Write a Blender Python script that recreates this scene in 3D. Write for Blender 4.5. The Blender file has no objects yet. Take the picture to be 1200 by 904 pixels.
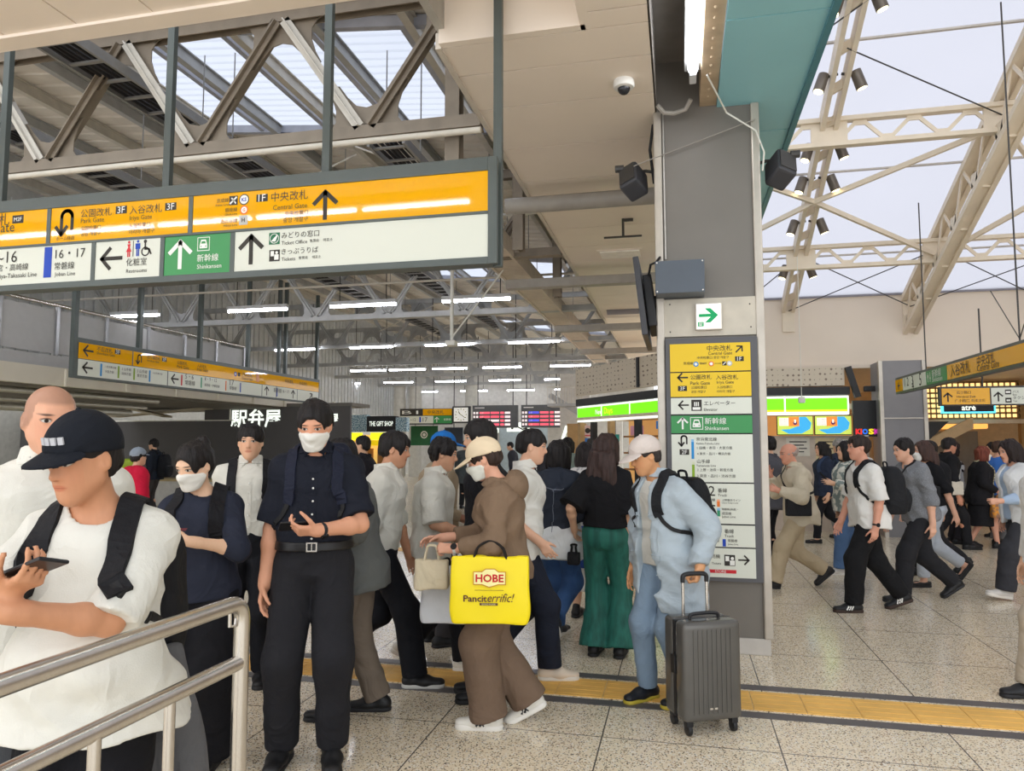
import bpy, bmesh, math, random
import numpy as np
from mathutils import Vector, Matrix, Euler
random.seed(7); np.random.seed(7)
SC = bpy.context.scene
COL = SC.collection
PI = math.pi

# ---------------------------------------------------------------- materials
def lin(c):
    c = c / 255.0
    return c / 12.92 if c <= 0.04045 else ((c + 0.055) / 1.055) ** 2.4
def rgb(t): return (lin(t[0]), lin(t[1]), lin(t[2]), 1.0)
_M = {}
def mat(name, col, rough=.6, metal=0., emit=0., var=.08, vs=7., bump=0., bs=80., spec=.4, sheen=0., stretch=None, col2=None, lo=.4, hi=.6, crease=0.):
    """procedural principled material: colour broken up by noise, optional second colour and bump"""
    if name in _M: return _M[name]
    m = bpy.data.materials.new(name); m.use_nodes = True
    nt = m.node_tree; N = nt.nodes; L = nt.links
    b = N['Principled BSDF']
    tc = N.new('ShaderNodeTexCoord'); src = tc.outputs['Object']
    if stretch:
        mp = N.new('ShaderNodeMapping'); mp.inputs['Scale'].default_value = stretch
        L.new(src, mp.inputs['Vector']); src = mp.outputs['Vector']
    no = N.new('ShaderNodeTexNoise'); no.inputs['Scale'].default_value = vs; no.inputs['Detail'].default_value = 3
    L.new(src, no.inputs['Vector'])
    mr = N.new('ShaderNodeMapRange'); mr.inputs[1].default_value = lo if col2 else .3; mr.inputs[2].default_value = hi if col2 else .7
    L.new(no.outputs['Fac'], mr.inputs[0])
    mx = N.new('ShaderNodeMix'); mx.data_type = 'RGBA'
    c = rgb(col)
    if col2: a, d = c, rgb(col2)
    else:
        a = tuple(min(1, x * (1 - var)) for x in c[:3]) + (1,); d = tuple(min(1, x * (1 + var)) for x in c[:3]) + (1,)
    mx.inputs[6].default_value = a; mx.inputs[7].default_value = d
    L.new(mr.outputs[0], mx.inputs[0]); L.new(mx.outputs[2], b.inputs['Base Color'])
    b.inputs['Roughness'].default_value = rough; b.inputs['Metallic'].default_value = metal
    b.inputs['Specular IOR Level'].default_value = spec
    if sheen: b.inputs['Sheen Weight'].default_value = sheen
    if emit:
        L.new(mx.outputs[2], b.inputs['Emission Color']); b.inputs['Emission Strength'].default_value = emit
    if bump or crease:
        n2 = N.new('ShaderNodeTexNoise'); n2.inputs['Scale'].default_value = bs
        L.new(src, n2.inputs['Vector'])
        bp = N.new('ShaderNodeBump'); bp.inputs['Strength'].default_value = bump; bp.inputs['Distance'].default_value = .01
        L.new(n2.outputs['Fac'], bp.inputs['Height']); L.new(bp.outputs['Normal'], b.inputs['Normal'])
        if crease:
            n4 = N.new('ShaderNodeTexNoise'); n4.inputs['Scale'].default_value = 5; n4.inputs['Detail'].default_value = 3; n4.inputs['Distortion'].default_value = .8; L.new(src, n4.inputs['Vector'])
            m4 = N.new('ShaderNodeMath'); m4.operation = 'PINGPONG'; m4.inputs[1].default_value = .5; L.new(n4.outputs['Fac'], m4.inputs[0])
            b4 = N.new('ShaderNodeBump'); b4.inputs['Strength'].default_value = crease; b4.inputs['Distance'].default_value = .06; L.new(m4.outputs[0], b4.inputs['Height']); L.new(bp.outputs['Normal'], b4.inputs['Normal']); L.new(b4.outputs['Normal'], b.inputs['Normal'])
    _M[name] = m
    return m
def cloth(name, col, **k):
    k.setdefault('rough', .85); k.setdefault('bump', .15); k.setdefault('bs', 240.); k.setdefault('var', .06); k.setdefault('spec', .2); k.setdefault('crease', .55)
    return mat('cloth_' + name, col, **k)
def glow(name, col, s): return mat(name, col, rough=.5, emit=s, var=.02)

# ---------------------------------------------------------------- objects
def tag(o, label=None, cat=None, group=None, kind=None):
    if label: o['label'] = label
    if cat: o['category'] = cat
    if group: o['group'] = group
    if kind: o['kind'] = kind
    return o
def thing(name, label, cat, loc=(0, 0, 0), rotz=0., group=None, kind=None):
    o = bpy.data.objects.new(name, None); COL.objects.link(o)
    o.empty_display_size = .1; o.location = loc; o.rotation_euler = (0, 0, rotz)
    return tag(o, label, cat, group, kind)
def frame(x, up=(0, 0, 1)):
    """orthonormal matrix with its z axis along x"""
    z = Vector(x).normalized(); u = Vector(up)
    if abs(z.dot(u.normalized())) > .98: u = Vector((0, 1, 0)) if abs(z.y) < .9 else Vector((1, 0, 0))
    xx = u.cross(z).normalized(); yy = z.cross(xx)
    return Matrix((xx, yy, z)).transposed()

class MB:
    def __init__(s): s.bm = bmesh.new()
    def poly(s, pts):
        vs = [s.bm.verts.new(p) for p in pts]; return s.bm.faces.new(vs)
    def box(s, c, size, R=None):
        h = Vector(size) / 2; R = R or Matrix.Identity(3); c = Vector(c)
        v = [s.bm.verts.new(c + R @ Vector((x * h.x, y * h.y, z * h.z))) for x in (-1, 1) for y in (-1, 1) for z in (-1, 1)]
        for f in ((0, 1, 3, 2), (4, 6, 7, 5), (0, 4, 5, 1), (2, 3, 7, 6), (0, 2, 6, 4), (1, 5, 7, 3)):
            s.bm.faces.new([v[i] for i in f])
        return s
    def bb(s, x0, x1, y0, y1, z0, z1): return s.box(((x0 + x1) / 2, (y0 + y1) / 2, (z0 + z1) / 2), (abs(x1 - x0), abs(y1 - y0), abs(z1 - z0)))
    def beam(s, a, b, w, h, up=(0, 0, 1)):
        a = Vector(a); b = Vector(b); M = frame(b - a, up)
        return s.box((a + b) / 2, (w, h, (b - a).length), M)
    def ibeam(s, a, b, w, h, t=.015, up=(0, 0, 1)):
        a = Vector(a); b = Vector(b); M = frame(b - a, up); L = (b - a).length; c = (a + b) / 2
        s.box(c, (t, h, L), M)
        for q in (-1, 1): s.box(c + M @ Vector((0, q * h / 2, 0)), (w, t, L), M)
        return s
    def tube(s, pts, r, n=10, cap=True, squash=None):
        pts = [Vector(p) for p in pts]; rings = []
        rr = r if isinstance(r, (list, tuple)) else [r] * len(pts)
        prev = None
        for i, p in enumerate(pts):
            d = (pts[min(i + 1, len(pts) - 1)] - pts[max(i - 1, 0)]).normalized()
            if prev is None:
                M = frame(d); u = M @ Vector((1, 0, 0))
            else:
                u = (prev - d * prev.dot(d)).normalized()
            v = d.cross(u); prev = u
            rings.append([s.bm.verts.new(p + (u * math.cos(2 * PI * k / n) + v * math.sin(2 * PI * k / n)) * rr[i]) for k in range(n)])
        for a, b in zip(rings, rings[1:]):
            for k in range(n): s.bm.faces.new((a[k], a[(k + 1) % n], b[(k + 1) % n], b[k]))
        if cap:
            s.bm.faces.new(rings[0][::-1]); s.bm.faces.new(rings[-1])
        return s
    def cyl(s, a, b, r, n=16, r2=None): return s.tube([a, b], [r, r if r2 is None else r2], n)
    def prism(s, pts, d, M=None, off=(0, 0, 0)):
        """2D outline (x, z) extruded along y by d"""
        M = M or Matrix.Identity(3); off = Vector(off)
        f = [s.bm.verts.new(off + M @ Vector((x, 0, z))) for x, z in pts]
        g = [s.bm.verts.new(off + M @ Vector((x, d, z))) for x, z in pts]
        n = len(pts)
        s.bm.faces.new(f); s.bm.faces.new(g[::-1])
        for i in range(n): s.bm.faces.new((f[i], g[i], g[(i + 1) % n], f[(i + 1) % n]))
        return s
    def lathe(s, prof, c=(0, 0, 0), n=20, M=None):
        M = M or Matrix.Identity(3); c = Vector(c); rings = []
        for r, z in prof:
            rings.append([s.bm.verts.new(c + M @ Vector((r * math.cos(2 * PI * k / n), r * math.sin(2 * PI * k / n), z))) for k in range(n)])
        for a, b in zip(rings, rings[1:]):
            for k in range(n): s.bm.faces.new((a[k], a[(k + 1) % n], b[(k + 1) % n], b[k]))
        s.bm.faces.new(rings[0][::-1]); s.bm.faces.new(rings[-1])
        return s
    def sphere(s, c, r, n=12):
        M = Matrix.Translation(c) @ (Matrix.Diagonal(tuple(r) + (1,)) if isinstance(r, (tuple, list)) else Matrix.Scale(r, 4))
        bmesh.ops.create_uvsphere(s.bm, u_segments=n, v_segments=n // 2 + 2, radius=1., matrix=M)
        return s
    def build(s, name, m, parent=None, bevel=0., seg=2, smooth=False, local=False):
        bm = s.bm
        bmesh.ops.recalc_face_normals(bm, faces=bm.faces[:])
        if bevel:
            ed = [e for e in bm.edges if len(e.link_faces) == 2 and e.calc_face_angle(0) > .5]
            bmesh.ops.bevel(bm, geom=ed, offset=bevel, segments=seg, affect='EDGES', profile=.6, clamp_overlap=True)
        if smooth:
            for f in bm.faces: f.smooth = True
            for e in bm.edges:
                if len(e.link_faces) == 2 and e.calc_face_angle(0) > .7: e.smooth = False
        o = bpy.data.objects.new(name, None)
        if local: off = Vector((0, 0, 0))
        elif parent is not None:
            off = Vector(parent.location); q = parent.parent
            while q is not None: off += Vector(q.location); q = q.parent
        else:
            co = [v.co for v in bm.verts]
            off = Vector(((min(c.x for c in co) + max(c.x for c in co)) / 2, (min(c.y for c in co) + max(c.y for c in co)) / 2, min(c.z for c in co)))
        bpy.data.objects.remove(o)
        if off.length: bmesh.ops.translate(bm, verts=bm.verts[:], vec=-off)
        me = bpy.data.meshes.new(name); bm.to_mesh(me); bm.free()
        me.materials.append(m)
        o = bpy.data.objects.new(name, me); COL.objects.link(o)
        if parent is not None: o.parent = parent
        elif not local: o.location = off
        return o
def struct(o): o['kind'] = 'structure'; return o

# ---------------------------------------------------------------- lettering
_T = {}
def glyphs(s, bold=0., shear=0.):
    k = (s, bold, shear)
    if k in _T: return _T[k]
    c = bpy.data.curves.new('t', 'FONT'); c.body = s; c.resolution_u = 2; c.offset = bold; c.shear = shear
    o = bpy.data.objects.new('t', c); COL.objects.link(o)
    e = o.evaluated_get(bpy.context.evaluated_depsgraph_get()); me = e.to_mesh()
    v = [(p.co.x, p.co.y) for p in me.vertices]; f = [tuple(p.vertices) for p in me.polygons]
    e.to_mesh_clear(); bpy.data.objects.remove(o); bpy.data.curves.remove(c)
    _T[k] = (v, f); return _T[k]

class Face:
    """a flat sign face: u to the right, v up, n towards the reader; marks collect per colour"""
    def __init__(s, parent, org=(0, 0, 0), u=(1, 0, 0), n=(0, -1, 0), local=False):
        s.loc = local; s.k = 0
        s.p = parent; s.o = Vector(org); s.u = Vector(u).normalized(); s.n = Vector(n).normalized(); s.v = s.n.cross(s.u); s.L = {}
        if s.v.z < 0: s.v = -s.v
    def P(s, x, y, d=.002): return s.o + s.u * x + s.v * y + s.n * d
    def bm(s, m, d=.002):
        if (m, d) not in s.L: s.L[(m, d)] = MB()
        return s.L[(m, d)]
    def text(s, t, x0, x1, yc, m, bold=0., d=.003, shear=0., h=None):
        s.k += 1; m0 = m; m = (m, s.k)
        v, f = glyphs(t, bold, shear)
        xa = min(p[0] for p in v); xb = max(p[0] for p in v); ya = min(p[1] for p in v); yb = max(p[1] for p in v)
        k = (x1 - x0) / max(.01, xb - xa); ky = k if h is None else h / max(.01, yb - ya)
        B = s.bm(m, d).bm
        vs = [B.verts.new(s.P(x0 + (p[0] - xa) * k, yc + (p[1] - (ya + yb) / 2) * ky, d)) for p in v]
        for q in f:
            try: B.faces.new([vs[i] for i in q])
            except ValueError: pass
    def rect(s, x0, x1, y0, y1, m, d=.0015):
        s.bm(m, d).poly([s.P(x0, y0, d), s.P(x1, y0, d), s.P(x1, y1, d), s.P(x0, y1, d)])
    def poly(s, pts, m, d=.002): s.bm(m, d).poly([s.P(x, y, d) for x, y in pts])
    def disc(s, x, y, r, m, d=.002, n=20, r0=None):
        if r0 is None: s.poly([(x + r * math.cos(2 * PI * k / n), y + r * math.sin(2 * PI * k / n)) for k in range(n)], m, d)
        else:
            for k in range(n):
                a = 2 * PI * k / n; b = 2 * PI * (k + 1) / n
                s.poly([(x + r0 * math.cos(a), y + r0 * math.sin(a)), (x + r * math.cos(a), y + r * math.sin(a)), (x + r * math.cos(b), y + r * math.sin(b)), (x + r0 * math.cos(b), y + r0 * math.sin(b))], m, d)
    def line(s, pts, w, m, d=.002):
        for (xa, ya), (xb, yb) in zip(pts, pts[1:]):
            dx, dy = xb - xa, yb - ya; l = math.hypot(dx, dy) or 1; px, py = -dy / l * w / 2, dx / l * w / 2
            ex, ey = dx / l * w * .35, dy / l * w * .35
            s.poly([(xa - ex + px, ya - ey + py), (xb + ex + px, yb + ey + py), (xb + ex - px, yb + ey - py), (xa - ex - px, ya - ey - py)], m, d)
    def arrow(s, x, y, L, ang, m, d=.002, w=.16):
        s.k += 1; m = (m, s.k, 'arrow')
        c, q = math.cos(ang), math.sin(ang)
        R = lambda a, b: (x + (a * c - b * q) * L, y + (a * q + b * c) * L)
        W = w * L
        s.line([R(-.5, 0), R(.42, 0)], W, m, d)
        s.line([R(.06, .42), R(.46, 0)], W, m, d); s.line([R(.06, -.42), R(.46, 0)], W, m, d)
    def uturn(s, x, y, h, m, d=.002):
        s.k += 1; m = (m, s.k, 'arrow')
        w = h * .14; r = h * .24
        arc = [(x + r * math.cos(a), y + h * .22 + r * math.sin(a)) for a in [PI * k / 10 for k in range(11)]]
        s.line([(x + r, y - h * .25)] + arc + [(x - r, y - h * .42)], w, m, d)
        s.line([(x - r - h * .24, y - h * .16), (x - r, y - h * .46), (x - r + h * .24, y - h * .16)], w, m, d)
    def done(s, name='pictogram'):
        out = []
        for (m, d), b in s.L.items():
            n = name
            if isinstance(m, tuple): m, n = m[0], (m[2] if len(m) > 2 else 'lettering')
            out.append(b.build(n, m, s.p, local=s.loc))
        s.L = {}; return out
# ================================================================ SETTING
BEIGE = mat('soffit_beige', (236, 223, 208), rough=.45, var=.03, vs=1.5)
TRUSS = mat('truss_taupe', (136, 124, 108), rough=.55, var=.12, vs=5)
TRUSSL = mat('truss_light', (206, 200, 188), rough=.5, var=.1, vs=5)
ROOFG = mat('roof_sheet', (226, 219, 208), rough=.6, var=.08, vs=3)
STEELC = mat('cream_steel', (232, 218, 196), rough=.5, var=.05, vs=4)
PILL = mat('pillar_metal', (120, 115, 108), rough=.4, metal=.15, var=.05, vs=2.2)
PANELG = mat('board_grey', (92, 92, 96), rough=.5, var=.03)
STEEL = mat('stainless', (205, 200, 192), rough=.26, metal=1., var=.05, vs=30, stretch=(1, 1, .05))
DKMETAL = mat('dark_metal', (74, 72, 70), rough=.5, metal=.3)
WALLB = mat('wall_beige', (233, 219, 202), rough=.7, var=.03, vs=1)
PIPEG = mat('pipe_grey', (158, 152, 143), rough=.45, var=.08)

# floor: terrazzo with joints
def floor_mat():
    m = bpy.data.materials.new('terrazzo'); m.use_nodes = True; nt = m.node_tree; N = nt.nodes; L = nt.links; b = N['Principled BSDF']
    tc = N.new('ShaderNodeTexCoord')
    def vor(scale, thr, sm):
        v = N.new('ShaderNodeTexVoronoi'); v.inputs['Scale'].default_value = scale; L.new(tc.outputs['Object'], v.inputs['Vector'])
        n = N.new('ShaderNodeTexWhiteNoise'); L.new(v.outputs['Position'], n.inputs['Vector'])
        a = N.new('ShaderNodeMapRange'); a.inputs[1].default_value = thr; a.inputs[2].default_value = thr + .05
        a.inputs[3].default_value = 0; a.inputs[4].default_value = 1; L.new(n.outputs['Value'], a.inputs[0])
        d = N.new('ShaderNodeMapRange'); d.inputs[1].default_value = .42; d.inputs[2].default_value = .5; d.inputs[3].default_value = 1; d.inputs[4].default_value = 0
        L.new(v.outputs['Distance'], d.inputs[0])
        mu = N.new('ShaderNodeMath'); mu.operation = 'MULTIPLY'; L.new(a.outputs[0], mu.inputs[0]); L.new(d.outputs[0], mu.inputs[1])
        return mu.outputs[0]
    def mix(f, A, B):
        x = N.new('ShaderNodeMix'); x.data_type = 'RGBA'; L.new(f, x.inputs[0])
        if isinstance(A, tuple): x.inputs[6].default_value = A
        else: L.new(A, x.inputs[6])
        x.inputs[7].default_value = B; return x.outputs[2]
    no = N.new('ShaderNodeTexNoise'); no.inputs['Scale'].default_value = 1.3; L.new(tc.outputs['Object'], no.inputs['Vector'])
    base = mix(no.outputs['Fac'], rgb((240, 225, 196)), rgb((230, 216, 190)))
    c = mix(vor(70, .60, 0), base, rgb((240, 234, 222)))
    c = mix(vor(105, .68, 0), c, rgb((168, 140, 110)))
    c = mix(vor(112, .76, 0), c, rgb((66, 58, 52)))
    br = N.new('ShaderNodeTexBrick'); br.offset = 0; br.squash = 1
    br.inputs['Scale'].default_value = 1; br.inputs['Brick Width'].default_value = .92; br.inputs['Row Height'].default_value = .92; br.inputs['Mortar Size'].default_value = .004
    br.inputs['Color1'].default_value = (0, 0, 0, 1); br.inputs['Color2'].default_value = (0, 0, 0, 1); br.inputs['Mortar'].default_value = (1, 1, 1, 1)
    mp = N.new('ShaderNodeMapping'); mp.inputs['Location'].default_value = (.38, .3, 0); L.new(tc.outputs['Object'], mp.inputs['Vector']); L.new(mp.outputs[0], br.inputs['Vector'])
    c = mix(br.outputs['Color'], c, rgb((92, 86, 80)))
    L.new(c, b.inputs['Base Color'])
    n3 = N.new('ShaderNodeTexNoise'); n3.inputs['Scale'].default_value = 3; L.new(tc.outputs['Object'], n3.inputs['Vector'])
    mr = N.new('ShaderNodeMapRange'); mr.inputs[3].default_value = .09; mr.inputs[4].default_value = .24; L.new(n3.outputs['Fac'], mr.inputs[0]); L.new(mr.outputs[0], b.inputs['Roughness'])
    b.inputs['Specular IOR Level'].default_value = .65
    return m
fl = MB(); fl.poly([(-26, -4, 0), (13, -4, 0), (13, 44, 0), (-26, 44, 0)])
floor = struct(fl.build('floor', floor_mat()))
# tactile guide strip with dark borders, blister/bar relief
YEL = mat('tactile_yellow', (234, 184, 96), rough=.5, var=.1, vs=4)
DKG = mat('strip_border', (92, 88, 88), rough=.4, var=.1)
t = MB()
for y in (4.53, 5.03): t.bb(-16, 8, y, y + .09, .0, .004)
struct(t.build('trim_border', DKG))
t = MB()
for k in range(54):
    x = -11.9 + k * .3
    t.bb(x + .002, x + .298, 4.66, 4.99, .0, .005)
    if k < 32:
        for j in range(6): t.bb(x + .015, x + .285, 4.685 + j * .053, 4.705 + j * .053, .005, .0095)
    else:
        for j in range(4): t.bb(x + .015, x + .285, 4.69 + j * .08, 4.71 + j * .08, .005, .007)
struct(t.build('trim_tactile_paving', YEL))
t = MB()
for k in range(24): t.bb(-9.6 + k * .3, -9.31 + k * .3, 10.2, 10.5, 0, .006)
struct(t.build('trim_tactile_paving', YEL))

# pillar
def pillar(x0, x1, y0, y1, z1, m, nm='pillar'):
    r = thing(nm, 'tall grey metal clad pillar carrying the direction board', 'pillar', ((x0 + x1) / 2, (y0 + y1) / 2, 0)); r['kind'] = 'structure'
    return r
pl = pillar(-.16, .645, 5.82, 6.62, 4.27, PILL)
MB().bb(-.135, .62, 5.85, 6.6, .12, 4.72).build('shaft', PILL, pl)
MB().bb(-.15, .635, 5.835, 6.615, 0, .12).build('plinth', mat('plinth', (196, 190, 182), rough=.4), pl, bevel=.006)
for x in (-.135, .62):
    for y in (5.85, 6.6):
        MB().bb(x - .032, x + .032, y - .032, y + .032, .12, 4.27).build('corner_strip', mat('strip_steel', (186, 178, 166), rough=.35, metal=.5), pl, bevel=.012)
MB().bb(-.115, .6, 5.828, 5.85, 2.42, 2.72).build('cover_plate', mat('cover_plate', (204, 196, 180), rough=.5), pl, bevel=.003)
bt = MB()
for x, z in ((-.06, 2.46), (.55, 2.48), (.545, 2.66), (-.06, 2.68)): bt.sphere((x, 5.828, z), .006, 8)
bt.build('bolt', DKMETAL, pl)
MB().tube([(-.09, 5.84, 4.25), (-.085, 5.835, 3.05)], .008, 6).build('conduit', mat('conduit', (200, 196, 190), rough=.3, metal=.6), pl)

# soffits and fascias near the pillar (all at the same height)
Z = 4.27
def soffit(x0, x1, ys, name='ceiling', m=BEIGE, gap=.007, th=.06):
    b = MB()
    for a, c in zip(ys, ys[1:]): b.bb(x0, x1, a + gap, c - gap, Z, Z + th)
    k = MB(); k.bb(x0 + .01, x1 - .01, ys[0], ys[-1], Z + .055, Z + .09); struct(k.build('ceiling_backing', TRUSS))
    return struct(b.build(name, m))
SEAM = BEIGE
soffit(-1.54, -.14, [4.52, 4.92, 5.48, 6.3, 7.15, 8., 8.85, 9.7, 10.55, 11.4, 12.25, 13.1, 14, 15, 16, 17, 19, 21, 23])
soffit(-.52, -.14, [2.2, 2.6, 3., 3.4, 3.8, 4.15, 4.33, 4.52])
b = MB()                                                    # raised recess beside the pillar line
b.bb(-1.54, -.55, 1.5, 4.5, Z + .30, Z + .34)
b.bb(-1.54, -.55, 4.46, 4.52, Z, Z + .34); b.bb(-.58, -.52, 1.5, 4.52, Z, Z + .34); b.bb(-1.03, -1.015, 1.5, 4.5, Z + .285, Z + .30)
struct(b.build('ceiling_recess', BEIGE))
b = MB()                                                    # panelled soffit over the left foreground
for k in range(15): b.bb(-10 + k * .57 + .006, -10 + (k + 1) * .57 - .006, -1, 3.72, Z, Z + .05)
b.bb(-10, -1.54, -1, 3.7, Z + .012, Z + .09)
b.bb(-10, -1.54, 3.72, 3.86, Z - .02, Z + .17)
struct(b.build('ceiling_soffit', BEIGE))
b = MB(); b.bb(-1.575, -1.535, 4.5, 24, Z - .015, Z + .1); struct(b.build('trim_1', mat('edge_trim', (206, 196, 182), rough=.5)))
# dark channel with riveted beam, then the blue fascia
b = MB(); b.bb(-.14, .33, -1, 5.86, Z + .42, Z + .46); b.bb(-.15, -.135, -1, 5.86, Z, Z + .45)
struct(b.build('ceiling_channel', mat('channel', (132, 127, 122), rough=.6)))
b = MB(); b.bb(.2, .33, -1, 5.86, Z + .02, Z + .42)
rv = random.Random(2)
for k in range(40): b.sphere((.265, 1.0 + k * .12, Z + .02), .012, 6)
struct(b.build('beam', mat('rivet_beam', (186, 164, 136), rough=.6, var=.15)))
TEAL = mat('teal_panel', (148, 204, 214), rough=.4, var=.04, vs=1)
b = MB()
for y0, y1 in ((-1, 1.2), (1.2, 2.9), (2.9, 4.62), (4.62, 6.4), (6.4, 8.2), (8.2, 10), (10, 11.8), (11.8, 13.9)): b.bb(.335, .96, y0 + .006, y1 - .006, Z, Z + .05)
b.bb(.34, .955, -1, 13.9, Z + .01, Z + .06)
struct(b.build('ceiling_teal', TEAL))
b = MB(); b.bb(.955, 1.0, -1, 13.9, Z - .03, Z + .62); struct(b.build('trim_2', mat('teal_edge', (74, 128, 140), rough=.4)))
# cross pipes / beams under the soffit
b = MB(); b.cyl((-1.75, 7.3, 4.08), (-.13, 7.3, 4.08), .085, 18); struct(b.build('pipe', PIPEG, smooth=True))
for y in (10.9, 15.4, 19.4):
    b = MB(); b.bb(-2.6, -.1, y - .09, y + .09, 3.98, 4.12); struct(b.build('beam', PIPEG, bevel=.01))

# ---- left hall: trusses, roof sheets, skylights
ROOFZ = lambda x: 5.95 + (-1.5 - x) * .10
def truss(y, zb=4.35, zt=5.55, x0=-14.2, x1=-1.62, m=TRUSS, near=False, first=-6.13, step=1.72):
    r = thing('roof_truss', 'riveted steel roof truss across the left hall', 'truss', ((x0 + x1) / 2, y, zb)); r['kind'] = 'structure'
    b = MB()
    for q in (-.05, .05): b.bb(x0, x1, y + q - .006, y + q + .006, zb - .05, zb + .06)
    b.bb(x0, x1, y - .08, y + .08, zb - .062, zb - .05)
    b.build('bottom_chord', m, r)
    b = MB()
    for q in (-.05, .05): b.bb(x0, x1, y + q - .006, y + q + .006, zt - .06, zt + .05)
    b.bb(x0, x1, y - .08, y + .08, zt + .05, zt + .062)
    b.build('top_chord', m, r)
    n0 = [first + k * step for k in range(-6, 6)]
    n0 = [x for x in n0 if x0 + .3 < x < x1 - .1]
    for x in n0:
        g = MB()                                              # gusset: curved-necked plate on the bottom chord
        hp = [(.46, 0), (.36, .05), (.30, .13), (.30, .24), (.34, .36), (.40, .47), (.27, .47), (.19, .36), (.10, .27)]; pts = [(-q, w) for q, w in hp] + [(0, .245)] + hp[::-1]
        g.prism(pts, .012, off=(x, y - .006, zb))
        g.build('gusset_plate', m, r)
        for sgn in (-1, 1):
            xt = x + sgn * step / 2
            if x0 < xt < x1 + .1:
                d = MB()
                for q in (-.045, .045): d.beam((x + sgn * .05, y + q, zb + .05), (xt - sgn * .04, y + q, zt - .05), .012, .10, up=(0, 1, 0)); 
                d.beam((x + sgn * .05, y - .05, zb + .05), (xt - sgn * .04, y - .05, zt - .05), .10, .012, up=(0, 1, 0))
                d.build('diagonal', m if sgn > 0 else (TRUSSL if near else m), r)  # near truss: light on the left-leaning diagonals is put into their colour
        xt = x + step / 2
        if xt < x1:
            g = MB(); pts = [(-q, -w) for q, w in hp] + [(0, -.245)] + [(q, -w) for q, w in hp[::-1]]
            g.prism(pts, .012, off=(xt, y - .006, zt)); g.build('gusset_plate', m, r)
    return r
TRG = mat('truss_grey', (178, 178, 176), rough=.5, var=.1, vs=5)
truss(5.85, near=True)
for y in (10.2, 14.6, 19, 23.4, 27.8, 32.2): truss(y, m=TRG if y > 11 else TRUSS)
# light pipe along the lower chord of the first truss
b = MB(); b.cyl((-9, 5.75, 4.235), (-1.6, 5.75, 4.235), .028, 10); struct(b.build('pipe', mat('pipe_cream', (206, 198, 182), rough=.5), smooth=True))
# brown vertical posts at the soffit edge
for y, z1 in ((5.95, 6.0), (8.6, 5.9), (11.5, 5.9)):
    b = MB(); b.ibeam((-1.9, y, 3.95), (-1.9, y, z1), .13, .13); struct(b.build('post', TRUSS))
# purlins running into the depth
for i, x in enumerate([-14.2 + k * 1.05 for k in range(12)]):
    b = MB(); b.ibeam((x, 3.9, ROOFZ(x) - .1), (x, 36, ROOFZ(x) - .1), .09, .16); struct(b.build('purlin', TRUSSL if i % 2 else TRG))
# corrugated roof in bays with skylight bands between
def corr(x0, x1, y0, y1, name, m, pitch=.30, dz=.03):
    b = MB(); n = int((y1 - y0) / pitch)
    for k in range(n):
        ya = y0 + (y1 - y0) * k / n; yb = y0 + (y1 - y0) * (k + .72) / n; yc = y0 + (y1 - y0) * (k + 1) / n
        for p, q, h0, h1 in ((ya, yb, 0, 0), (yb, yb + .02, 0, dz), (yb + .02, yc - .02, dz, dz), (yc - .02, yc, dz, 0)):
            b.poly([(x0, p, ROOFZ(x0) + h0), (x1, p, ROOFZ(x1) + h0), (x1, q, ROOFZ(x1) + h1), (x0, q, ROOFZ(x0) + h1)])
    return struct(b.build(name, m))
def sky_mat(nm, col, t):
    m = bpy.data.materials.new(nm); m.use_nodes = True; nt = m.node_tree; N = nt.nodes; L = nt.links
    N.remove(N['Principled BSDF'])
    tr = N.new('ShaderNodeBsdfTranslucent'); df = N.new('ShaderNodeBsdfDiffuse'); mx = N.new('ShaderNodeMixShader')
    tc = N.new('ShaderNodeTexCoord'); no = N.new('ShaderNodeTexNoise'); no.inputs['Scale'].default_value = .7; L.new(tc.outputs['Object'], no.inputs['Vector'])
    cm = N.new('ShaderNodeMix'); cm.data_type = 'RGBA'; L.new(no.outputs['Fac'], cm.inputs[0])
    a = rgb(col); cm.inputs[6].default_value = a; cm.inputs[7].default_value = tuple(x * .94 for x in a[:3]) + (1,)
    L.new(cm.outputs[2], tr.inputs[0]); L.new(cm.outputs[2], df.inputs[0]); mx.inputs[0].default_value = t
    L.new(df.outputs[0], mx.inputs[1]); L.new(tr.outputs[0], mx.inputs[2]); L.new(mx.outputs[0], N['Material Output'].inputs[0])
    return m
SKYL = sky_mat('skylight_sheet', (186, 190, 200), .95)
bands = [(6.9, 9.6), (17.2, 19.8), (27, 29.4)]
corr(-14.4, -1.5, 3.86, 6.3, 'window_4', SKYL, pitch=.2, dz=.02)  # unseen skylight, added above the soffit to brighten the trusses and floor
ye = 6.3
for k, (a, c) in enumerate(bands):
    corr(-14.4, -1.5, ye, a, 'ceiling_roof', ROOFG)
    # skylight only over the right part of each bay
    corr(-14.4, -7.2, a, c, 'ceiling_roof', ROOFG)
    corr(-7.2, -1.5, a, c, 'window_%d' % (k + 1), SKYL, pitch=.16, dz=.02)
    fr = MB()
    for y in (a, c): fr.beam((-7.2, y, ROOFZ(-7.2) - .05), (-1.5, y, ROOFZ(-1.5) - .05), .08, .12)
    for x in (-7.2, -6.1, -5., -3.9, -2.8, -1.7): fr.beam((x, a, ROOFZ(x) - .04), (x, c, ROOFZ(x) - .04), .07, .1)
    struct(fr.build('window_frame', mat('skyframe', (176, 178, 188), rough=.5)))
    ye = c
corr(-14.4, -1.5, ye, 38, 'ceiling_roof', ROOFG)
b = MB(); b.bb(-1.56, -1.5, 3.9, 38, Z + .1, 6.0); struct(b.build('wall_bulkhead', mat('bulkhead', (170, 166, 158), rough=.6)))
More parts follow.
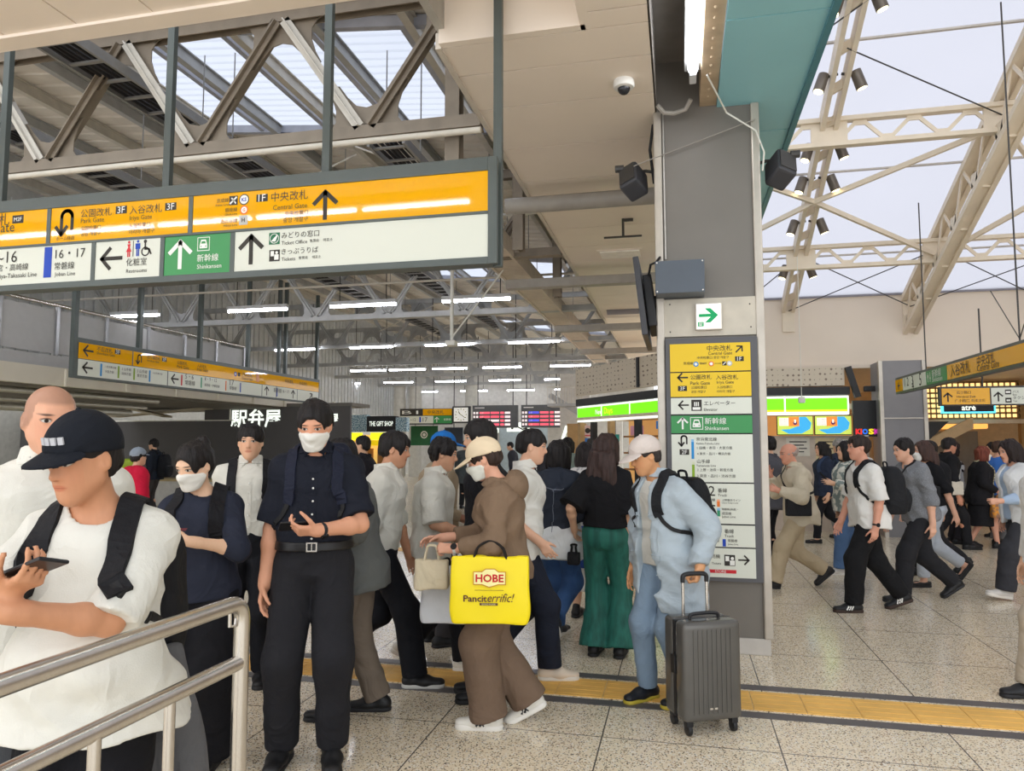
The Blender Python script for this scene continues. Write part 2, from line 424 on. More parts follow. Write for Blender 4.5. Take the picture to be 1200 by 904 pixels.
# ladder cable trays
TRAY = mat('tray_grey', (150, 149, 147), rough=.45, metal=.4)
BLK = mat('cable_black', (34, 32, 34), rough=.7)
for x, z, y0, y1 in ((-5.4, 5.15, 4.0, 22), (-3.0, 4.75, 7, 20), (-7.1, 4.95, 5, 26)):
    r = thing('cable_tray', {-5.4: 'ladder cable tray high above the big hanging yellow sign', -3.0: 'ladder cable tray under the roof near the ceiling soffit', -7.1: 'ladder cable tray under the roof over the balcony side'}[x], 'cable tray', (x, y0, z))
    b = MB()
    for q in (-.2, .2): b.bb(x + q - .015, x + q + .015, y0, y1, z, z + .1)
    b.build('side_rail', TRAY, r)
    b = MB()
    for k in range(int((y1 - y0) / .35)): b.bb(x - .2, x + .2, y0 + .1 + k * .35, y0 + .14 + k * .35, z + .01, z + .03)
    b.build('rung', TRAY, r)['kind'] = 'stuff'
    b = MB()
    for j in range(6): b.tube([(x - .15 + j * .06 + .015 * math.sin(k * 1.3 + j), y0 + .05 + k * (y1 - y0 - .1) / 30, z + .05) for k in range(31)], .02, 6)
    b.build('cable_bundle', BLK, r)['kind'] = 'stuff'
    b = MB()
    for k in range(5): 
        for q in (-.21, .21): b.cyl((x + q, y0 + .5 + k * 3, z), (x + q, y0 + .5 + k * 3, ROOFZ(x)), .008, 6)
    b.build('hanger_rod', TRAY, r)
# duct strip parallel to the soffit
b = MB(); 
for k in range(16): b.bb(-2.75, -2.35, 8.4 + k, 9.37 + k, 4.3, 4.5)
b.bb(-2.74, -2.36, 8.4, 24.3, 4.31, 4.49); b.bb(-2.79, -2.75, 8.4, 24.4, 4.27, 4.52); b.bb(-2.35, -2.31, 8.4, 24.4, 4.27, 4.52)
struct(b.build('duct', mat('duct', (206, 192, 176), rough=.5)))
# tie rods / conduits through the truss space
rr = random.Random(5)
for k in range(12):
    x = -9 + rr.random() * 7; y = 7 + rr.random() * 14; z = 4.5 + rr.random() * .8
    b = MB(); b.cyl((x, y, z), (x + rr.choice((-1.5, 1.5)), y + .2, z + .7), .014, 6); struct(b.build('brace_rod', TRUSSL))
for z, y in ((4.62, 9.2), (4.5, 12.2), (4.55, 16)):
    b = MB(); b.cyl((-13, y, z), (-1.7, y, z), .022, 8); struct(b.build('pipe', TRUSSL, smooth=True))
# white drop pole with brace
pw = thing('drop_pole', 'white vertical pole hanging from the hall roof below the big sign', 'pole', (-3.5, 10.9, 3.18))
WHT = mat('white_paint', (226, 224, 214), rough=.5)
MB().cyl((-3.5, 10.9, 3.18), (-3.5, 10.9, 5.3), .03, 10).build('pole', WHT, pw, smooth=True)
MB().cyl((-3.5, 10.9, 3.25), (-2.5, 10.9, 4.5), .014, 8).build('brace', WHT, pw, smooth=True)
MB().bb(-3.58, -3.42, 10.8, 11, 3.12, 3.2).build('end_box', WHT, pw, bevel=.01)

# ---- left side: balcony, walls
LG = mat('balcony_panel', (196, 196, 196), rough=.5, var=.03)
FASC = mat('fascia_cream', (236, 230, 214), rough=.6, var=.03, vs=2)
bal = thing('balcony', 'grey panelled balcony with steel top rail along the left wall', 'balcony', (-11.4, 10, 2.9)); bal['kind'] = 'structure'
for k in range(9):
    y = 6.2 + k * 1.16
    MB().bb(-11.03, -10.99, y + .03, y + 1.13, 3.2, 4.0 - (0)).build('panel', LG, bal, bevel=.004)
for k in range(10):
    y = 6.2 + k * 1.16
    MB().bb(-11.0, -10.95, y - .035, y + .035, 3.16, 4.06).build('post', mat('alu', (178, 178, 180), rough=.35, metal=.7), bal, bevel=.006)
MB().cyl((-10.98, 6, 4.08), (-10.98, 16.7, 4.08), .035, 10).build('top_rail', STEEL, bal, smooth=True)
MB().bb(-11.06, -10.96, 6, 16.7, 2.95, 3.16).build('kerb', LG, bal, bevel=.004)
b = MB(); b.bb(-11.6, -10.92, 4, 19.9, 2.62, 2.95)
for k in range(12): b.bb(-10.92, -10.88, 5 + k * 1.5, 5.12 + k * 1.5, 2.62, 2.93)
struct(b.build('fascia', FASC))
b = MB(); b.bb(-16, -11, 3, 20, 2.9, 2.96); struct(b.build('floor_balcony', FASC))
b = MB(); nb = 120
for k in range(nb):
    y = 2 + k * .3
    b.bb(-14.06, -14.0, y, y + .2, 2.9, 6.9)
b.bb(-14.2, -14.03, 0, 40, 2.9, 7.4)
struct(b.build('wall_left', mat('corrugated_wall', (206, 208, 208), rough=.5)))
# exposed services under the balcony
SV = mat('service_pipe', (196, 192, 180), rough=.35, metal=.3)
for z, r_, x in ((2.5, .05, -11.2), (2.36, .04, -11.5), (2.25, .075, -11.9), (2.42, .03, -12.3)):
    b = MB(); b.cyl((x, 3, z), (x, 13.8, z), r_, 10); struct(b.build('pipe', SV, smooth=True))
b = MB(); b.bb(-16, -11.05, 3, 20, 2.56, 2.62); struct(b.build('ceiling_underside', mat('underside', (120, 116, 108), rough=.8)))
DKW = mat('hoarding_dark', (88, 86, 86), rough=.55, var=.04, vs=2)
b = MB(); b.bb(-20, -13.5, 18.6, 18.7, 0, 2.25); b.bb(-13.5, -8.9, 18.6, 18.7, 0, 2.62); struct(b.build('wall_hoarding', DKW))
b = MB(); b.bb(-16.5, -12.5, 18.50, 18.53, 2.23, 2.26); b.bb(-12.62, -12.59, 18.5, 18.53, 2.23, 2.56); struct(b.build('trim_3', WHT))
b = MB(); b.beam((-16, 17.9, 2.35), (-12.9, 17.9, 2.56), .5, .03); b.beam((-15, 17.4, 2.56), (-13.8, 17.4, 2.32), .4, .05); struct(b.build('duct', mat('duct_cream', (200, 190, 168), rough=.7)))
b = MB(); b.bb(-16, -7.5, 12.2, 12.7, 0, .02)
# left boundary
b = MB(); b.bb(-20.1, -20, -4, 40, 0, 7); struct(b.build('wall_far_left', mat('wall_grey', (170, 168, 162), rough=.7)))
b = MB(); b.bb(-20, -8.9, 18.7, 19.9, 2.62, 2.72); struct(b.build('ceiling_shop', mat('underside', (120, 116, 108))))

# ---- back of the left hall
b = MB(); b.bb(-20, -1.2, 36, 36.2, 0, 7.5); struct(b.build('wall_back', mat('wall_back', (206, 204, 198), rough=.7)))
b = MB(); b.bb(-8.9, -5.5, 35.7, 35.95, 0, 2.4); struct(b.build('door_1', mat('passage', (190, 206, 212), rough=.5)))
for x in (-13.2, -12.4, -9.6):
    b = MB(); b.cyl((x, 33, 0), (x, 33, 4.5), .3, 20); struct(b.build('column', mat('col_white', (206, 204, 196), rough=.5), smooth=True))
b = MB(); b.bb(-3.9, -2.9, 24, 24.2, 0, 3.9); b.bb(-5.4, -2.3, 30, 30.2, 0, 2.6); struct(b.build('wall_mid', mat('wall_pale', (214, 212, 206), rough=.7)))

st = thing('stair_landing', 'small grey stair landing with railings high above the left end of the lime fascia', 'stairs', (-3.5, 21, 2.7)); st['kind'] = 'structure'
MB().bb(-3.75, -2.75, 20.8, 21.6, 2.66, 2.74).build('landing_slab', TRG, st); MB().beam((-3.7, 20.9, 3.0), (-2.5, 20.9, 2.25), .1, .16).build('stringer', TRG, st)
for k in range(11): MB().bb(-3.75 + k * .1, -3.73 + k * .1, 20.8, 20.82, 2.74, 3.2).build('baluster', TRUSSL, st)
MB().bb(-3.78, -2.72, 20.79, 20.83, 3.2, 3.24).build('top_rail', TRUSSL, st)
# ---- right hall: walls and membrane roof
Y0 = 14.4; ZT = 4.32; SL = .42
RZ = lambda y: ZT + (Y0 - y) * SL
MEMB = sky_mat('roof_membrane', (178, 178, 186), .97)
b = MB(); b.poly([(-1.4, Y0 + .3, RZ(Y0 + .3)), (14, Y0 + .3, RZ(Y0 + .3)), (14, -4, RZ(-4)), (-1.4, -4, RZ(-4))])
struct(b.build('window_roof', MEMB))
for y in (2.4, 4.3, 6.2, 8.1, 9.2, 11.3, 13.2):
    b = MB(); b.bb(.98, 13, y - .02, y + .02, RZ(y) - .03, RZ(y) - .005); struct(b.build('window_seam', mat('seam', (206, 200, 192), rough=.6)))
b = MB(); b.bb(.5, 13, Y0, Y0 + .25, 3.0, ZT + .02); b.bb(.5, 13, Y0 - .06, Y0, 2.96, 3.04); struct(b.build('wall_right_back', WALLB))
b = MB(); b.bb(.5, 13, Y0 - .03, Y0 + .01, ZT - .02, ZT + .05); struct(b.build('trim_4', mat('gutter', (150, 148, 158), rough=.5)))
b = MB(); b.bb(.9, 13, Y0 + .2, 24, 3.0, 3.06); struct(b.build('ceiling_arcade', mat('arcade_ceiling', (232, 214, 186), rough=.6)))
b = MB(); b.bb(2.5, 13, 22, 22.2, 0, 3.1); struct(b.build('wall_arcade_back', mat('arcade_back', (214, 190, 150), rough=.7)))
b = MB(); b.bb(12.9, 13, -4, 24, 0, 12); struct(b.build('wall_right', mat('wall_right', (214, 206, 194), rough=.7)))
def rib(x, wide, label):
    r = thing('roof_rib', label, 'roof rib', (x, Y0, RZ(Y0))); r['kind'] = 'structure'
    if wide:
        top = lambda y: RZ(y) - .1; bot = lambda y: RZ(y) - .1 - (.62 if y < 13.6 else .62 - .0 * (y - 13.6))
        for nm, fn in (('top_chord', top), ('bottom_chord', bot)):
            b = MB()
            for q in (-.09, .09): b.beam((x + q, Y0, fn(Y0)), (x + q, 0, fn(0)), .07, .09)
            b.beam((x, Y0, fn(Y0)), (x, 0, fn(0)), .24, .015)
            b.build(nm, STEELC, r)
        b = MB(); n = 34
        for k in range(n):
            ya = Y0 - .1 - k * .42; yb = ya - .42
            for q in (-.09, .09):
                if k % 2: b.beam((x + q, ya, top(ya)), (x + q, yb, bot(yb)), .02, .05)
                else: b.beam((x + q, ya, bot(ya)), (x + q, yb, top(yb)), .02, .05)
            if k % 2 == 0: b.box((x, ya, (top(ya) + bot(ya)) / 2 - .18), (.2, .22, .24))
        b.build('lattice', STEELC, r)
    else:
        b = MB()
        for q in (-.085, .085): b.beam((x + q, Y0, RZ(Y0) - .2), (x + q, 0, RZ(0) - .2), .06, .2)
        b.build('chord', STEELC, r)
        b = MB()
        for k in range(26): y = Y0 - .3 - k * .55; b.beam((x - .08, y, RZ(y) - .2), (x + .08, y - .12, RZ(y - .12) - .2), .03, .12)
        b.build('batten', STEELC, r)
    MB().box((x, Y0 - .02, RZ(Y0) - .4), (.22, .06, .5)).build('wall_shoe', STEELC, r, bevel=.01)
    return r
rib(2.03, False, 'slim cream roof rib carrying the spotlights'); rib(4.12, True, 'deep latticed cream roof rib at the right')
rib(6.3, True, 'latticed cream roof rib at the far right edge')
rib(8.6, False, 'slim cream roof rib beyond the frame')
for y in (10.2, 12.75, 7.6):
    r = thing('lattice_girder', {10.2: 'upper cream lattice girder crossing under the white roof', 12.75: 'lower cream lattice girder nearest the beige wall', 7.6: 'cream lattice girder high overhead'}[y], 'girder', (5, y, RZ(y) - .5)); r['kind'] = 'structure'
    zt, zb = RZ(y) - .16, RZ(y) - .50
    MB().bb(1, 12, y - .06, y + .06, zt - .03, zt + .03).build('top_chord', STEELC, r); MB().bb(1, 12, y - .06, y + .06, zb - .03, zb + .03).build('bottom_chord', STEELC, r)
    b = MB()
    x = 1.1; k = 0
    while x < 11.8:
        a, c = (zb, zt) if k % 2 else (zt, zb)
        b.beam((x, y, a), (x + .33, y, c), .05, .022, up=(0, 1, 0))
        b.box((x, y, a + (.05 if a == zb else -.05)), (.17, .02, .09))
        x += .33; k += 1
    b.build('lattice', STEELC, r)
    for xx in (2.03, 4.12, 6.3): MB().box((xx, y, (zt + zb) / 2), (.46, .03, .36)).build('gusset_plate', STEELC, r)
b = MB(); 
for xb, yb in ((4.12, 10.2), (4.12, 12.75), (.95, 10.75), (.95, 12.1)): b.beam((2.03, 11.4, RZ(11.4) - .38), (xb, yb, RZ(yb) - .42), .05, .07)
for xa, xb in ((4.12, 6.3), (6.3, 4.12)): b.beam((xa, 12.75, RZ(12.75) - .42), (xb, 10.2, RZ(10.2) - .42), .05, .07)
struct(b.build('brace', STEELC))
b = MB()
for xa, ya, xb, yb in ((2.03, 9.0, 4.12, 10.2), (.9, 9.4, 3.2, 7.6), (2.03, 12.75, 4.12, 14.3), (4.12, 12.75, 2.03, 14.3), (2.03, 12.75, 1.0, 14.3), (4.12, 12.75, 6.3, 14.3), (6.3, 12.75, 4.12, 14.3)): b.cyl((xa, ya, RZ(ya) - .3), (xb, yb, RZ(yb) - .3), .009, 6)
struct(b.build('tie_rod', DKMETAL))
# grey column in front of the arcade
r = thing('column', 'square grey column by the hanging sign in the right hall', 'pillar', (3.72, 13.9, 0)); r['kind'] = 'structure'
MB().bb(3.38, 4.06, 13.55, 14.2, 0, 3.0).build('shaft', mat('col_grey', (140, 138, 140), rough=.45, var=.03), r)
for x in (3.38, 4.06): MB().bb(x - .03, x + .03, 13.52, 13.6, 0, 3.0).build('corner_strip', mat('strip_steel', (186, 178, 166)), r)
MB().bb(3.4, 4.04, 13.535, 13.56, 2.0, 2.02).build('joint_strip', mat('strip_steel', (186, 178, 166)), r)
b = MB(); b.bb(4.14, 4.4, 14.6, 15, 0, 3.0); b.bb(7.4, 7.75, 16.8, 17.3, 0, 3.0); struct(b.build('column', WALLB))
# ================================================================ SIGNS
INK = mat('sign_ink', (52, 48, 42), rough=.6, var=.02)
SWHT = mat('sign_white', (214, 217, 204), rough=.35, var=.015, vs=1, emit=.06)
SYEL = mat('sign_yellow', (232, 168, 4), rough=.035, var=.015, vs=1, emit=.06)
SGRN = mat('sign_green', (54, 140, 76), rough=.35, var=.02, vs=1, emit=.06)
SLEM = mat('sign_lemon', (232, 194, 8), rough=.3, var=.015, vs=1, emit=.05)
PWHT = mat('print_white', (240, 240, 234), rough=.5, var=.01)
SFRM = mat('sign_frame', (84, 91, 88), rough=.4, metal=.2, var=.04)
BLUE = mat('print_blue', (20, 66, 176), rough=.5, var=.02)
LBLUE = mat('print_light_blue', (30, 140, 208), rough=.5, var=.02)
LIME = mat('print_lime', (136, 172, 40), rough=.5, var=.02)
RED = mat('print_red', (206, 36, 48), rough=.5, var=.02)
ORG = mat('print_orange', (232, 118, 36), rough=.5, var=.02)
PGRN = mat('print_green', (52, 150, 110), rough=.5, var=.02)
def put(F, rows, big=.0):
    for s, x0, x1, z, k in rows:
        if k == 'B':
            pad = .012
            F.rect(x0 - .004, x1 + .004, z - (x1 - x0) * .33, z + (x1 - x0) * .33, INK, .0015)
            F.text(s if len(s) < 4 else s[-3:], x0 + pad, x1 - pad, z, PWHT, .0, .003)
        else:
            F.text(s, x0, x1, z, {'K': INK, 'k': INK, 'W': PWHT, 'w': PWHT}[k], {'K': .0, 'k': 0, 'W': .0, 'w': .0}[k], .003)
def person_icon(F, x, z, h, m, skirt=False):
    F.disc(x, z + h * .42, h * .085, m)
    if skirt: F.poly([(x - h * .12, z + h * .3), (x + h * .12, z + h * .3), (x + h * .06, z + h * .1), (x + h * .2, z - h * .18), (x - h * .2, z - h * .18), (x - h * .06, z + h * .1)], m)
    else: F.poly([(x - h * .17, z + h * .3), (x + h * .17, z + h * .3), (x + h * .17, z - h * .05), (x + h * .09, z - h * .05), (x - h * .09, z - h * .05), (x - h * .17, z - h * .05)], m)
    for q in (-1, 1): F.rect(x + q * h * .06 - h * .04, x + q * h * .06 + h * .04, z - h * .5, z - h * .04, m, .0025)
def train_icon(F, x, z, s, fg, bg):
    F.rect(x - s, x + s, z - s, z + s, fg, .0015); F.rect(x - s * .9, x + s * .9, z - s * .9, z + s * .9, bg, .002)
    F.poly([(x - s * .38, z + s * .62), (x + s * .38, z + s * .62), (x + s * .62, z - s * .2), (x + s * .62, z - s * .62), (x - s * .62, z - s * .62), (x - s * .62, z - s * .2)], fg, .0025)
    F.poly([(x - s * .28, z + s * .4), (x + s * .28, z + s * .4), (x + s * .38, z + s * .05), (x - s * .38, z + s * .05)], bg, .003)
    for q in (-1, 1): F.disc(x + q * s * .38, z - s * .35, s * .1, bg, .003, 8)

# ---- the big hanging sign
bs = thing('hanging_sign', 'large hanging two-row yellow and white direction sign at upper left', 'sign', (-3.4, 4.34, 2.7))
b = MB(); b.bb(-6.4, -1.10, 4.30, 4.42, 2.7, 3.36); 
b.build('housing', SFRM, bs, bevel=.006)
b = MB()
for x0, x1, z0, z1 in ((-6.4, -1.14, 3.285, 3.372), (-6.4, -1.14, 2.69, 2.735), (-1.14, -1.08, 2.69, 3.372), (-6.4, -1.14, 3.008, 3.026)): b.bb(x0, x1, 4.262, 4.30, z0, z1)
for x, z0, z1 in ((-4.44, 3.02, 3.29), (-3.262, 3.02, 3.29), (-4.043, 2.73, 3.01), (-3.477, 2.73, 3.01), (-2.929, 2.73, 3.01)): b.bb(x - .017, x + .017, 4.266, 4.30, z0, z1)
b.build('frame', SFRM, bs, bevel=.003)
for x0, x1 in ((-6.4, -4.457), (-4.423, -3.279), (-3.245, -1.14)): MB().bb(x0, x1, 4.272, 4.30, 3.026, 3.285).build('yellow_panel', SYEL, bs)
for x0, x1, m, nm in ((-6.4, -4.06, SWHT, 'white_panel'), (-4.026, -3.494, SWHT, 'white_panel'), (-3.46, -2.946, SGRN, 'green_panel'), (-2.912, -1.14, SWHT, 'white_panel')): MB().bb(x0, x1, 4.272, 4.30, 2.735, 3.008).build(nm, m, bs)
F = Face(bs, (0, 4.272, 0))
put(F, [('改札', -4.989, -4.794, 3.232, 'K'), ('M2F', -4.764, -4.672, 3.226, 'B'), ('Shinobazu Gate', -5.4, -4.744, 3.172, 'k'), ('公園改札', -4.166, -3.905, 3.227, 'K'), ('3F', -3.87, -3.785, 3.231, 'B'), ('Park Gate', -4.163, -3.967, 3.173, 'k'), ('公园检票口', -4.159, -3.993, 3.118, 'k'), ('공원 개찰구', -4.157, -3.991, 3.075, 'k'), ('入谷改札', -3.757, -3.492, 3.222, 'K'), ('3F', -3.465, -3.383, 3.225, 'B'), ('Iriya Gate', -3.754, -3.572, 3.16, 'k'), ('入谷检票口', -3.759, -3.584, 3.11, 'k'), ('이리야 개찰구', -3.756, -3.547, 3.065, 'k'), ('ホーム経由', -4.369, -4.214, 3.055, 'k'), ('京成線', -3.061, -2.969, 3.236, 'k'), ('Keisei Line', -3.067, -2.968, 3.205, 'k'), ('銀座線', -2.993, -2.901, 3.166, 'k'), ('Ginza Line', -2.992, -2.9, 3.136, 'k'), ('日比谷線', -3.023, -2.898, 3.09, 'k'), ('Hibiya Line', -3.002, -2.897, 3.056, 'k'), ('1F', -2.754, -2.677, 3.231, 'B'), ('中央改札', -2.646, -2.375, 3.229, 'K'), ('Central Gate', -2.631, -2.379, 3.156, 'k'), ('中央检票口', -2.541, -2.372, 3.108, 'k'), ('중앙 개찰구', -2.553, -2.371, 3.064, 'k'), ('5~16', -4.95, -4.706, 2.946, 'K'), ('宇都宮・高崎線', -4.99, -4.602, 2.867, 'K'), ('Utsunomiya-Takasaki Line', -5.03, -4.523, 2.8, 'k'), ('16・17', -4.369, -4.113, 2.942, 'K'), ('常磐線', -4.371, -4.202, 2.854, 'K'), ('Joban Line', -4.368, -4.191, 2.79, 'k'), ('化粧室', -3.767, -3.599, 2.848, 'K'), ('Restrooms', -3.764, -3.596, 2.785, 'k'), ('新幹線', -3.199, -3.034, 2.845, 'W'), ('Shinkansen', -3.197, -3.009, 2.785, 'w'), ('みどりの窓口', -2.562, -2.288, 2.962, 'K'), ('Ticket Office', -2.561, -2.373, 2.91, 'k'), ('售票处', -2.355, -2.287, 2.912, 'k'), ('매표소', -2.257, -2.19, 2.912, 'k'), ('きっぷうりば', -2.559, -2.292, 2.852, 'K'), ('Tickets', -2.558, -2.457, 2.80, 'k'), ('售票处', -2.433, -2.365, 2.802, 'k'), ('매표소', -2.334, -2.272, 2.802, 'k')])
F.uturn(-4.285, 3.17, .19, INK); F.arrow(-2.25, 3.15, .185, PI / 2, INK); F.arrow(-3.895, 2.884, .17, PI, INK); F.arrow(-3.335, 2.882, .19, PI / 2, PWHT); F.arrow(-2.788, 2.884, .19, PI / 2, INK)
F.rect(-4.466, -4.40, 2.775, 3.0, BLUE)
person_icon(F, -3.75, 2.943, .115, RED, True); person_icon(F, -3.677, 2.945, .115, BLUE); F.rect(-3.718, -3.712, 2.888, 3.0, INK)
F.disc(-3.617, 2.99, .013, INK); F.line([(-3.617, 2.98), (-3.617, 2.935), (-3.585, 2.935), (-3.57, 2.90)], .012, INK); F.disc(-3.615, 2.918, .034, INK, r0=.024)
train_icon(F, -3.153, 2.942, .048, PWHT, SGRN)
F.rect(-2.965, -2.90, 3.198, 3.262, INK); F.line([(-2.955, 3.21), (-2.91, 3.25)], .012, PWHT, .003); F.line([(-2.945, 3.245), (-2.925, 3.225), (-2.915, 3.21)], .01, PWHT, .003)
F.disc(-2.851, 3.23, .038, INK); F.disc(-2.851, 3.23, .031, PWHT, .0025); F.text('KS', -2.87, -2.832, 3.23, BLUE, .03)
F.disc(-2.849, 3.158, .032, ORG); F.disc(-2.849, 3.158, .022, PWHT, .0025); F.text('G', -2.859, -2.839, 3.158, ORG, .03)
F.rect(-2.885, -2.82, 3.055, 3.12, mat('print_silver', (196, 196, 190))); F.text('H', -2.865, -2.84, 3.088, INK, .03)
F.rect(-2.655, -2.575, 2.905, 2.985, mat('print_forest', (40, 112, 76))); F.disc(-2.615, 2.945, .034, PWHT, .0025, r0=.03); F.poly([(-2.64, 2.925), (-2.605, 2.925), (-2.59, 2.968), (-2.612, 2.955)], PWHT, .0025); F.line([(-2.612, 2.925), (-2.60, 2.965)], .006, PWHT, .003)
F.rect(-2.65, -2.572, 2.79, 2.868, INK); F.rect(-2.64, -2.615, 2.825, 2.86, PWHT, .0025); F.disc(-2.595, 2.848, .01, PWHT, .0025); F.poly([(-2.612, 2.836), (-2.58, 2.836), (-2.58, 2.8), (-2.612, 2.8)], PWHT, .0025)
F.done()
for x, y in ((-4.98, 4.36), (-3.53, 4.36), (-2.29, 4.36), (-1.10, 4.37)):
    MB().bb(x - .028, x + .028, y - .022, y + .022, 3.36 if x < -1.2 else 2.69, 5.7).build('hanger_post', SFRM, bs, bevel=.004)

# ---- direction board on the pillar
pb = thing('direction_board', 'tall stack of yellow, green and white direction panels on the pillar', 'sign board', (.24, 5.81, .5))
MB().bb(-.10, .59, 5.795, 5.828, .54, 2.40).build('back_board', PANELG, pb, bevel=.003)
for (z1, z0), m, nm in zip(((2.356, 2.138), (2.129, 1.942), (1.933, 1.807), (1.795, 1.660), (1.650, 1.285), (1.275, .973), (.962, .80), (.790, .572)), (SLEM, SLEM, SWHT, SGRN, SWHT, SWHT, SWHT, SWHT), ('yellow_panel', 'yellow_panel', 'white_panel', 'green_panel', 'white_panel', 'white_panel', 'white_panel', 'white_panel')):
    MB().bb(-.065, .537, 5.785, 5.796, z0, z1).build(nm, m, pb)
b = MB()
for z in (2.1335, 1.9375, 1.801, 1.655, 1.28, .9675, .795): b.bb(-.065, .537, 5.788, 5.796, z - .006, z + .006)
b.build('joint', mat('black_joint', (26, 26, 28)), pb)
F = Face(pb, (0, 5.785, 0))
put(F, [('中央改札', .216, .403, 2.316, 'K'), ('Central Gate', .225, .403, 2.276, 'k'), ('中央检票口 중앙 개찰구', .141, .377, 2.244, 'k'), ('京成線', .037, .108, 2.203, 'k'), ('銀座線', .16, .211, 2.2, 'k'), ('日比谷線', .274, .319, 2.197, 'k'), ('1F', .427, .483, 2.229, 'B'), ('公園改札', .087, .247, 2.094, 'K'), ('入谷改札', .278, .442, 2.09, 'K'), ('Park Gate', .086, .233, 2.047, 'k'), ('Iriya Gate', .284, .41, 2.047, 'k'), ('公园检票口', .092, .207, 2.013, 'k'), ('入谷检票口', .283, .397, 2.013, 'k'), ('공원 개찰구', .091, .2, 1.98, 'k'), ('이리야 개찰구', .282, .415, 1.98, 'k'), ('3F', -.005, .056, 2.007, 'B'), ('エレベーター', .185, .416, 1.89, 'K'), ('Elevator', .184, .286, 1.841, 'k'), ('新幹線', .189, .347, 1.753, 'W'), ('Shinkansen', .188, .364, 1.697, 'w'), ('京浜東北線', .122, .274, 1.613, 'K'), ('Keihin-Tohoku Line', .122, .293, 1.58, 'k'), ('1 田端・赤羽・大宮方面', .127, .386, 1.547, 'k'), ('4 東京・品川・横浜方面', .126, .372, 1.502, 'k'), ('2F', -.001, .063, 1.514, 'B'), ('山手線', .125, .22, 1.443, 'K'), ('Yamanote Line', .118, .264, 1.411, 'k'), ('2 上野・池袋・新宿方面', .124, .388, 1.379, 'k'), ('3 東京・品川・渋谷方面', .123, .406, 1.333, 'k'), ('5~12', .038, .253, 1.219, 'K'), ('番線', .272, .341, 1.224, 'K'), ('Track', .272, .34, 1.188, 'k'), ('上野東京ライン', .302, .438, 1.151, 'k'), ('Ueno-Tokyo Line', .301, .419, 1.129, 'k'), ('高崎線', .176, .252, 1.152, 'k'), ('常磐線(快速)・', .3, .418, 1.081, 'k'), ('成田線', .3, .368, 1.051, 'k'), ('Joban Line', .299, .398, 1.024, 'k'), ('16・17', .058, .297, .913, 'K'), ('番線', .315, .383, .918, 'K'), ('Track', .315, .383, .883, 'k'), ('高崎線', .208, .276, .845, 'k'), ('常磐線', .339, .407, .848, 'k'), ('Joban Line', .338, .412, .82, 'k'), ('券売機', .18, .28, .729, 'K'), ('Tickets', .217, .285, .676, 'k')])
F.arrow(.455, 2.305, .065, PI / 4, INK); F.arrow(.027, 2.092, .075, PI, INK); F.arrow(.03, 1.877, .075, PI, INK); F.arrow(.022, 1.737, .085, PI / 2, PWHT); F.uturn(.03, 1.60, .085, INK); F.arrow(.452, .706, .075, 0, INK)
F.rect(.09, .168, 1.832, 1.918, INK); F.rect(.1, .158, 1.84, 1.86, PWHT, .0025)
for q in (.115, .129, .143): F.rect(q - .004, q + .004, 1.868, 1.9, PWHT, .0025)
train_icon(F, .127, 1.735, .048, PWHT, SGRN)
F.rect(.084, .104, 1.462, 1.592, LBLUE); F.rect(.084, .104, 1.592, 1.613, mat('print_sky', (140, 190, 230))); F.rect(.086, .106, 1.305, 1.418, LIME); F.rect(.086, .106, 1.42, 1.44, mat('print_pale', (214, 220, 190)))
F.rect(.265, .287, 1.1, 1.14, ORG); F.rect(.265, .287, 1.14, 1.155, mat('print_peach', (240, 170, 130))); F.rect(.265, .287, 1.028, 1.072, PGRN); F.rect(.265, .287, 1.072, 1.09, mat('print_sky', (140, 190, 230)))
F.rect(.30, .324, .803, .858, BLUE)
F.rect(.31, .388, .66, .742, INK); F.rect(.318, .345, .695, .732, PWHT, .0025); F.disc(.368, .715, .012, PWHT, .0025); F.rect(.35, .384, .665, .70, PWHT, .0025)
F.rect(.10, .395, .604, .63, RED); F.text('STORE', .24, .32, .617, PWHT, .0, .003)
for x, m in ((.131, LBLUE), (.246, ORG), (.382, mat('print_silver', (196, 196, 190)))): F.disc(x, 2.195, .02, m); F.disc(x, 2.195, .012, PWHT, .0025)
F.rect(.327, .359, 2.18, 2.212, INK); F.line([(.333, 2.186), (.353, 2.206)], .006, PWHT, .003)
F.done()

# ---- green arrow exit light
ex = thing('exit_light', 'white square guidance light with green arrow above the direction board', 'exit sign', (.235, 5.8, 2.462))
MB().bb(.135, .335, 5.785, 5.83, 2.462, 2.672).build('housing', mat('exit_case', (214, 208, 198), rough=.4), ex, bevel=.006)
MB().bb(.143, .327, 5.779, 5.786, 2.47, 2.664).build('lit_panel', glow('exit_white', (250, 246, 240), .55), ex)
F = Face(ex, (0, 5.779, 0)); GA = glow('exit_green', (0, 158, 92), .25)
F.poly([(.16, 2.562), (.16, 2.586), (.25, 2.586), (.205, 2.63), (.248, 2.63), (.306, 2.574), (.248, 2.518), (.205, 2.518), (.25, 2.562)], GA)
F.rect(.152, .196, 2.488, 2.524, GA); F.rect(.163, .171, 2.492, 2.52, PWHT, .003); F.line([(.178, 2.493), (.183, 2.518)], .006, PWHT, .003)
F.done('arrow')

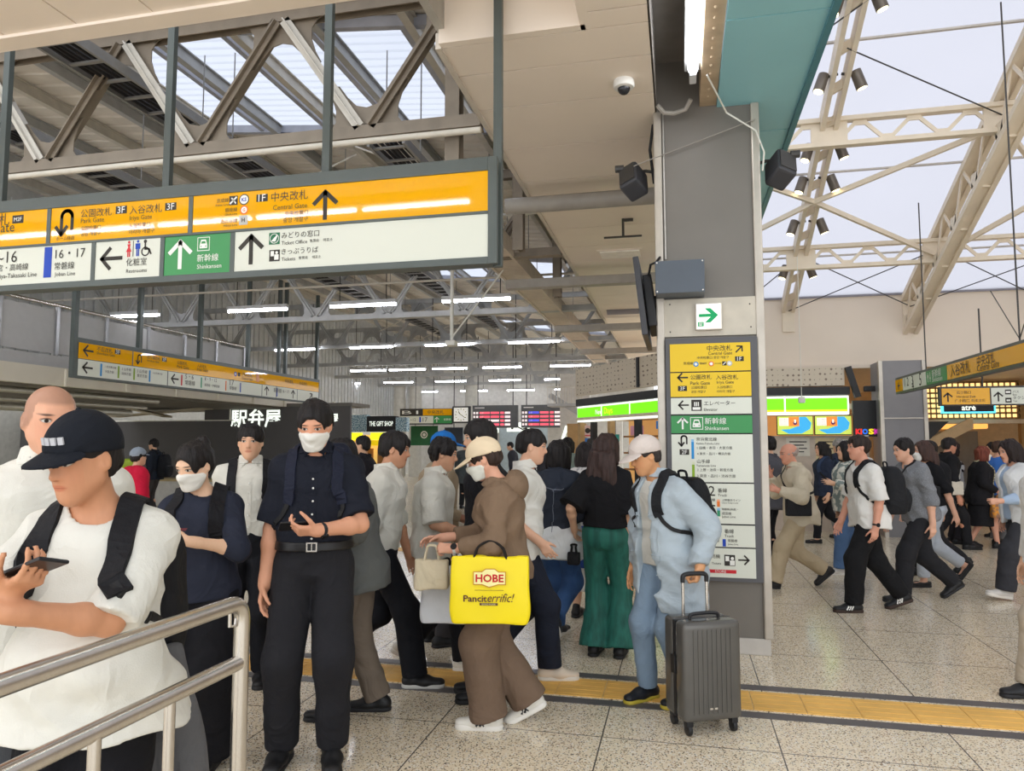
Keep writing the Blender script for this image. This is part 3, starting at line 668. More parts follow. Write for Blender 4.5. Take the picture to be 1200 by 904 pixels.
# ---- left wall sign
lsn = thing('hanging_sign', 'long yellow over white direction sign in front of the grey balcony', 'sign', (-9.5, 13.8, 2.66))
MB().bb(-9.58, -9.48, 9.72, 17.9, 2.64, 3.30).build('housing', SFRM, lsn, bevel=.006)
MB().bb(-9.48, -9.465, 9.8, 17.82, 2.96, 3.22).build('yellow_panel', SYEL, lsn); MB().bb(-9.48, -9.465, 9.8, 17.82, 2.68, 2.95).build('white_panel', SWHT, lsn)
F = Face(lsn, (-9.465, 0, 0), (0, 1, 0), (1, 0, 0))
put(F, [('不忍改札', 10.16, 10.5, 3.16, 'K'), ('Shinobazu Gate', 10.16, 10.56, 3.09, 'k'), ('3F', 10.56, 10.68, 3.16, 'B'), ('広小路改札', 11.34, 11.68, 3.16, 'K'), ('3F', 11.73, 11.85, 3.16, 'B'), ('Hirokoji Gate', 11.34, 11.65, 3.09, 'k'), ('公園改札', 12.15, 12.45, 3.15, 'k'), ('入谷改札', 12.75, 13.05, 3.15, 'k'), ('Park Gate', 12.15, 12.5, 3.07, 'k'), ('Iriya Gate', 12.75, 13.1, 3.07, 'k'), ('中央改札', 14.3, 14.7, 3.12, 'K'), ('Central Gate', 14.3, 14.7, 3.03, 'k'), ('中央改札', 16.1, 16.5, 3.12, 'k'), ('中央改札', 16.8, 17.2, 3.12, 'k'), ('1 京浜東北線', 10.35, 10.6, 2.88, 'k'), ('大宮方面', 10.35, 10.55, 2.80, 'k'), ('2 山手線', 10.73, 10.95, 2.88, 'k'), ('池袋方面', 10.73, 10.95, 2.80, 'k'), ('3 山手線', 11.1, 11.35, 2.88, 'k'), ('東京方面', 11.1, 11.35, 2.80, 'k'), ('4 京浜東北線', 11.5, 11.75, 2.88, 'k'), ('5・6', 12.4, 12.65, 2.9, 'K'), ('8・9・12', 13.0, 13.4, 2.9, 'K'), ('常磐線', 12.4, 12.7, 2.78, 'k'), ('高崎線・宇都宮線', 13.0, 13.5, 2.78, 'k'), ('17', 13.85, 14.0, 2.9, 'K'), ('常磐線', 13.85, 14.1, 2.78, 'k'), ('新幹線', 15.6, 15.95, 2.86, 'k'), ('16・17', 16.0, 16.3, 2.86, 'k')])
for y in (9.98,): F.arrow(y, 3.10, .2, PI, INK); F.arrow(y, 2.82, .2, PI, INK)
F.uturn(11.15, 3.09, .18, INK); F.arrow(12.1, 2.82, .2, PI, INK); F.arrow(15.3, 2.82, .2, PI / 2, INK); F.arrow(16.5, 2.82, .2, PI / 2, INK); F.arrow(17.4, 2.82, .2, PI / 4, INK)
for y, m in ((10.27, LBLUE), (10.66, LIME), (11.03, LIME), (11.42, LBLUE), (12.3, RED), (12.9, PGRN), (13.72, ORG), (14.25, BLUE), (15.75, BLUE)): F.rect(y - .02, y + .02, 2.71, 2.92, m)
for y in (10.98,): F.rect(y - .012, y + .012, 2.96, 3.22, SFRM)
for y in (11.9, 15.1, 15.72, 16.7): F.rect(y - .012, y + .012, 2.68, 2.95, SFRM)
F.disc(14.05, 3.1, .05, BLUE); F.disc(14.05, 3.1, .03, PWHT, .0025); F.rect(14.14, 14.22, 3.06, 3.14, INK); F.rect(14.85, 14.97, 3.0, 3.18, mat('print_peach', (240, 170, 130)))
F.done()
for y in (9.75, 11.2, 12.9, 14.6, 15.9, 16.2, 17.8): MB().bb(-9.57, -9.49, y - .04, y + .04, 2.66 if y in (9.75, 15.9) else 3.25, 5.6).build('hanger_post', SFRM, lsn, bevel=.004)

# ---- signs in the right hall
rs = thing('hanging_sign', 'slim slanting yellow, green and white sign hanging at the right edge', 'sign', (3.44, 10.4, 2.36))
MB().bb(3.40, 3.50, 7.6, 12.75, 2.37, 2.63).build('housing', SFRM, rs, bevel=.005)
for y0, y1, m, nm in ((7.6, 10.38, SYEL, 'yellow_panel'), (10.4, 11.2, SGRN, 'green_panel'), (11.22, 12.3, SWHT, 'white_panel'), (12.32, 12.7, SYEL, 'yellow_panel')): MB().bb(3.385, 3.40, y0, y1, 2.40, 2.59).build(nm, m, rs)
F = Face(rs, (3.385, 0, 0), (0, -1, 0), (-1, 0, 0))
put(F, [('入谷改札', -10.25, -9.6, 2.50, 'K'), ('中央改札', -9.4, -8.9, 2.53, 'k'), ('Central Gate', -9.4, -8.8, 2.45, 'k'), ('新幹線', -10.95, -10.6, 2.53, 'W'), ('Shinkansen', -10.95, -10.55, 2.45, 'w'), ('1 2', -12.2, -12.0, 2.52, 'K'), ('3', -11.85, -11.78, 2.52, 'K'), ('5', -11.5, -11.4, 2.5, 'K'), ('4', -11.85, -11.75, 2.44, 'k')])
person_icon(F, -11.12, 2.495, .13, PWHT); person_icon(F, -11.03, 2.495, .13, PWHT, True); F.arrow(-12.5, 2.49, .13, PI, INK)
F.done()
for y in (11.4, 8.45): MB().cyl((3.45, y, 2.6), (3.45, y, RZ(y) - .5), .009, 8).build('hanger_rod', DKMETAL, rs)
MB().tube([(3.45, 9.1, 3.3), (3.45, 8.45, 2.66), (3.45, 7.9, 3.3)], .006, 6).build('stay_wire', DKMETAL, rs)
r2 = thing('hanging_sign', 'small yellow and white exit sign hanging before the glowing grid front', 'sign', (4.7, 12.05, 2.14))
MB().bb(3.80, 5.6, 12.02, 12.1, 2.14, 2.43).build('housing', DKMETAL, r2, bevel=.004)
MB().bb(3.83, 4.47, 12.005, 12.02, 2.16, 2.40).build('yellow_panel', SYEL, r2); MB().bb(4.49, 5.58, 12.005, 12.02, 2.16, 2.40).build('white_panel', SWHT, r2)
F = Face(r2, (0, 12.005, 0))
put(F, [('広小路口', 4.03, 4.22, 2.34, 'K'), ('Hirokoji Exit', 4.03, 4.28, 2.27, 'k'), ('广小路口 히로코지', 4.0, 4.4, 2.215, 'k'), ('バス', 4.77, 4.85, 2.34, 'K'), ('Bus', 4.77, 4.82, 2.295, 'k'), ('タクシー', 4.77, 4.98, 2.25, 'K'), ('Taxi', 4.77, 4.82, 2.2, 'k')])
F.arrow(3.91, 2.27, .13, PI / 2, INK); F.arrow(4.58, 2.27, .13, PI / 2, INK); F.rect(4.67, 4.75, 2.3, 2.37, INK); F.rect(4.68, 4.74, 2.32, 2.35, PWHT, .0025); F.rect(4.67, 4.75, 2.18, 2.25, INK); F.rect(4.685, 4.735, 2.2, 2.225, PWHT, .0025)
F.done()
for x in (4.4, 5.2): MB().cyl((x, 12.06, 2.42), (x, 12.06, 3.6), .012, 8).build('hanger_rod', DKMETAL, r2)

# ---- convenience shop front (two facets) with lit fascia
GRNL = glow('fascia_green', (120, 226, 20), .9); YELL = glow('fascia_yellow', (240, 244, 40), .9); WL = glow('fascia_white', (244, 252, 240), 1.0)
sh = thing('shop_fascia', 'glowing lime green illuminated shop fascia behind the pillar', 'shop sign', (1.3, 14, 2.1))
def fascia(p, a, c, z0, z1):
    a = Vector((a[0], a[1], 0)); c = Vector((c[0], c[1], 0)); d = (c - a).normalized(); n = Vector((d.y, -d.x, 0)); L = (c - a).length
    R = Matrix((d, -n, Vector((0, 0, 1)))).transposed(); o = (a + c) / 2
    MB().box(o - n * .1 + Vector((0, 0, (z0 + z1) / 2)), (L, .2, z1 - z0), R).build('light_box', WL, p, bevel=.01)
    MB().box(o + n * .004 + Vector((0, 0, (z0 + z1) / 2 + .015)), (L - .06, .008, (z1 - z0) - .11), R).build('green_band', GRNL, p)
    MB().box(o + n * .006 + Vector((0, 0, z0 + .07)), (L - .06, .01, .035), R).build('yellow_band', YELL, p)
    b = MB()
    k = int(L / .95)
    for j in range(1, k): b.box(a + d * (L * j / k) + n * .012 + Vector((0, 0, (z0 + z1) / 2)), (.025, .012, z1 - z0), R)
    b.build('divider', WL, p)
    return d, n, a
fascia(sh, (-.3, 14.0), (2.96, 14.0), 2.10, 2.44)
d, n, a = fascia(sh, (-2.35, 17.0), (-.3, 14.0), 2.08, 2.44)
F = Face(sh, a + n * .02, d, n); F.text('New', .98, 1.28, 2.28, WL, .0, .016); F.text('Days', 1.38, 1.75, 2.27, YELL, .0, .016); F.done()
shop = thing('shop_unit', 'convenience shop kiosk under the lime green fascia with warm lit interior', 'shop', (.3, 15.5, 0)); shop['kind'] = 'structure'
DK = mat('shop_dark', (44, 44, 46), rough=.5)
def dots_mat():
    m = mat('dot_panel', (216, 204, 182), rough=.6, var=.02); m = m.copy(); nt = m.node_tree; N = nt.nodes; L = nt.links; b = N['Principled BSDF']
    tc = N.new('ShaderNodeTexCoord'); mp = N.new('ShaderNodeMapping'); mp.inputs['Scale'].default_value = (1, .0001, 1); L.new(tc.outputs['Object'], mp.inputs['Vector'])
    v = N.new('ShaderNodeTexVoronoi'); v.inputs['Scale'].default_value = 11; v.inputs['Randomness'].default_value = .25; v.distance = 'MANHATTAN'; L.new(mp.outputs[0], v.inputs['Vector'])
    lt = N.new('ShaderNodeMath'); lt.operation = 'LESS_THAN'; lt.inputs[1].default_value = .3; L.new(v.outputs['Distance'], lt.inputs[0])
    mx = N.new('ShaderNodeMix'); mx.data_type = 'RGBA'; mx.inputs[6].default_value = rgb((218, 206, 186)); mx.inputs[7].default_value = rgb((138, 122, 106)); L.new(lt.outputs[0], mx.inputs[0]); L.new(mx.outputs[2], b.inputs['Base Color'])
    return m
DOT = dots_mat()
MB().bb(-.3, 2.9, 14.0, 14.2, 2.62, 2.95).build('patterned_panel', DOT, shop); MB().bb(-.3, 2.98, 13.98, 14.3, 2.46, 2.6).build('dark_band', DK, shop)
dd = Vector((2.05, -3, 0)).normalized(); nn = Vector((dd.y, -dd.x, 0)); R = Matrix((dd, -nn, Vector((0, 0, 1)))).transposed()
MB().box(Vector((-1.32, 15.5, 2.53)), (3.6, .1, .16), R).build('dark_band', DK, shop); MB().box(Vector((-1.32, 15.5, 3.0)), (3.6, .1, .62), R).build('patterned_panel', DOT, shop)
MB().box(Vector((-.75, 14.65, 3.0)) + nn * .06, (.07, .04, .6), R).build('dark_post', DK, shop)
MB().bb(-.2, 4.0, 17.6, 17.7, 0, 2.2).build('back_wall', glow('shop_wall_glow', (236, 180, 110), .35), shop)  # wall glows by itself; the shop's warm lighting is put into its material
ctr = Vector((-1.32, 15.5, 0)) - nn * 1.5
MB().box(ctr + Vector((0, 0, 1.1)), (3.9, .08, 2.2), R).build('interior_wall', glow('shop_wall_glow', (236, 180, 110), .35), shop)  # same glowing material in place of lamps inside the shop
for k in range(4): MB().box(ctr + nn * .25 + Vector((0, 0, .6 + k * .38)), (3.0, .4, .04), R).build('shelf', mat('kiosk_wood', (170, 120, 70)), shop)
MB().box(Vector((-1.32, 15.5, 2.15)) - nn * .75, (3.6, 1.6, .06), R).build('ceiling_panel', mat('shop_ceiling', (240, 226, 200), rough=.6), shop)
for q, m_ in ((-1.62, mat('frame_tan', (190, 158, 112))), (-1.0, DK), (-.2, mat('frame_tan', (190, 158, 112))), (.9, DK)): MB().box(Vector((-1.32, 15.5, 1.03)) + dd * q, (.12, .12, 2.06), R).build('door_post', m_, shop)
for q, z, w_, h_, m_, lab in ((.35, 1.85, .5, .2, mat('flag_pink', (214, 150, 170)), 'pink hanging promotional board inside the warm lit shop'), (-.55, 1.7, .3, .16, mat('flag_teal', (60, 170, 160)), 'teal hanging promotional board inside the warm lit shop'), (1.3, 1.95, .4, .16, mat('poster_blue', (50, 120, 200)), 'blue hanging board at the pillar side of the warm lit shop')):
    c_ = Vector((-1.32, 15.5, z)) + dd * q - nn * .3
    p = thing('promo_board', lab, 'board', (c_.x, c_.y, z - h_ / 2)); MB().box(c_, (w_, .02, h_), R).build('board', m_, p); MB().cyl(c_ + Vector((0, 0, h_ / 2)), c_ + Vector((0, 0, 2.14 - z)), .006, 6).build('cord', DK, p)
MB().bb(-.25, 3.4, 14.1, 17.6, 2.2, 2.3).build('ceiling_panel', mat('shop_ceiling', (240, 226, 200), rough=.6), shop)
PAPER = mat('poster_paper', (226, 220, 206), rough=.7)
MB().bb(1.2, 3.3, 14.15, 14.2, 0, 1.72).build('front_panel', mat('shop_front', (206, 190, 174), rough=.6), shop)
for x0, x1, z0, z1, m in ((1.9, 2.3, 1.35, 1.68, PAPER), (2.4, 2.75, 1.2, 1.68, mat('poster_cream', (226, 206, 160))), (2.8, 3.15, 1.2, 1.66, PAPER)):
    p = thing('poster', {1.9: 'white notice poster left of the two others on the shop front', 2.4: 'cream poster in the middle of three on the shop front', 2.8: 'pale poster right of the two others on the shop front'}[x0], 'poster', ((x0 + x1) / 2, 14.14, z0), group='posters on the shop front')
    MB().bb(x0, x1, 14.138, 14.148, z0, z1).build('sheet', m, p)
    F = Face(p, (0, 14.138, 0))
    for j in range(4): F.rect(x0 + .05, x1 - .05 - .05 * (j % 2), z1 - .08 - j * .06, z1 - .06 - j * .06, INK)
    F.done('print')
# two lit advert screens
ADB = glow('advert_blue', (60, 170, 226), .7); ADG = glow('advert_lime', (196, 214, 90), .7); ADO = glow('advert_orange', (238, 140, 60), .7); ADW = glow('advert_white', (246, 240, 230), .7)
for x0, lab in ((1.72, 'left one of two identical lit advert screens under the green fascia'), (2.36, 'right one of two identical lit advert screens under the green fascia')):
    p = thing('advert_screen', lab, 'screen', (x0 + .3, 13.95, 1.72), group='advert screens under the fascia')
    MB().bb(x0, x0 + .62, 13.94, 14.0, 1.73, 2.08).build('bezel', DK, p, bevel=.004)
    MB().bb(x0 + .01, x0 + .61, 13.932, 13.94, 1.745, 2.07).build('display', ADG, p)
    F = Face(p, (x0, 13.932, 0)); rr = random.Random(4)
    pts = [(.08 + .03 * (k % 2), 1.80 - .03 * (k % 3) + .0) for k in range(2)] + [(.2, 1.755), (.35, 1.76), (.52, 1.80), (.58, 1.92), (.5, 2.06), (.38, 2.06), (.36, 1.9), (.2, 1.83)]
    F.poly([(.06, 1.83), (.2, 1.755), (.42, 1.76), (.56, 1.84), (.585, 1.95), (.5, 2.06), (.38, 2.06), (.38, 1.9), (.22, 1.84)], ADB, .002)
    F.rect(.2, .38, 1.89, 2.06, ADO, .003); F.rect(.04, .2, 1.9, 2.04, ADW, .003); F.disc(.31, 1.95, .035, mat('bottle_purple', (130, 60, 130)), .004); F.rect(.295, .325, 1.95, 2.01, ADW, .005)
    for j in range(3): F.text('すっきり', .05, .18, 2.01 - j * .045, INK, 0, .004)
    F.done('picture')
p = thing('hanging_sign', 'black hanging sign panel with rainbow letters beside the advert screens', 'sign', (3.25, 13.9, 1.7))
MB().bb(3.0, 3.52, 13.9, 13.98, 1.70, 2.34).build('panel', DK, p, bevel=.004)
F = Face(p, (0, 13.9, 0))
for ch, x, m in (('K', 3.03, glow('rb_red', (230, 40, 40), .8)), ('I', 3.11, glow('rb_or', (240, 60, 30), .8)), ('O', 3.14, glow('rb_bl', (40, 110, 230), .8)), ('S', 3.24, glow('rb_ye', (246, 220, 40), .8)), ('K', 3.33, glow('rb_pu', (190, 50, 160), .8))): F.text(ch, x, x + (.09 if ch != 'I' else .025), 1.79, m, .05, h=.1)
F.rect(3.08, 3.24, 1.705, 1.725, PWHT); F.done()
p = thing('wall_bracket', 'dark bracket with cameras and cables above the black sign panel', 'bracket', (3.2, 13.9, 2.45))
MB().beam((2.95, 13.95, 2.95), (3.1, 13.95, 2.4), .1, .1).build('arm', DK, p); MB().bb(3.2, 3.5, 13.9, 14.0, 2.5, 2.6).build('camera_body', DK, p, bevel=.02)

# ---- glowing grid shop front at the right
at = thing('grid_front', 'warm glowing grid screen shop front with dark name board', 'shop front', (6.2, 18, 2.0))
GLW = glow('grid_glow', (255, 214, 140), 1.3); WOODF = mat('grid_wood', (168, 130, 78), rough=.5)
b = MB()
for i in range(16):
    for j in range(7): b.bb(5.42 + i * .115, 5.50 + i * .115, 18.03, 18.06, 2.16 + j * .115, 2.235 + j * .115)
b.build('lit_cells', GLW, at)['kind'] = 'stuff'
b = MB(); b.bb(5.36, 7.28, 18.06, 18.1, 2.10, 2.97)
for i in range(17): b.bb(5.38 + i * .115, 5.405 + i * .115, 18.0, 18.06, 2.13, 2.96)
for j in range(8): b.bb(5.36, 7.28, 18.0, 18.06, 2.115 + j * .115, 2.145 + j * .115)
b.build('grid', WOODF, at)
for x in (5.3, 7.34): MB().bb(x - .06, x + .06, 18.0, 18.16, 0, 2.97).build('side_post', WOODF, at)
MB().bb(5.3, 7.6, 17.95, 18.2, 2.02, 2.11).build('lintel', mat('lintel', (226, 206, 176)), at)
nb = thing('name_board', 'dark navy name board with cyan lit edges on the grid front', 'shop sign', (6.2, 17.9, 2.24))
MB().bb(5.72, 6.72, 17.86, 17.95, 2.28, 2.62).build('board', mat('board_navy', (34, 40, 56), rough=.4), nb, bevel=.004)
CY = glow('cyan_edge', (90, 220, 255), 1.6)
MB().bb(5.69, 5.72, 17.85, 17.96, 2.25, 2.72).build('lit_edge', CY, nb); MB().bb(6.72, 6.75, 17.85, 17.96, 2.25, 2.45).build('lit_edge', CY, nb); MB().bb(5.72, 6.72, 17.85, 17.96, 2.25, 2.28).build('lit_edge', CY, nb)
F = Face(nb, (0, 17.86, 0)); F.text('atré', 6.08, 6.36, 2.37, WL, .02); F.done()
for nm, x0, x1, z0, z1, m, y in (('wall_panel', 5.4, 7.3, 1.2, 2.0, mat('warm_wall', (226, 190, 130), rough=.6), 21.5), ('wall_panel', 6.2, 7.6, .8, 1.9, mat('slate_wall', (110, 116, 120)), 21.3)):
    b = MB(); b.bb(x0, x1, y, y + .1, 0, z1); struct(b.build('wall_panel', m))
p = thing('pendant_lamp', 'wide amber drum lamp glowing inside the grid front shop', 'lamp', (7.0, 20.5, 1.95))
MB().lathe([(.5, 0), (.52, .02), (.52, .2), (.5, .22)], (7.0, 20.5, 1.95), 28).build('drum_shade', glow('amber', (255, 180, 90), 1.2), p, smooth=True); MB().cyl((7, 20.5, 2.15), (7, 20.5, 3.0), .012, 6).build('cord', DK, p)
b = MB(); b.prism([(4.9, 2.05), (5.6, 2.05), (4.95, 1.4)], .1, off=(0, 17.2, 0)); struct(b.build('stair_soffit', DK))
b = MB(); b.prism([(5.0, 1.3), (5.0, 1.55), (6.1, 2.15), (6.1, 1.9)], .1, off=(0, 17.3, 0)); struct(b.build('stair_side', mat('stair_beige', (214, 186, 144))))

# ---- dark hoarding lettering and far signs of the left hall
p = thing('wall_lettering', 'white lettering of three characters on the dark hoarding', 'lettering', (-12.2, 18.55, 2.1))
F = Face(p, (0, 18.6, 0)); F.text('駅弁屋', -12.62, -11.02, 2.30, WL, .02, .02); F.done()
p = thing('wall_lettering', 'white lettering on the dark hoarding, half behind the man in navy', 'lettering', (-9.8, 18.55, 2.1))
F = Face(p, (0, 18.6, 0)); F.text('駅弁屋', -10.3, -9.25, 2.25, WL, .02, .02); F.done()
p = thing('shop_sign', 'black gift shop sign with patterned ends far down the left hall', 'shop sign', (-10.4, 24, 2.0))
MB().bb(-10.85, -9.75, 24, 24.3, 2.0, 2.55).build('board', DK, p, bevel=.01); PAT = mat('blue_pattern', (206, 226, 232), col2=(96, 140, 160), vs=26, lo=.48, hi=.52)
MB().bb(-11.45, -10.85, 24.0, 24.3, 2.0, 2.6).build('patterned_end', PAT, p); MB().bb(-9.75, -9.35, 24, 24.3, 2.0, 2.5).build('patterned_end', PAT, p)
F = Face(p, (0, 24, 0)); F.text('THE GIFT SHOP', -10.75, -9.85, 2.28, WL, .01, h=.17); F.done()
p = thing('shop_kiosk', 'warm yellow lit kiosk under the gift shop sign', 'kiosk', (-11, 25, 0))
MB().bb(-12.2, -10.3, 25.2, 25.3, 0, 1.9).build('lit_wall', glow('kiosk_warm', (240, 196, 110), .6), p); MB().bb(-12.2, -11.5, 24.9, 25.1, 1.72, 1.98).build('yellow_box', YELL, p); MB().bb(-11.1, -10.5, 24.9, 25.1, 1.72, 1.98).build('yellow_box', YELL, p)
MB().bb(-12.2, -10.5, 24.8, 25, 1.5, 1.7).build('canopy', glow('kiosk_yellow', (250, 210, 20), .5), p)
for k in range(3): MB().bb(-12.1 + k * .6, -11.7 + k * .6, 25.1, 25.2, .5, 1.4).build('shelf', mat('kiosk_wood', (170, 120, 70)), p)
p = thing('hanging_sign', 'small distant yellow and white sign beside the round faced clock', 'sign', (-10.1, 28, 2.37))
MB().bb(-11.2, -8.95, 28.02, 28.12, 2.35, 3.0).build('housing', DK, p); MB().bb(-11.18, -10.2, 28, 28.02, 2.72, 2.98).build('dark_panel', INK, p); MB().bb(-10.2, -8.97, 28, 28.02, 2.72, 2.98).build('yellow_panel', SYEL, p); MB().bb(-11.18, -9.75, 28, 28.02, 2.4, 2.7).build('white_panel', SWHT, p); MB().bb(-9.75, -8.97, 28, 28.02, 2.4, 2.7).build('green_panel', SGRN, p)
F = Face(p, (0, 28, 0)); F.rect(-10.95, -10.88, 2.44, 2.66, RED); F.rect(-10.35, -10.28, 2.44, 2.66, BLUE); F.text('中央改札', -10.0, -9.3, 2.85, INK); F.text('1~12', -10.8, -10.5, 2.55, INK); F.text('17', -10.2, -10.0, 2.55, INK); F.text('新幹線', -9.3, -9.0, 2.55, PWHT); F.arrow(-9.6, 2.55, .2, PI / 2, PWHT); F.text('B1', -11.1, -10.4, 2.85, PWHT, h=.14); F.done()
p = thing('clock', 'square white faced clock hung beside the departure boards', 'clock', (-8.55, 28, 2.5))
MB().bb(-8.95, -8.2, 28, 28.15, 2.4, 3.08).build('case', DK, p, bevel=.02); MB().bb(-8.87, -8.28, 27.98, 28.0, 2.46, 3.02).build('dial', glow('dial', (240, 240, 232), .3), p)
F = Face(p, (-8.575, 27.98, 2.74))
for k in range(12): a = PI * k / 6; F.line([(.20 * math.cos(a), .20 * math.sin(a)), (.245 * math.cos(a), .245 * math.sin(a))], .025, INK)
F.line([(-.08, .06), (.16, -.12)], .025, INK); F.line([(-.05, .04), (-.1, .12)], .03, INK); F.done('hands')
RW = glow('led_red', (240, 90, 110), .9); BW = glow('led_blue', (84, 84, 214), .9); GW = glow('led_white', (232, 214, 214), .9)
for x0, x1, lab, ms in ((-8.1, -6.25, 'departure board with pink rows next to the clock', (RW, RW, GW, RW)), (-6.1, -4.5, 'departure board with blue and red rows right of the pink one', (BW, RW, BW, RW))):
    p = thing('departure_board', lab, 'departure board', ((x0 + x1) / 2, 28, 2.2), group='departure boards')
    MB().bb(x0, x1, 28, 28.2, 2.2, 3.1).build('case', mat('case_grey', (96, 98, 100), rough=.5), p, bevel=.01)
    F = Face(p, (0, 28, 0)); rr = random.Random(int(x0 * 10))
    for j in range(4):
        z = 2.33 + j * .155
        for xa, xb, m in ((.04, .12, GW), (.16, .24, GW), (.3, .72, ms[3 - j]), (.76, 1.1, ms[(3 - j) if x0 < -7 else 1]), (1.16, 1.3, RW), (1.34, 1.56, GW)):
            F.rect(x0 + xa, x0 + xb, z - .04, z + .045, m); 
        F.text('上野', x0 + .32, x0 + .46, z, PWHT, 0, .004)
    F.rect(x0 + .1, x0 + .5, 2.98, 3.02, PWHT); F.done('rows')
    for q in (x0 + .2, x1 - .2): MB().cyl((q, 28.1, 3.08), (q, 28.1, 5.9), .02, 8).build('hanger_rod', DKMETAL, p)
for x, z, tx, lab in ((-8.3, 2.1, '1F', 'white lit sign box below the clock'), (-6.9, 2.15, 'WC', 'white lit sign box below the pink departure board')):
    p = thing('sign_box', lab, 'sign', (x, 31, z)); MB().bb(x - .5, x + .5, 31, 31.15, z - .05, z + .35).build('light_box', WL, p, bevel=.01); F = Face(p, (x, 31, z)); F.rect(-.3, -.2, .05, .2, INK); F.line([(-.1, .2), (.2, .05), (.4, .1)], .06, INK); F.done('pictogram')
p = thing('green_poster', 'dark green poster hanging below the distant yellow sign', 'poster', (-10.5, 29, 1.4)); MB().bb(-11.1, -9.9, 29, 29.05, 1.5, 2.32).build('sheet', mat('poster_green', (36, 100, 62)), p); F = Face(p, (-10.5, 29, 1.95)); F.disc(0, 0, .16, PWHT, r0=.11); F.disc(0, 0, .07, PWHT); F.done('emblem')
for q in (-10.9, -10.1): MB().cyl((q, 29.02, 2.3), (q, 29.02, 5.9), .015, 6).build('hanger_rod', DKMETAL, p)
p = thing('dark_screen', 'dark blank screen right of the green poster', 'screen', (-9.2, 29, 1.6)); MB().bb(-9.6, -8.8, 29, 29.08, 1.55, 2.25).build('screen', mat('screen_slate', (54, 62, 78), rough=.3), p, bevel=.01)
MB().cyl((-9.2, 29.04, 2.24), (-9.2, 29.04, 5.9), .02, 8).build('hanger_rod', DKMETAL, p)
p = thing('wall_lettering', 'small white glowing script on the pale wall by the lime fascia', 'lettering', (-3.4, 23.95, 1.8)); F = Face(p, (0, 23.99, 0)); F.text('hid', -3.85, -3.05, 1.95, WL, .04, .02, .3); F.done()
MB_ = MB(); MB_.bb(-2.9, -2.4, 19, 19.2, 0, 2.1); struct(MB_.build('door_2', mat('door_tan', (186, 150, 100))))
for x0, z0, z1, m, lab in ((-2.55, 1.75, 2.05, mat('poster_pink', (226, 196, 190)), 'pinkish poster on the tan post left of the shop'), (-2.5, 1.55, 1.72, mat('poster_blue', (50, 120, 200)), 'blue poster under the pinkish poster left of the shop')):
    p = thing('poster', lab, 'poster', (x0 + .2, 18.9, z0)); MB().bb(x0, x0 + .4, 18.96, 19.0, z0, z1).build('sheet', m, p); F = Face(p, (x0, 18.96, z0)); F.disc(.2, (z1 - z0) * .55, .07, INK); F.rect(.05, .35, .02, .05, RED); F.done('print')

# ================================================================ LIGHTS AND DEVICES
TUBE = glow('tube_glow', (240, 243, 255), 40.0); FIX = mat('fixture_white', (206, 208, 210), rough=.4)
def tube_light(x, y, z, L, label, group, axis='x', proto=[None]):
    if proto[0] is None:
        t = thing('fluorescent_light', label, 'ceiling light', (x, y, z), 0, group)
        MB().bb(-.5, .5, -.05, .05, .03, .10).build('fixture_body', FIX, t, local=True)
        MB().cyl((-.49, 0, .0), (.49, 0, 0), .022, 8).build('tube', TUBE, t, local=True)
        b = MB()
        for q in (-.35, .35): b.cyl((q, 0, .1), (q, 0, 1.3), .008, 5)
        b.build('hanger_rod', DKMETAL, t, local=True)
        proto[0] = t
    else:
        p = proto[0]; t = p.copy(); COL.objects.link(t); t['label'] = label; t['group'] = group
        for ch in list(p.children):
            c = ch.copy(); COL.objects.link(c); c.parent = t
        t.location = (x, y, z)
    t.scale = (L, 1, 1) if abs(L - 1) > .01 else (1, 1, 1)
    if axis == 'y': t.rotation_euler = (0, 0, PI / 2)
    return t
rows = [(13.0, 4.27, [(-11.2, 1.2), (-8.3, 1.35), (-6.0, 1.4), (-3.7, 1.35)]), (18.8, 4.27, [(-10.7, 1.4), (-8.4, 1.3), (-6.1, 1.4), (-3.75, 1.4)]), (24.4, 4.22, [(-11, 1.4), (-9.5, 1.4), (-7.9, 1.3), (-6, 1.4), (-3.6, 1.4)]), (29.8, 4.25, [(-14.5, 1.4), (-12, 1.4), (-9.6, 1.4), (-7.2, 1.4), (-4.8, 1.4)]), (34.8, 4.2, [(-15, 1.4), (-12.6, 1.4), (-10, 1.4), (-7.6, 1.4), (-5.2, 1.4)])]
names = ['nearest row across the left hall', 'second row across the left hall', 'third row across the left hall', 'fourth row across the left hall', 'farthest row across the left hall']
pos = [['first from the left', 'second from the left', 'third from the left', 'rightmost'], ['first from the left', 'second from the left', 'third from the left', 'rightmost'], ['first from the left', 'second from the left', 'third from the left', 'fourth from the left', 'rightmost']] + [['first from the left', 'second from the left', 'third from the left', 'fourth from the left', 'rightmost']] * 2
for (y, z, xs), nm, ps in zip(rows, names, pos):
    for (x, L), q in zip(xs, ps): tube_light(x, y, z, L, 'white fluorescent tube, %s in the %s' % (q, nm), 'fluorescent lights of the left hall')
for x, y, L, lab in ((-12.7, 9.2, 1.3, 'white fluorescent tube over the grey balcony'), (-9.2, 7.4, 1.3, 'white fluorescent tube high behind the big sign')): tube_light(x, y, 4.6, L, lab, 'fluorescent lights of the left hall')
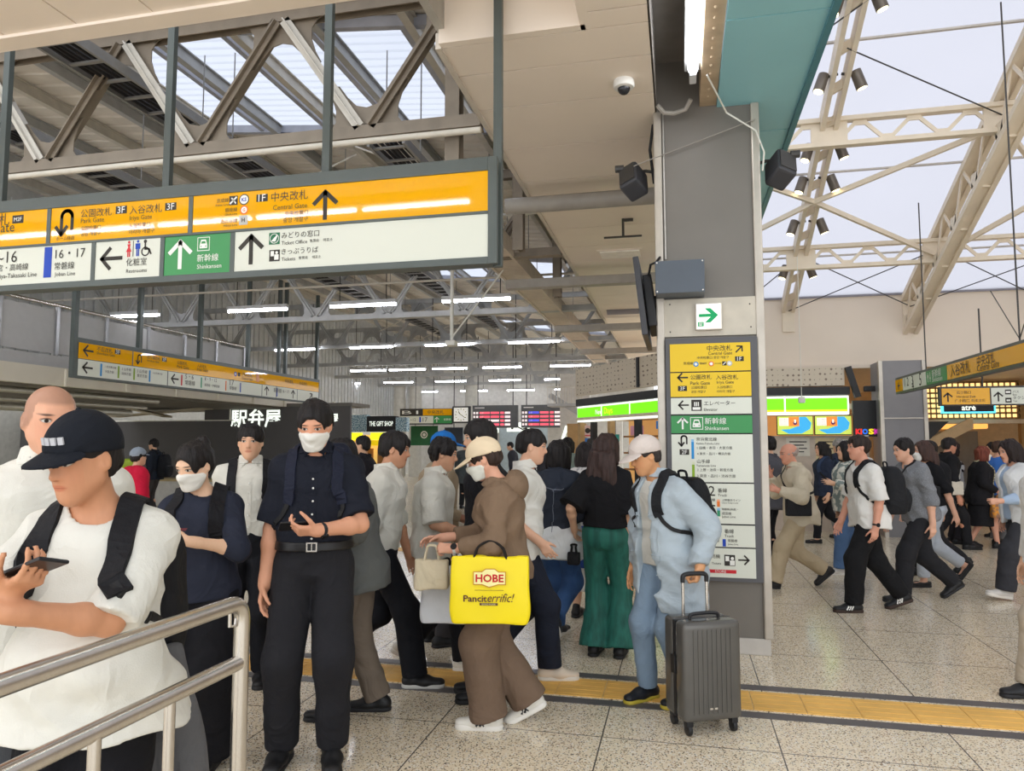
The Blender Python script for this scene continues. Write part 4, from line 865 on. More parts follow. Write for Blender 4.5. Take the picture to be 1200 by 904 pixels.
# long tube in the channel by the pillar
p = thing('fluorescent_light', 'bare bright fluorescent tube in the channel above the pillar', 'ceiling light', (.14, 4.4, Z))
MB().cyl((.14, 3.2, Z + .03), (.14, 5.25, Z + .03), .036, 12).build('tube', glow('tube_near', (244, 248, 255), 14.), p, smooth=True); MB().bb(.08, .2, 3.1, 5.4, Z + .09, Z + .2).build('fixture_body', FIX, p, bevel=.01); MB().bb(.115, .165, 5.26, 5.4, Z - .01, Z + .09).build('end_socket', FIX, p, bevel=.006)
MB().tube([(-.13, 5.7, Z), (-.08, 5.74, Z - .05), (0, 5.75, Z - .06), (.09, 5.72, Z - .05), (.13, 5.66, Z + .0)], .018, 8).build('flexible_conduit', PIPEG, p, smooth=True)
# the hall goes on behind the viewer: the same strip lights there
for k in range(5): tube_light(-2.75 - k * 1.3, 1.3, 4.15, 1.24, 'white fluorescent tube in the continuous row under the near beige soffit', 'fluorescent lights under the near soffit')
# security dome camera
p = thing('dome_camera', 'white security dome camera on the beige soffit', 'camera', (-.36, 5.25, Z - .09))
MB().lathe([(.075, .09), (.08, .05), (.072, .035), (.05, .03)], (-.36, 5.25, Z - .09), 20).build('housing', mat('cam_white', (228, 226, 220), rough=.4), p, smooth=True); MB().sphere((-.36, 5.25, Z - .06), .047, 16).build('dome_glass', mat('cam_dark', (40, 40, 44), rough=.1), p, smooth=True)
p = thing('sprinkler_bracket', 'small dark bracket with crossbar under the beige soffit', 'bracket', (-.62, 8.6, Z - .1)); MB().cyl((-.62, 8.6, Z), (-.62, 8.6, Z - .22), .015, 6).build('stem', DKMETAL, p); MB().beam((-.85, 8.6, Z - .22), (-.4, 8.6, Z - .22), .02, .02).build('crossbar', DKMETAL, p); MB().beam((-.62, 8.6, Z - .02), (-.5, 8.6, Z - .02), .03, .03).build('foot', DKMETAL, p)
p = thing('ceiling_light_panel', 'flat pale rectangular panel light in the soffit beyond the pipe', 'ceiling light', (-.75, 10.2, Z - .03)); MB().bb(-1.05, -.5, 10.0, 10.35, Z - .03, Z).build('panel', mat('panel_pale', (244, 238, 228), rough=.5), p, bevel=.005); MB().bb(-1.09, -.46, 9.96, 10.39, Z - .012, Z).build('rim', BEIGE, p)
# two loudspeakers on the pillar
SPK = mat('speaker_grey', (66, 66, 70), rough=.5, var=.05)
for x, sg, lab in ((-.34, -1, 'grey angled loudspeaker on the left side of the pillar'), (.82, 1, 'grey angled loudspeaker on the right side of the pillar')):
    p = thing('loudspeaker', lab, 'speaker', (x, 6.0, 3.62), group='loudspeakers on the pillar')
    R = Euler((math.radians(-28), math.radians(18 * sg), math.radians(24 * sg))).to_matrix()
    MB().box((x, 5.98, 3.76), (.17, .2, .25), R).build('cabinet', SPK, p, bevel=.03, seg=3)
    MB().box(Vector((x, 5.98, 3.76)) + R @ Vector((0, -.104, 0)), (.14, .008, .2), R).build('grille', DKMETAL, p)
    MB().tube([(x, 6.02, 3.85), (x - sg * .1, 6.05, 3.87), (x - sg * .18, 6.05, 3.85)], .014, 8).build('bracket_arm', DKMETAL, p)
    MB().cyl((x + sg * .08, 5.98, 3.88), (x + sg * .15, 5.98, 3.88), .03, 10).build('knob', DKMETAL, p)
MB().tube([(-.17, 5.95, 3.72), (-.2, 5.93, 4.0), (-.17, 5.9, 4.2)], .012, 6).build('cable', BLK, None)
tag(COL.objects['cable'], 'black cable hanging along the upper left edge of the pillar', 'cable')
c2 = MB().tube([(.24, 5.3, Z), (.4, 5.72, 4.16), (.62, 5.78, 4.02), (.68, 5.8, 3.85), (.665, 5.8, 3.7)], .007, 6).build('cable', WHT)
tag(c2, 'thin white cable looping from the ceiling tube to the right edge of the pillar', 'cable')
c3 = MB().tube([(-.33, 5.84, 3.84), (-.1, 5.81, 3.9), (.62, 5.8, 4.12)], .004, 5).build('cable', PIPEG)
tag(c3, 'thin grey wire strung slantwise across the front of the pillar top', 'cable')
# slate box and display seen from its edge
p = thing('equipment_box', 'slate grey metal box on the pillar above the green arrow light', 'box', (.02, 5.7, 2.73))
MB().bb(-.165, .205, 5.62, 5.84, 2.73, 2.985).build('case', mat('slate_box', (88, 96, 106), rough=.45, var=.03), p, bevel=.006)
b = MB()
for x in (-.15, .19):
    for z in (2.745, 2.97): b.cyl((x, 5.615, z), (x, 5.625, z), .006, 8)
b.build('screw', STEEL, p)
p = thing('display_screen', 'thin dark display seen edge on at the left of the pillar', 'display', (-.3, 6.1, 2.4))
R = Euler((0, math.radians(-6), 0)).to_matrix()
MB().box((-.28, 6.1, 2.72), (.045, 1.0, .62), R).build('screen', mat('display_dark', (60, 60, 64), rough=.4), p, bevel=.008); MB().box((-.215, 6.1, 2.72), (.07, .6, .42), R).build('back_cover', DK, p, bevel=.01); MB().beam((-.2, 6.1, 2.75), (-.168, 6.1, 2.75), .1, .1).build('wall_arm', DK, p)
MB().tube([(-.22, 5.75, 2.9), (-.2, 5.7, 2.98), (-.16, 5.72, 3.0), (-.13, 5.8, 3.06)], .01, 6).build('cable', BLK, p)
# spotlights in pairs on the slim rib
SPT = mat('spot_grey', (112, 104, 96), rough=.4, metal=.4); SPL = glow('spot_lens', (255, 240, 190), 4.)
k = 0
ordl = ['topmost', 'second from the top', 'third from the top', 'fourth from the top', 'fifth from the top', 'lowest']
proto = None
for i, y in enumerate((8.45, 9.45, 10.55, 11.15, 12.05, 13.15)):
    for sg in (-1, 1):
        x = 2.03 + sg * .22; z = RZ(y) - .30
        lab = 'grey can spotlight %s the slim cream rib, %s of six' % ('left of' if sg < 0 else 'right of', ordl[i])
        if proto is None:
            t = thing('spotlight', lab, 'spotlight', (x, y, z), 0, 'spotlights on the slim rib')
            a = Vector((-.35, -.1, -1)).normalized(); M = frame(a)
            MB().lathe([(.03, -.13), (.066, -.12), (.07, .11), (.066, .115)], (0, 0, 0), 18, M).build('can', SPT, t, local=True, smooth=True)
            MB().lathe([(.058, .105), (.058, .119)], (0, 0, 0), 18, M).build('lens', SPL, t, local=True)
            MB().tube([(0, 0, .05), (.1, 0, .08), (.2, 0, .1)], .018, 8).build('bracket_arm', DKMETAL, t, local=True)
            proto = t
        else:
            t = proto.copy(); COL.objects.link(t); t['label'] = lab
            for ch in list(proto.children):
                c = ch.copy(); COL.objects.link(c); c.parent = t
            t.location = (x, y, z)
        if sg > 0: t.rotation_euler = (0, 0, PI)
# small hanging camera on a thin rod before the shop fascia
p = thing('hanging_camera', 'small white camera on a thin rod before the lime fascia', 'camera', (1.95, 12.6, 2.25)); MB().cyl((1.95, 12.6, 2.33), (1.95, 12.6, RZ(12.6) - .4), .006, 6).build('rod', WHT, p); MB().bb(1.9, 2.0, 12.55, 12.65, 2.24, 2.34).build('camera_body', WHT, p, bevel=.015)
# ticket gates / counter at the left
p = thing('counter', 'long white counter with pale wooden edge before the dark hoarding', 'counter', (-11, 16.5, 0)); MB().bb(-14, -8.3, 16.2, 16.8, 0, .62).build('body', mat('counter_white', (224, 222, 216), rough=.4), p, bevel=.01); MB().bb(-14, -8.28, 16.15, 16.85, .62, .68).build('worktop', mat('counter_edge', (206, 186, 140), rough=.5), p, bevel=.01)
GM = mat('gate_lime', (176, 206, 40), rough=.4)
for k, lab in enumerate(('lime topped white ticket machine, leftmost behind the shaved man', 'lime topped white ticket machine, right one behind the shaved man')):
    x = -11.2 + k * .95; p = thing('ticket_machine', lab, 'ticket machine', (x, 11, 0), group='ticket machines')
    MB().bb(x - .35, x + .35, 10.9, 11.6, 0, 1.1).build('body', mat('machine_white', (222, 222, 214), rough=.4), p, bevel=.03); MB().bb(x - .38, x + .38, 10.88, 11.62, 1.1, 1.3).build('top_cover', GM, p, bevel=.06, seg=3); MB().bb(x - .15, x + .15, 10.885, 10.9, .75, .95).build('screen', DK, p)

# ---- foreground handrail
hr = thing('handrail', 'brushed stainless steel double handrail in the left foreground', 'handrail', (-1.2, 1.4, 0))
def bent(pts, r):
    P = [Vector(p) for p in pts]; out = [P[0]]
    for a, p, c in zip(P, P[1:], P[2:]):
        u = (a - p).normalized(); v = (c - p).normalized(); q = .055
        for k in range(9):
            t = k / 8; out.append((p + u * q) * (1 - t) ** 2 + p * 2 * t * (1 - t) + (p + v * q) * t ** 2)
    return out + [P[-1]]
MB().tube(bent([(-1.225, .35, 1.142), (-1.195, 1.84, 1.142), (-1.195, 1.84, 0)], .021), .0215, 20).build('top_rail', STEEL, hr, smooth=True)
MB().tube([(-1.225, .35, .978), (-1.196, 1.825, .978)], .0205, 18).build('lower_rail', STEEL, hr, smooth=True)
for y in (1.56, 1.33, .9): MB().cyl((-1.2, y, 0), (-1.2, y, .975), .0135, 12).build('baluster', STEEL, hr, smooth=True)
for y in (1.84, 1.56, 1.33, .9): MB().lathe([(.045, 0), (.045, .006), (.03, .012)], (-1.195, y, 0), 18).build('base_flange', STEEL, hr, smooth=True)
MB().tube([(-1.20, 1.79, 1.12), (-1.20, 1.79, 1.085), (-1.20, 1.815, 1.08), (-1.2, 1.82, 1.1)], .005, 8).build('hook', STEEL, hr, smooth=True)
# ================================================================ PEOPLE ENGINE (implicit surfaces, meshed with surface nets)
V = lambda *a: np.array(a if len(a) > 1 else a[0], dtype=np.float64)
def unit(v): return v / (np.linalg.norm(v) + 1e-9)
def rotm(axis, deg):
    a = math.radians(deg); c, s_ = math.cos(a), math.sin(a)
    if axis == 'x': return np.array([[1, 0, 0], [0, c, -s_], [0, s_, c]])
    if axis == 'y': return np.array([[c, 0, s_], [0, 1, 0], [-s_, 0, c]])
    return np.array([[c, -s_, 0], [s_, c, 0], [0, 0, 1]])
_NT = np.random.RandomState(3).rand(32, 32, 32).astype(np.float32)
def vnoise(x, y, z):
    xi = np.floor(x).astype(np.int32); yi = np.floor(y).astype(np.int32); zi = np.floor(z).astype(np.int32)
    fx = x - xi; fy = y - yi; fz = z - zi
    fx = fx * fx * (3 - 2 * fx); fy = fy * fy * (3 - 2 * fy); fz = fz * fz * (3 - 2 * fz)
    g = lambda a, b, c: _NT[(xi + a) & 31, (yi + b) & 31, (zi + c) & 31]
    l = lambda a, b, t: a + (b - a) * t
    return l(l(l(g(0, 0, 0), g(1, 0, 0), fx), l(g(0, 1, 0), g(1, 1, 0), fx), fy), l(l(g(0, 0, 1), g(1, 0, 1), fx), l(g(0, 1, 1), g(1, 1, 1), fx), fy), fz) - .5
def smin(a, b, k):
    if k <= 0: return np.minimum(a, b)
    h = np.maximum(k - np.abs(a - b), 0) / k
    return np.minimum(a, b) - h * h * k * .25
def smax(a, b, k): return -smin(-a, -b, k)
def rcf(a, b, r1, r2, flat=None):
    """tapered capsule; flat = (direction, factor) squashes it along a direction"""
    a = V(a); b = V(b); ba = b - a; L2 = max(1e-9, float(ba @ ba))
    def f(X, Y, Z):
        x = X - a[0]; y = Y - a[1]; z = Z - a[2]
        h = np.clip((x * ba[0] + y * ba[1] + z * ba[2]) / L2, 0, 1)
        x = x - ba[0] * h; y = y - ba[1] * h; z = z - ba[2] * h
        if flat:
            n, q = flat; t = (x * n[0] + y * n[1] + z * n[2]) * (1 / q - 1)
            x = x + n[0] * t; y = y + n[1] * t; z = z + n[2] * t
            return (np.sqrt(x * x + y * y + z * z) - (r1 + (r2 - r1) * h)) * math.sqrt(q)
        return np.sqrt(x * x + y * y + z * z) - (r1 + (r2 - r1) * h)
    m = max(r1, r2)
    return f, np.minimum(a, b) - m, np.maximum(a, b) + m
def ellf(c, r, R=None):
    c = V(c); r = V(r)
    def f(X, Y, Z):
        x = X - c[0]; y = Y - c[1]; z = Z - c[2]
        if R is not None: x, y, z = (R[0, 0] * x + R[1, 0] * y + R[2, 0] * z, R[0, 1] * x + R[1, 1] * y + R[2, 1] * z, R[0, 2] * x + R[1, 2] * y + R[2, 2] * z)
        k0 = np.sqrt((x / r[0]) ** 2 + (y / r[1]) ** 2 + (z / r[2]) ** 2); k1 = np.sqrt((x / r[0] ** 2) ** 2 + (y / r[1] ** 2) ** 2 + (z / r[2] ** 2) ** 2) + 1e-6
        return k0 * (k0 - 1) / k1
    m = r if R is None else V(max(r), max(r), max(r))
    return f, c - m, c + m
def boxf(c, h, R=None, r=.01):
    c = V(c); h = V(h)
    def f(X, Y, Z):
        x = X - c[0]; y = Y - c[1]; z = Z - c[2]
        if R is not None: x, y, z = (R[0, 0] * x + R[1, 0] * y + R[2, 0] * z, R[0, 1] * x + R[1, 1] * y + R[2, 1] * z, R[0, 2] * x + R[1, 2] * y + R[2, 2] * z)
        qx = np.abs(x) - h[0] + r; qy = np.abs(y) - h[1] + r; qz = np.abs(z) - h[2] + r
        return np.sqrt(np.maximum(qx, 0) ** 2 + np.maximum(qy, 0) ** 2 + np.maximum(qz, 0) ** 2) + np.minimum(np.maximum(qx, np.maximum(qy, qz)), 0) - r
    m = h if R is None else np.full(3, float(np.linalg.norm(h)))
    return f, c - m, c + m
def dense(tab, n=48):
    tab = np.array(tab, float); t = tab[:, 0]; T = np.linspace(t[0], t[-1], n); out = [T]
    for c in range(1, tab.shape[1]):
        y = tab[:, c]; m = np.gradient(y, t); i = np.clip(np.searchsorted(t, T) - 1, 0, len(t) - 2)
        hh = t[i + 1] - t[i]; u = (T - t[i]) / hh
        out.append(y[i] * (1 + 2 * u) * (1 - u) ** 2 + m[i] * hh * u * (1 - u) ** 2 + y[i + 1] * u * u * (3 - 2 * u) + m[i + 1] * hh * u * u * (u - 1))
    return np.array(out)
def loftf(A, ax, xd, tab, p=2.2, cap=.02, twist=None):
    """elliptic loft along an axis; rows (t, rx, ry, ox, oy)"""
    A = V(A); ax = unit(V(ax)); xd = V(xd); xd = unit(xd - ax * (xd @ ax)); yd = np.cross(ax, xd)
    tab = [tuple(r) + (0, 0) if len(r) == 3 else r for r in tab]; D = dense(tab); t0, t1 = D[0][0], D[0][-1]
    def f(X, Y, Z):
        x = X - A[0]; y = Y - A[1]; z = Z - A[2]
        t = x * ax[0] + y * ax[1] + z * ax[2]; u = x * xd[0] + y * xd[1] + z * xd[2]; v = x * yd[0] + y * yd[1] + z * yd[2]
        rx = np.interp(t, D[0], D[1]); ry = np.interp(t, D[0], D[2]); u = u - np.interp(t, D[0], D[3]); v = v - np.interp(t, D[0], D[4])
        q = (np.abs(u / rx) ** p + np.abs(v / ry) ** p) ** (1 / p) + 1e-6; l = np.sqrt(u * u + v * v)
        d = np.where(q > .3, (l - l / q) * .92, -np.minimum(rx, ry) * .7)
        return smax(d, np.maximum(t0 - t, t - t1), cap)
    R = np.max(np.abs(D[1])) + np.max(np.abs(D[3:])) ; R = max(R, np.max(D[2]) + np.max(np.abs(D[3:]))) + .01
    a = A + ax * t0; b = A + ax * t1
    return f, np.minimum(a, b) - R, np.maximum(a, b) + R

class Sdf:
    def __init__(s, lo, hi, h):
        s.lo = V(lo); s.h = h; n = np.ceil((V(hi) - s.lo) / h).astype(int) + 1; s.n = n
        s.ax = [(s.lo[i] + h * np.arange(n[i])).astype(np.float32) for i in range(3)]
        s.F = np.full(tuple(n), .3, np.float32)
    def reg(s, lo, hi, m):
        a = np.clip(np.floor((V(lo) - m - s.lo) / s.h).astype(int), 0, s.n); b = np.clip(np.ceil((V(hi) + m - s.lo) / s.h).astype(int) + 1, 0, s.n)
        sl = tuple(slice(a[i], max(a[i], b[i])) for i in range(3))
        return sl, s.ax[0][sl[0]][:, None, None], s.ax[1][sl[1]][None, :, None], s.ax[2][sl[2]][None, None, :]
    def add(s, prim, k=.02):
        f, lo, hi = prim; sl, X, Y, Z = s.reg(lo, hi, max(k, .03) + 2 * s.h)
        if s.F[sl].size: s.F[sl] = smin(s.F[sl], f(X, Y, Z).astype(np.float32), k)
        return s
    def cut(s, prim, k=.01):
        f, lo, hi = prim; sl, X, Y, Z = s.reg(lo, hi, k + 2 * s.h)
        if s.F[sl].size: s.F[sl] = smax(s.F[sl], -f(X, Y, Z).astype(np.float32), k)
        return s
    def clip(s, n, d, k=.004):
        """keep the side where p.n < d"""
        q = s.ax[0][:, None, None] * n[0] + s.ax[1][None, :, None] * n[1] + s.ax[2][None, None, :] * n[2] - d
        s.F = smax(s.F, q.astype(np.float32), k); return s
    def noise(s, amp, fx, fy, fz, seed=0., R=None, band=.04, ridge=False):
        i = np.where(np.abs(s.F) < band)
        x = s.ax[0][i[0]]; y = s.ax[1][i[1]]; z = s.ax[2][i[2]]
        if R is not None: x, y, z = (R[0, 0] * x + R[1, 0] * y + R[2, 0] * z, R[0, 1] * x + R[1, 1] * y + R[2, 1] * z, R[0, 2] * x + R[1, 2] * y + R[2, 2] * z)
        n = vnoise(x * fx + seed, y * fy + seed * 1.7, z * fz + seed * .6)
        if ridge: n = 2 * np.abs(n) - .28
        s.F[i] += (amp * 2 * n).astype(np.float32); return s
    def sample(s, P):
        q = (np.asarray(P) - s.lo) / s.h; i = np.clip(np.floor(q).astype(int), 0, s.n - 2); f = np.clip(q - i, 0, 1); F = s.F
        def g(a, b, c): return F[i[:, 0] + a, i[:, 1] + b, i[:, 2] + c]
        l = lambda a, b, t: a + (b - a) * t
        return l(l(l(g(0, 0, 0), g(1, 0, 0), f[:, 0]), l(g(0, 1, 0), g(1, 1, 0), f[:, 0]), f[:, 1]), l(l(g(0, 0, 1), g(1, 0, 1), f[:, 0]), l(g(0, 1, 1), g(1, 1, 1), f[:, 0]), f[:, 1]), f[:, 2])
    def project(s, P, off, it=8):
        P = np.array(P, float); e = s.h
        for _ in range(it):
            G = np.stack([s.sample(P + V(*[e if j == i else 0 for j in range(3)])) - s.sample(P - V(*[e if j == i else 0 for j in range(3)])) for i in range(3)], 1)
            G /= np.linalg.norm(G, axis=1, keepdims=True) + 1e-6
            P += G * np.clip(off - s.sample(P), -.03, .03)[:, None]
        return P, G
    def mesh(s):
        F = s.F; F[0] = F[-1] = np.maximum(F[0], .01); F[:, 0] = np.maximum(F[:, 0], .01); F[:, -1] = np.maximum(F[:, -1], .01); F[:, :, 0] = np.maximum(F[:, :, 0], .01); F[:, :, -1] = np.maximum(F[:, :, -1], .01); F[0] = np.maximum(F[0], .01); F[-1] = np.maximum(F[-1], .01)
        I = F < 0; n = s.n
        cnt = np.zeros(tuple(n - 1), np.uint8)
        C = [(a, b, c) for a in (0, 1) for b in (0, 1) for c in (0, 1)]
        for a, b, c in C: cnt += I[a:n[0] - 1 + a, b:n[1] - 1 + b, c:n[2] - 1 + c]
        act = np.argwhere((cnt > 0) & (cnt < 8))
        if len(act) == 0: return np.zeros((0, 3)), np.zeros((0, 4), int)
        val = np.stack([F[act[:, 0] + a, act[:, 1] + b, act[:, 2] + c] for a, b, c in C], 1)
        pos = np.zeros((len(act), 3)); w = np.zeros(len(act)); CA = np.array(C, float)
        for i in range(8):
            for j in range(i + 1, 8):
                if np.abs(CA[i] - CA[j]).sum() == 1:
                    va, vb = val[:, i], val[:, j]; m = (va < 0) != (vb < 0)
                    t = np.where(m, va / np.where(m, va - vb, 1), 0)
                    pos += m[:, None] * (CA[i] + t[:, None] * (CA[j] - CA[i])); w += m
        verts = s.lo + (act + pos / w[:, None]) * s.h
        idx = np.full(tuple(n - 1), -1, np.int32); idx[act[:, 0], act[:, 1], act[:, 2]] = np.arange(len(act))
        Q = []
        for d in range(3):
            o = [0, 0, 0]; o[d] = 1
            A = I[:n[0] - o[0], :n[1] - o[1], :n[2] - o[2]]; B = I[o[0]:, o[1]:, o[2]:]
            e = np.argwhere(A != B); e1, e2 = (d + 1) % 3, (d + 2) % 3
            e = e[(e[:, e1] > 0) & (e[:, e2] > 0) & (e[:, e1] < n[e1] - 1) & (e[:, e2] < n[e2] - 1)]
            fl = A[e[:, 0], e[:, 1], e[:, 2]]
            def at(q, r):
                k = e.copy(); k[:, e1] -= q; k[:, e2] -= r; return idx[k[:, 0], k[:, 1], k[:, 2]]
            a, b, c, dd = at(1, 1), at(0, 1), at(0, 0), at(1, 0)
            Q.append(np.where(fl[:, None], np.stack([a, b, c, dd], 1), np.stack([dd, c, b, a], 1)))
        Q = np.concatenate(Q); Q = Q[(Q >= 0).all(1)]
        return verts, Q
def np_mesh(name, v, q, m, parent=None, cols=None, hl=None):
    me = bpy.data.meshes.new(name); n = len(v); k = len(q)
    me.vertices.add(n); me.vertices.foreach_set('co', np.asarray(v, np.float32).ravel())
    me.loops.add(k * 4); me.loops.foreach_set('vertex_index', np.asarray(q, np.int32).ravel())
    me.polygons.add(k); me.polygons.foreach_set('loop_start', np.arange(0, k * 4, 4, dtype=np.int32)); me.polygons.foreach_set('use_smooth', np.ones(k, bool))
    me.update(calc_edges=True)
    if cols is not None:
        at = me.color_attributes.new('Col', 'FLOAT_COLOR', 'POINT'); at.data.foreach_set('color', np.asarray(cols, np.float32).ravel())
    if cols is not None and hl is not None: me.attributes.new('HL', 'FLOAT_VECTOR', 'POINT').data.foreach_set('vector', np.asarray(hl, np.float32).ravel())
    me.materials.append(m)
    o = bpy.data.objects.new(name, me); COL.objects.link(o)
    if parent is not None: o.parent = parent
    return o
def skin_mat():
    """skin whose lips, eyes and brows follow the head's own coordinates (attribute HL)"""
    m = bpy.data.materials.new('skin'); m.use_nodes = True; nt = m.node_tree; N = nt.nodes; L = nt.links; b = N['Principled BSDF']
    def math_(op, x, y=None, z=None):
        n = N.new('ShaderNodeMath'); n.operation = op
        for i, q in enumerate((x, y, z)):
            if q is None: continue
            if isinstance(q, (int, float)): n.inputs[i].default_value = q
            else: L.new(q, n.inputs[i])
        return n.outputs[0]
    at = N.new('ShaderNodeAttribute'); at.attribute_name = 'Col'; hl = N.new('ShaderNodeAttribute'); hl.attribute_name = 'HL'
    sp = N.new('ShaderNodeSeparateXYZ'); L.new(hl.outputs['Vector'], sp.inputs[0]); X = math_('ABSOLUTE', sp.outputs[0]); Y = sp.outputs[1]; Z_ = sp.outputs[2]
    no = N.new('ShaderNodeTexNoise'); no.inputs['Scale'].default_value = 40
    mr = N.new('ShaderNodeMapRange'); mr.inputs[3].default_value = .94; mr.inputs[4].default_value = 1.05; L.new(no.outputs['Fac'], mr.inputs[0])
    sc_ = N.new('ShaderNodeVectorMath'); sc_.operation = 'SCALE'; L.new(at.outputs['Color'], sc_.inputs[0]); L.new(mr.outputs[0], sc_.inputs['Scale'])
    col = sc_.outputs[0]; gate = math_('GREATER_THAN', Y, .052)
    def spot(cx, cz, rx, rz, soft, amt, rgb_, mul=False):
        nonlocal col
        dx = math_('DIVIDE', math_('SUBTRACT', X, cx), rx); dz = math_('DIVIDE', math_('SUBTRACT', Z_, cz), rz)
        d = math_('SQRT', math_('ADD', math_('MULTIPLY', dx, dx), math_('MULTIPLY', dz, dz)))
        r = N.new('ShaderNodeMapRange'); r.inputs[1].default_value = 1 - soft; r.inputs[2].default_value = 1 + soft; r.inputs[3].default_value = amt; r.inputs[4].default_value = 0; L.new(d, r.inputs[0])
        mx = N.new('ShaderNodeMix'); mx.data_type = 'RGBA'; mx.blend_type = 'MULTIPLY' if mul else 'MIX'
        L.new(math_('MULTIPLY', r.outputs[0], gate), mx.inputs[0]); L.new(col, mx.inputs[6]); mx.inputs[7].default_value = rgb_ + (1,); col = mx.outputs[2]
    spot(.036, -.022, .034, .03, .8, .35, (1, .80, .76), True)
    spot(0, -.0555, .022, .0095, .25, .9, (.86, .60, .57), True)
    spot(0, -.0555, .021, .0014, .4, .7, (.55, .34, .32), True)
    spot(.0085, -.031, .005, .0028, .4, .6, (.5, .34, .3), True)
    spot(.0325, .0315, .0185, .0038, .45, .85, (.028, .02, .017))
    spot(.0315, .0135, .0155, .0078, .2, .85, (.03, .02, .016))
    spot(.0315, .0112, .0128, .0056, .15, 1, (.62, .59, .55))
    spot(.0315, .0120, .0064, .0066, .15, 1, (.018, .011, .008))
    L.new(col, b.inputs['Base Color']); b.inputs['Roughness'].default_value = .5; b.inputs['Specular IOR Level'].default_value = .35
    return m
SKIN = skin_mat()

def ik(a, c, l1, l2, hint):
    d = c - a; L = np.linalg.norm(d); L2 = min(L, (l1 + l2) * .999); u = d / (L + 1e-9)
    if L > L2: c = a + u * L2
    x = (l1 * l1 - l2 * l2 + L2 * L2) / (2 * L2); r = math.sqrt(max(0, l1 * l1 - x * x))
    h = V(hint); h = unit(h - u * (h @ u)); return a + u * x + h * r, c

HANDS = {  # curl (mcp, pip, dip) per finger index..little; thumb spread, curl
    'relax': ([(18, 25, 15), (22, 30, 18), (26, 34, 20), (30, 38, 22)], .45, 12),
    'grip': ([(62, 72, 40), (65, 75, 42), (68, 76, 44), (70, 78, 44)], .25, 40),
    'fist': ([(75, 85, 50), (78, 86, 52), (78, 88, 52), (80, 88, 50)], .15, 55),
    'phone': ([(35, 48, 25), (42, 52, 28), (46, 54, 30), (52, 56, 30)], .8, 20),
    'point': ([(20, 25, 12), (58, 70, 40), (64, 74, 40), (66, 74, 42)], .5, 25),
    'flat': ([(6, 8, 5), (8, 10, 6), (10, 12, 6), (12, 14, 8)], .6, 5)}
def hand_prims(W, d, n, right, s_, pose, h):
    d = unit(d); n = unit(n - d * (n @ d)); t = np.cross(d, n) * (1 if right else -1)
    out = []; mr = max(.0125 * s_, h * .8); fr = max(.0088 * s_, h * .75)
    cu, spread, tc = HANDS[pose]; ws = (.030, .010, -.010, -.029); ls = ((.043, .026, .02), (.047, .03, .021), (.044, .027, .02), (.034, .02, .018)); kn = (.092, .096, .091, .083)
    for i in range(4):
        K = W + (d * kn[i] + t * ws[i]) * s_
        out.append((rcf(W + t * ws[i] * .55 * s_ + d * .012, K, mr * 1.05, mr * .92), .012))
        p = K; a = 0
        for j in range(3):
            a += math.radians(cu[i][j]); q = p + (d * math.cos(a) + n * math.sin(a)) * ls[i][j] * s_ + t * (.0016 * (1.5 - i) * (1 - .5 * j))
            out.append((rcf(p, q, fr * (1 - .06 * j), fr * (.94 - .08 * j)), .004)); p = q
    b = W + (d * .022 + t * .024) * s_; u = unit(d * .75 + t * spread + n * .45)
    ln = (.046, .034, .027); p = b; a = 0; tdir = unit(d * .3 - t * .6 + n * .6)
    for j in range(3):
        q = p + u * ln[j] * s_; out.append((rcf(p, q, fr * (1.5 - .25 * j), fr * (1.25 - .2 * j)), .008 if j == 0 else .004)); p = q
        a = math.radians(tc); u = unit(u * math.cos(a) + tdir * math.sin(a))
    return out

def head_core(x, y, z, fem, plain=False):
    E = lambda c, r: ellf(c, r)[0](x, y, z); C = lambda a, b, r1, r2: rcf(a, b, r1, r2)[0](x, y, z)
    d = E((0, -.012, .036), (.074, .095, .084))
    d = smin(d, E((0, .022, -.02), (.060, .068, .078)), .03)
    jw = .02 if fem else .027
    d = smin(d, C((0, .045, -.06), (0, .058, -.086), .036, jw), .035)
    d = smin(d, C((-.045, .005, -.045), (0, .05, -.085), .024, .022), .03); d = smin(d, C((.045, .005, -.045), (0, .05, -.085), .024, .022), .03)
    d = smin(d, C((-.03, .076, .03), (.03, .076, .03), .012, .012), .02)
    d = smin(d, C((0, .083, .014), (0, .101, -.022), .0075, .0115), .012); d = smin(d, C((-.011, .09, -.026), (.011, .09, -.026), .0085, .0085), .008)
    if plain: return d
    for q in (-1, 1):
        d = smax(d, -E((q * .031, .098, .012), (.019, .016, .0105)), .012)
        d = smin(d, E((q * .031, .0755, .011), (.0135, .0135, .0115)), .004)
        d = smin(d, smax(E((q * .077, -.006, -.002), (.0105, .019, .031)), -E((q * .086, .0, .002), (.007, .011, .019)), .004), .008)
    d = smin(d, C((-.019, .081, -.050), (.019, .081, -.050), .0065, .0065), .006); d = smin(d, C((-.015, .081, -.0605), (.015, .081, -.0605), .0072, .0072), .006)
    d = smax(d, -C((-.019, .0905, -.0555), (.019, .0905, -.0555), .0016, .0016), .003)
    return d
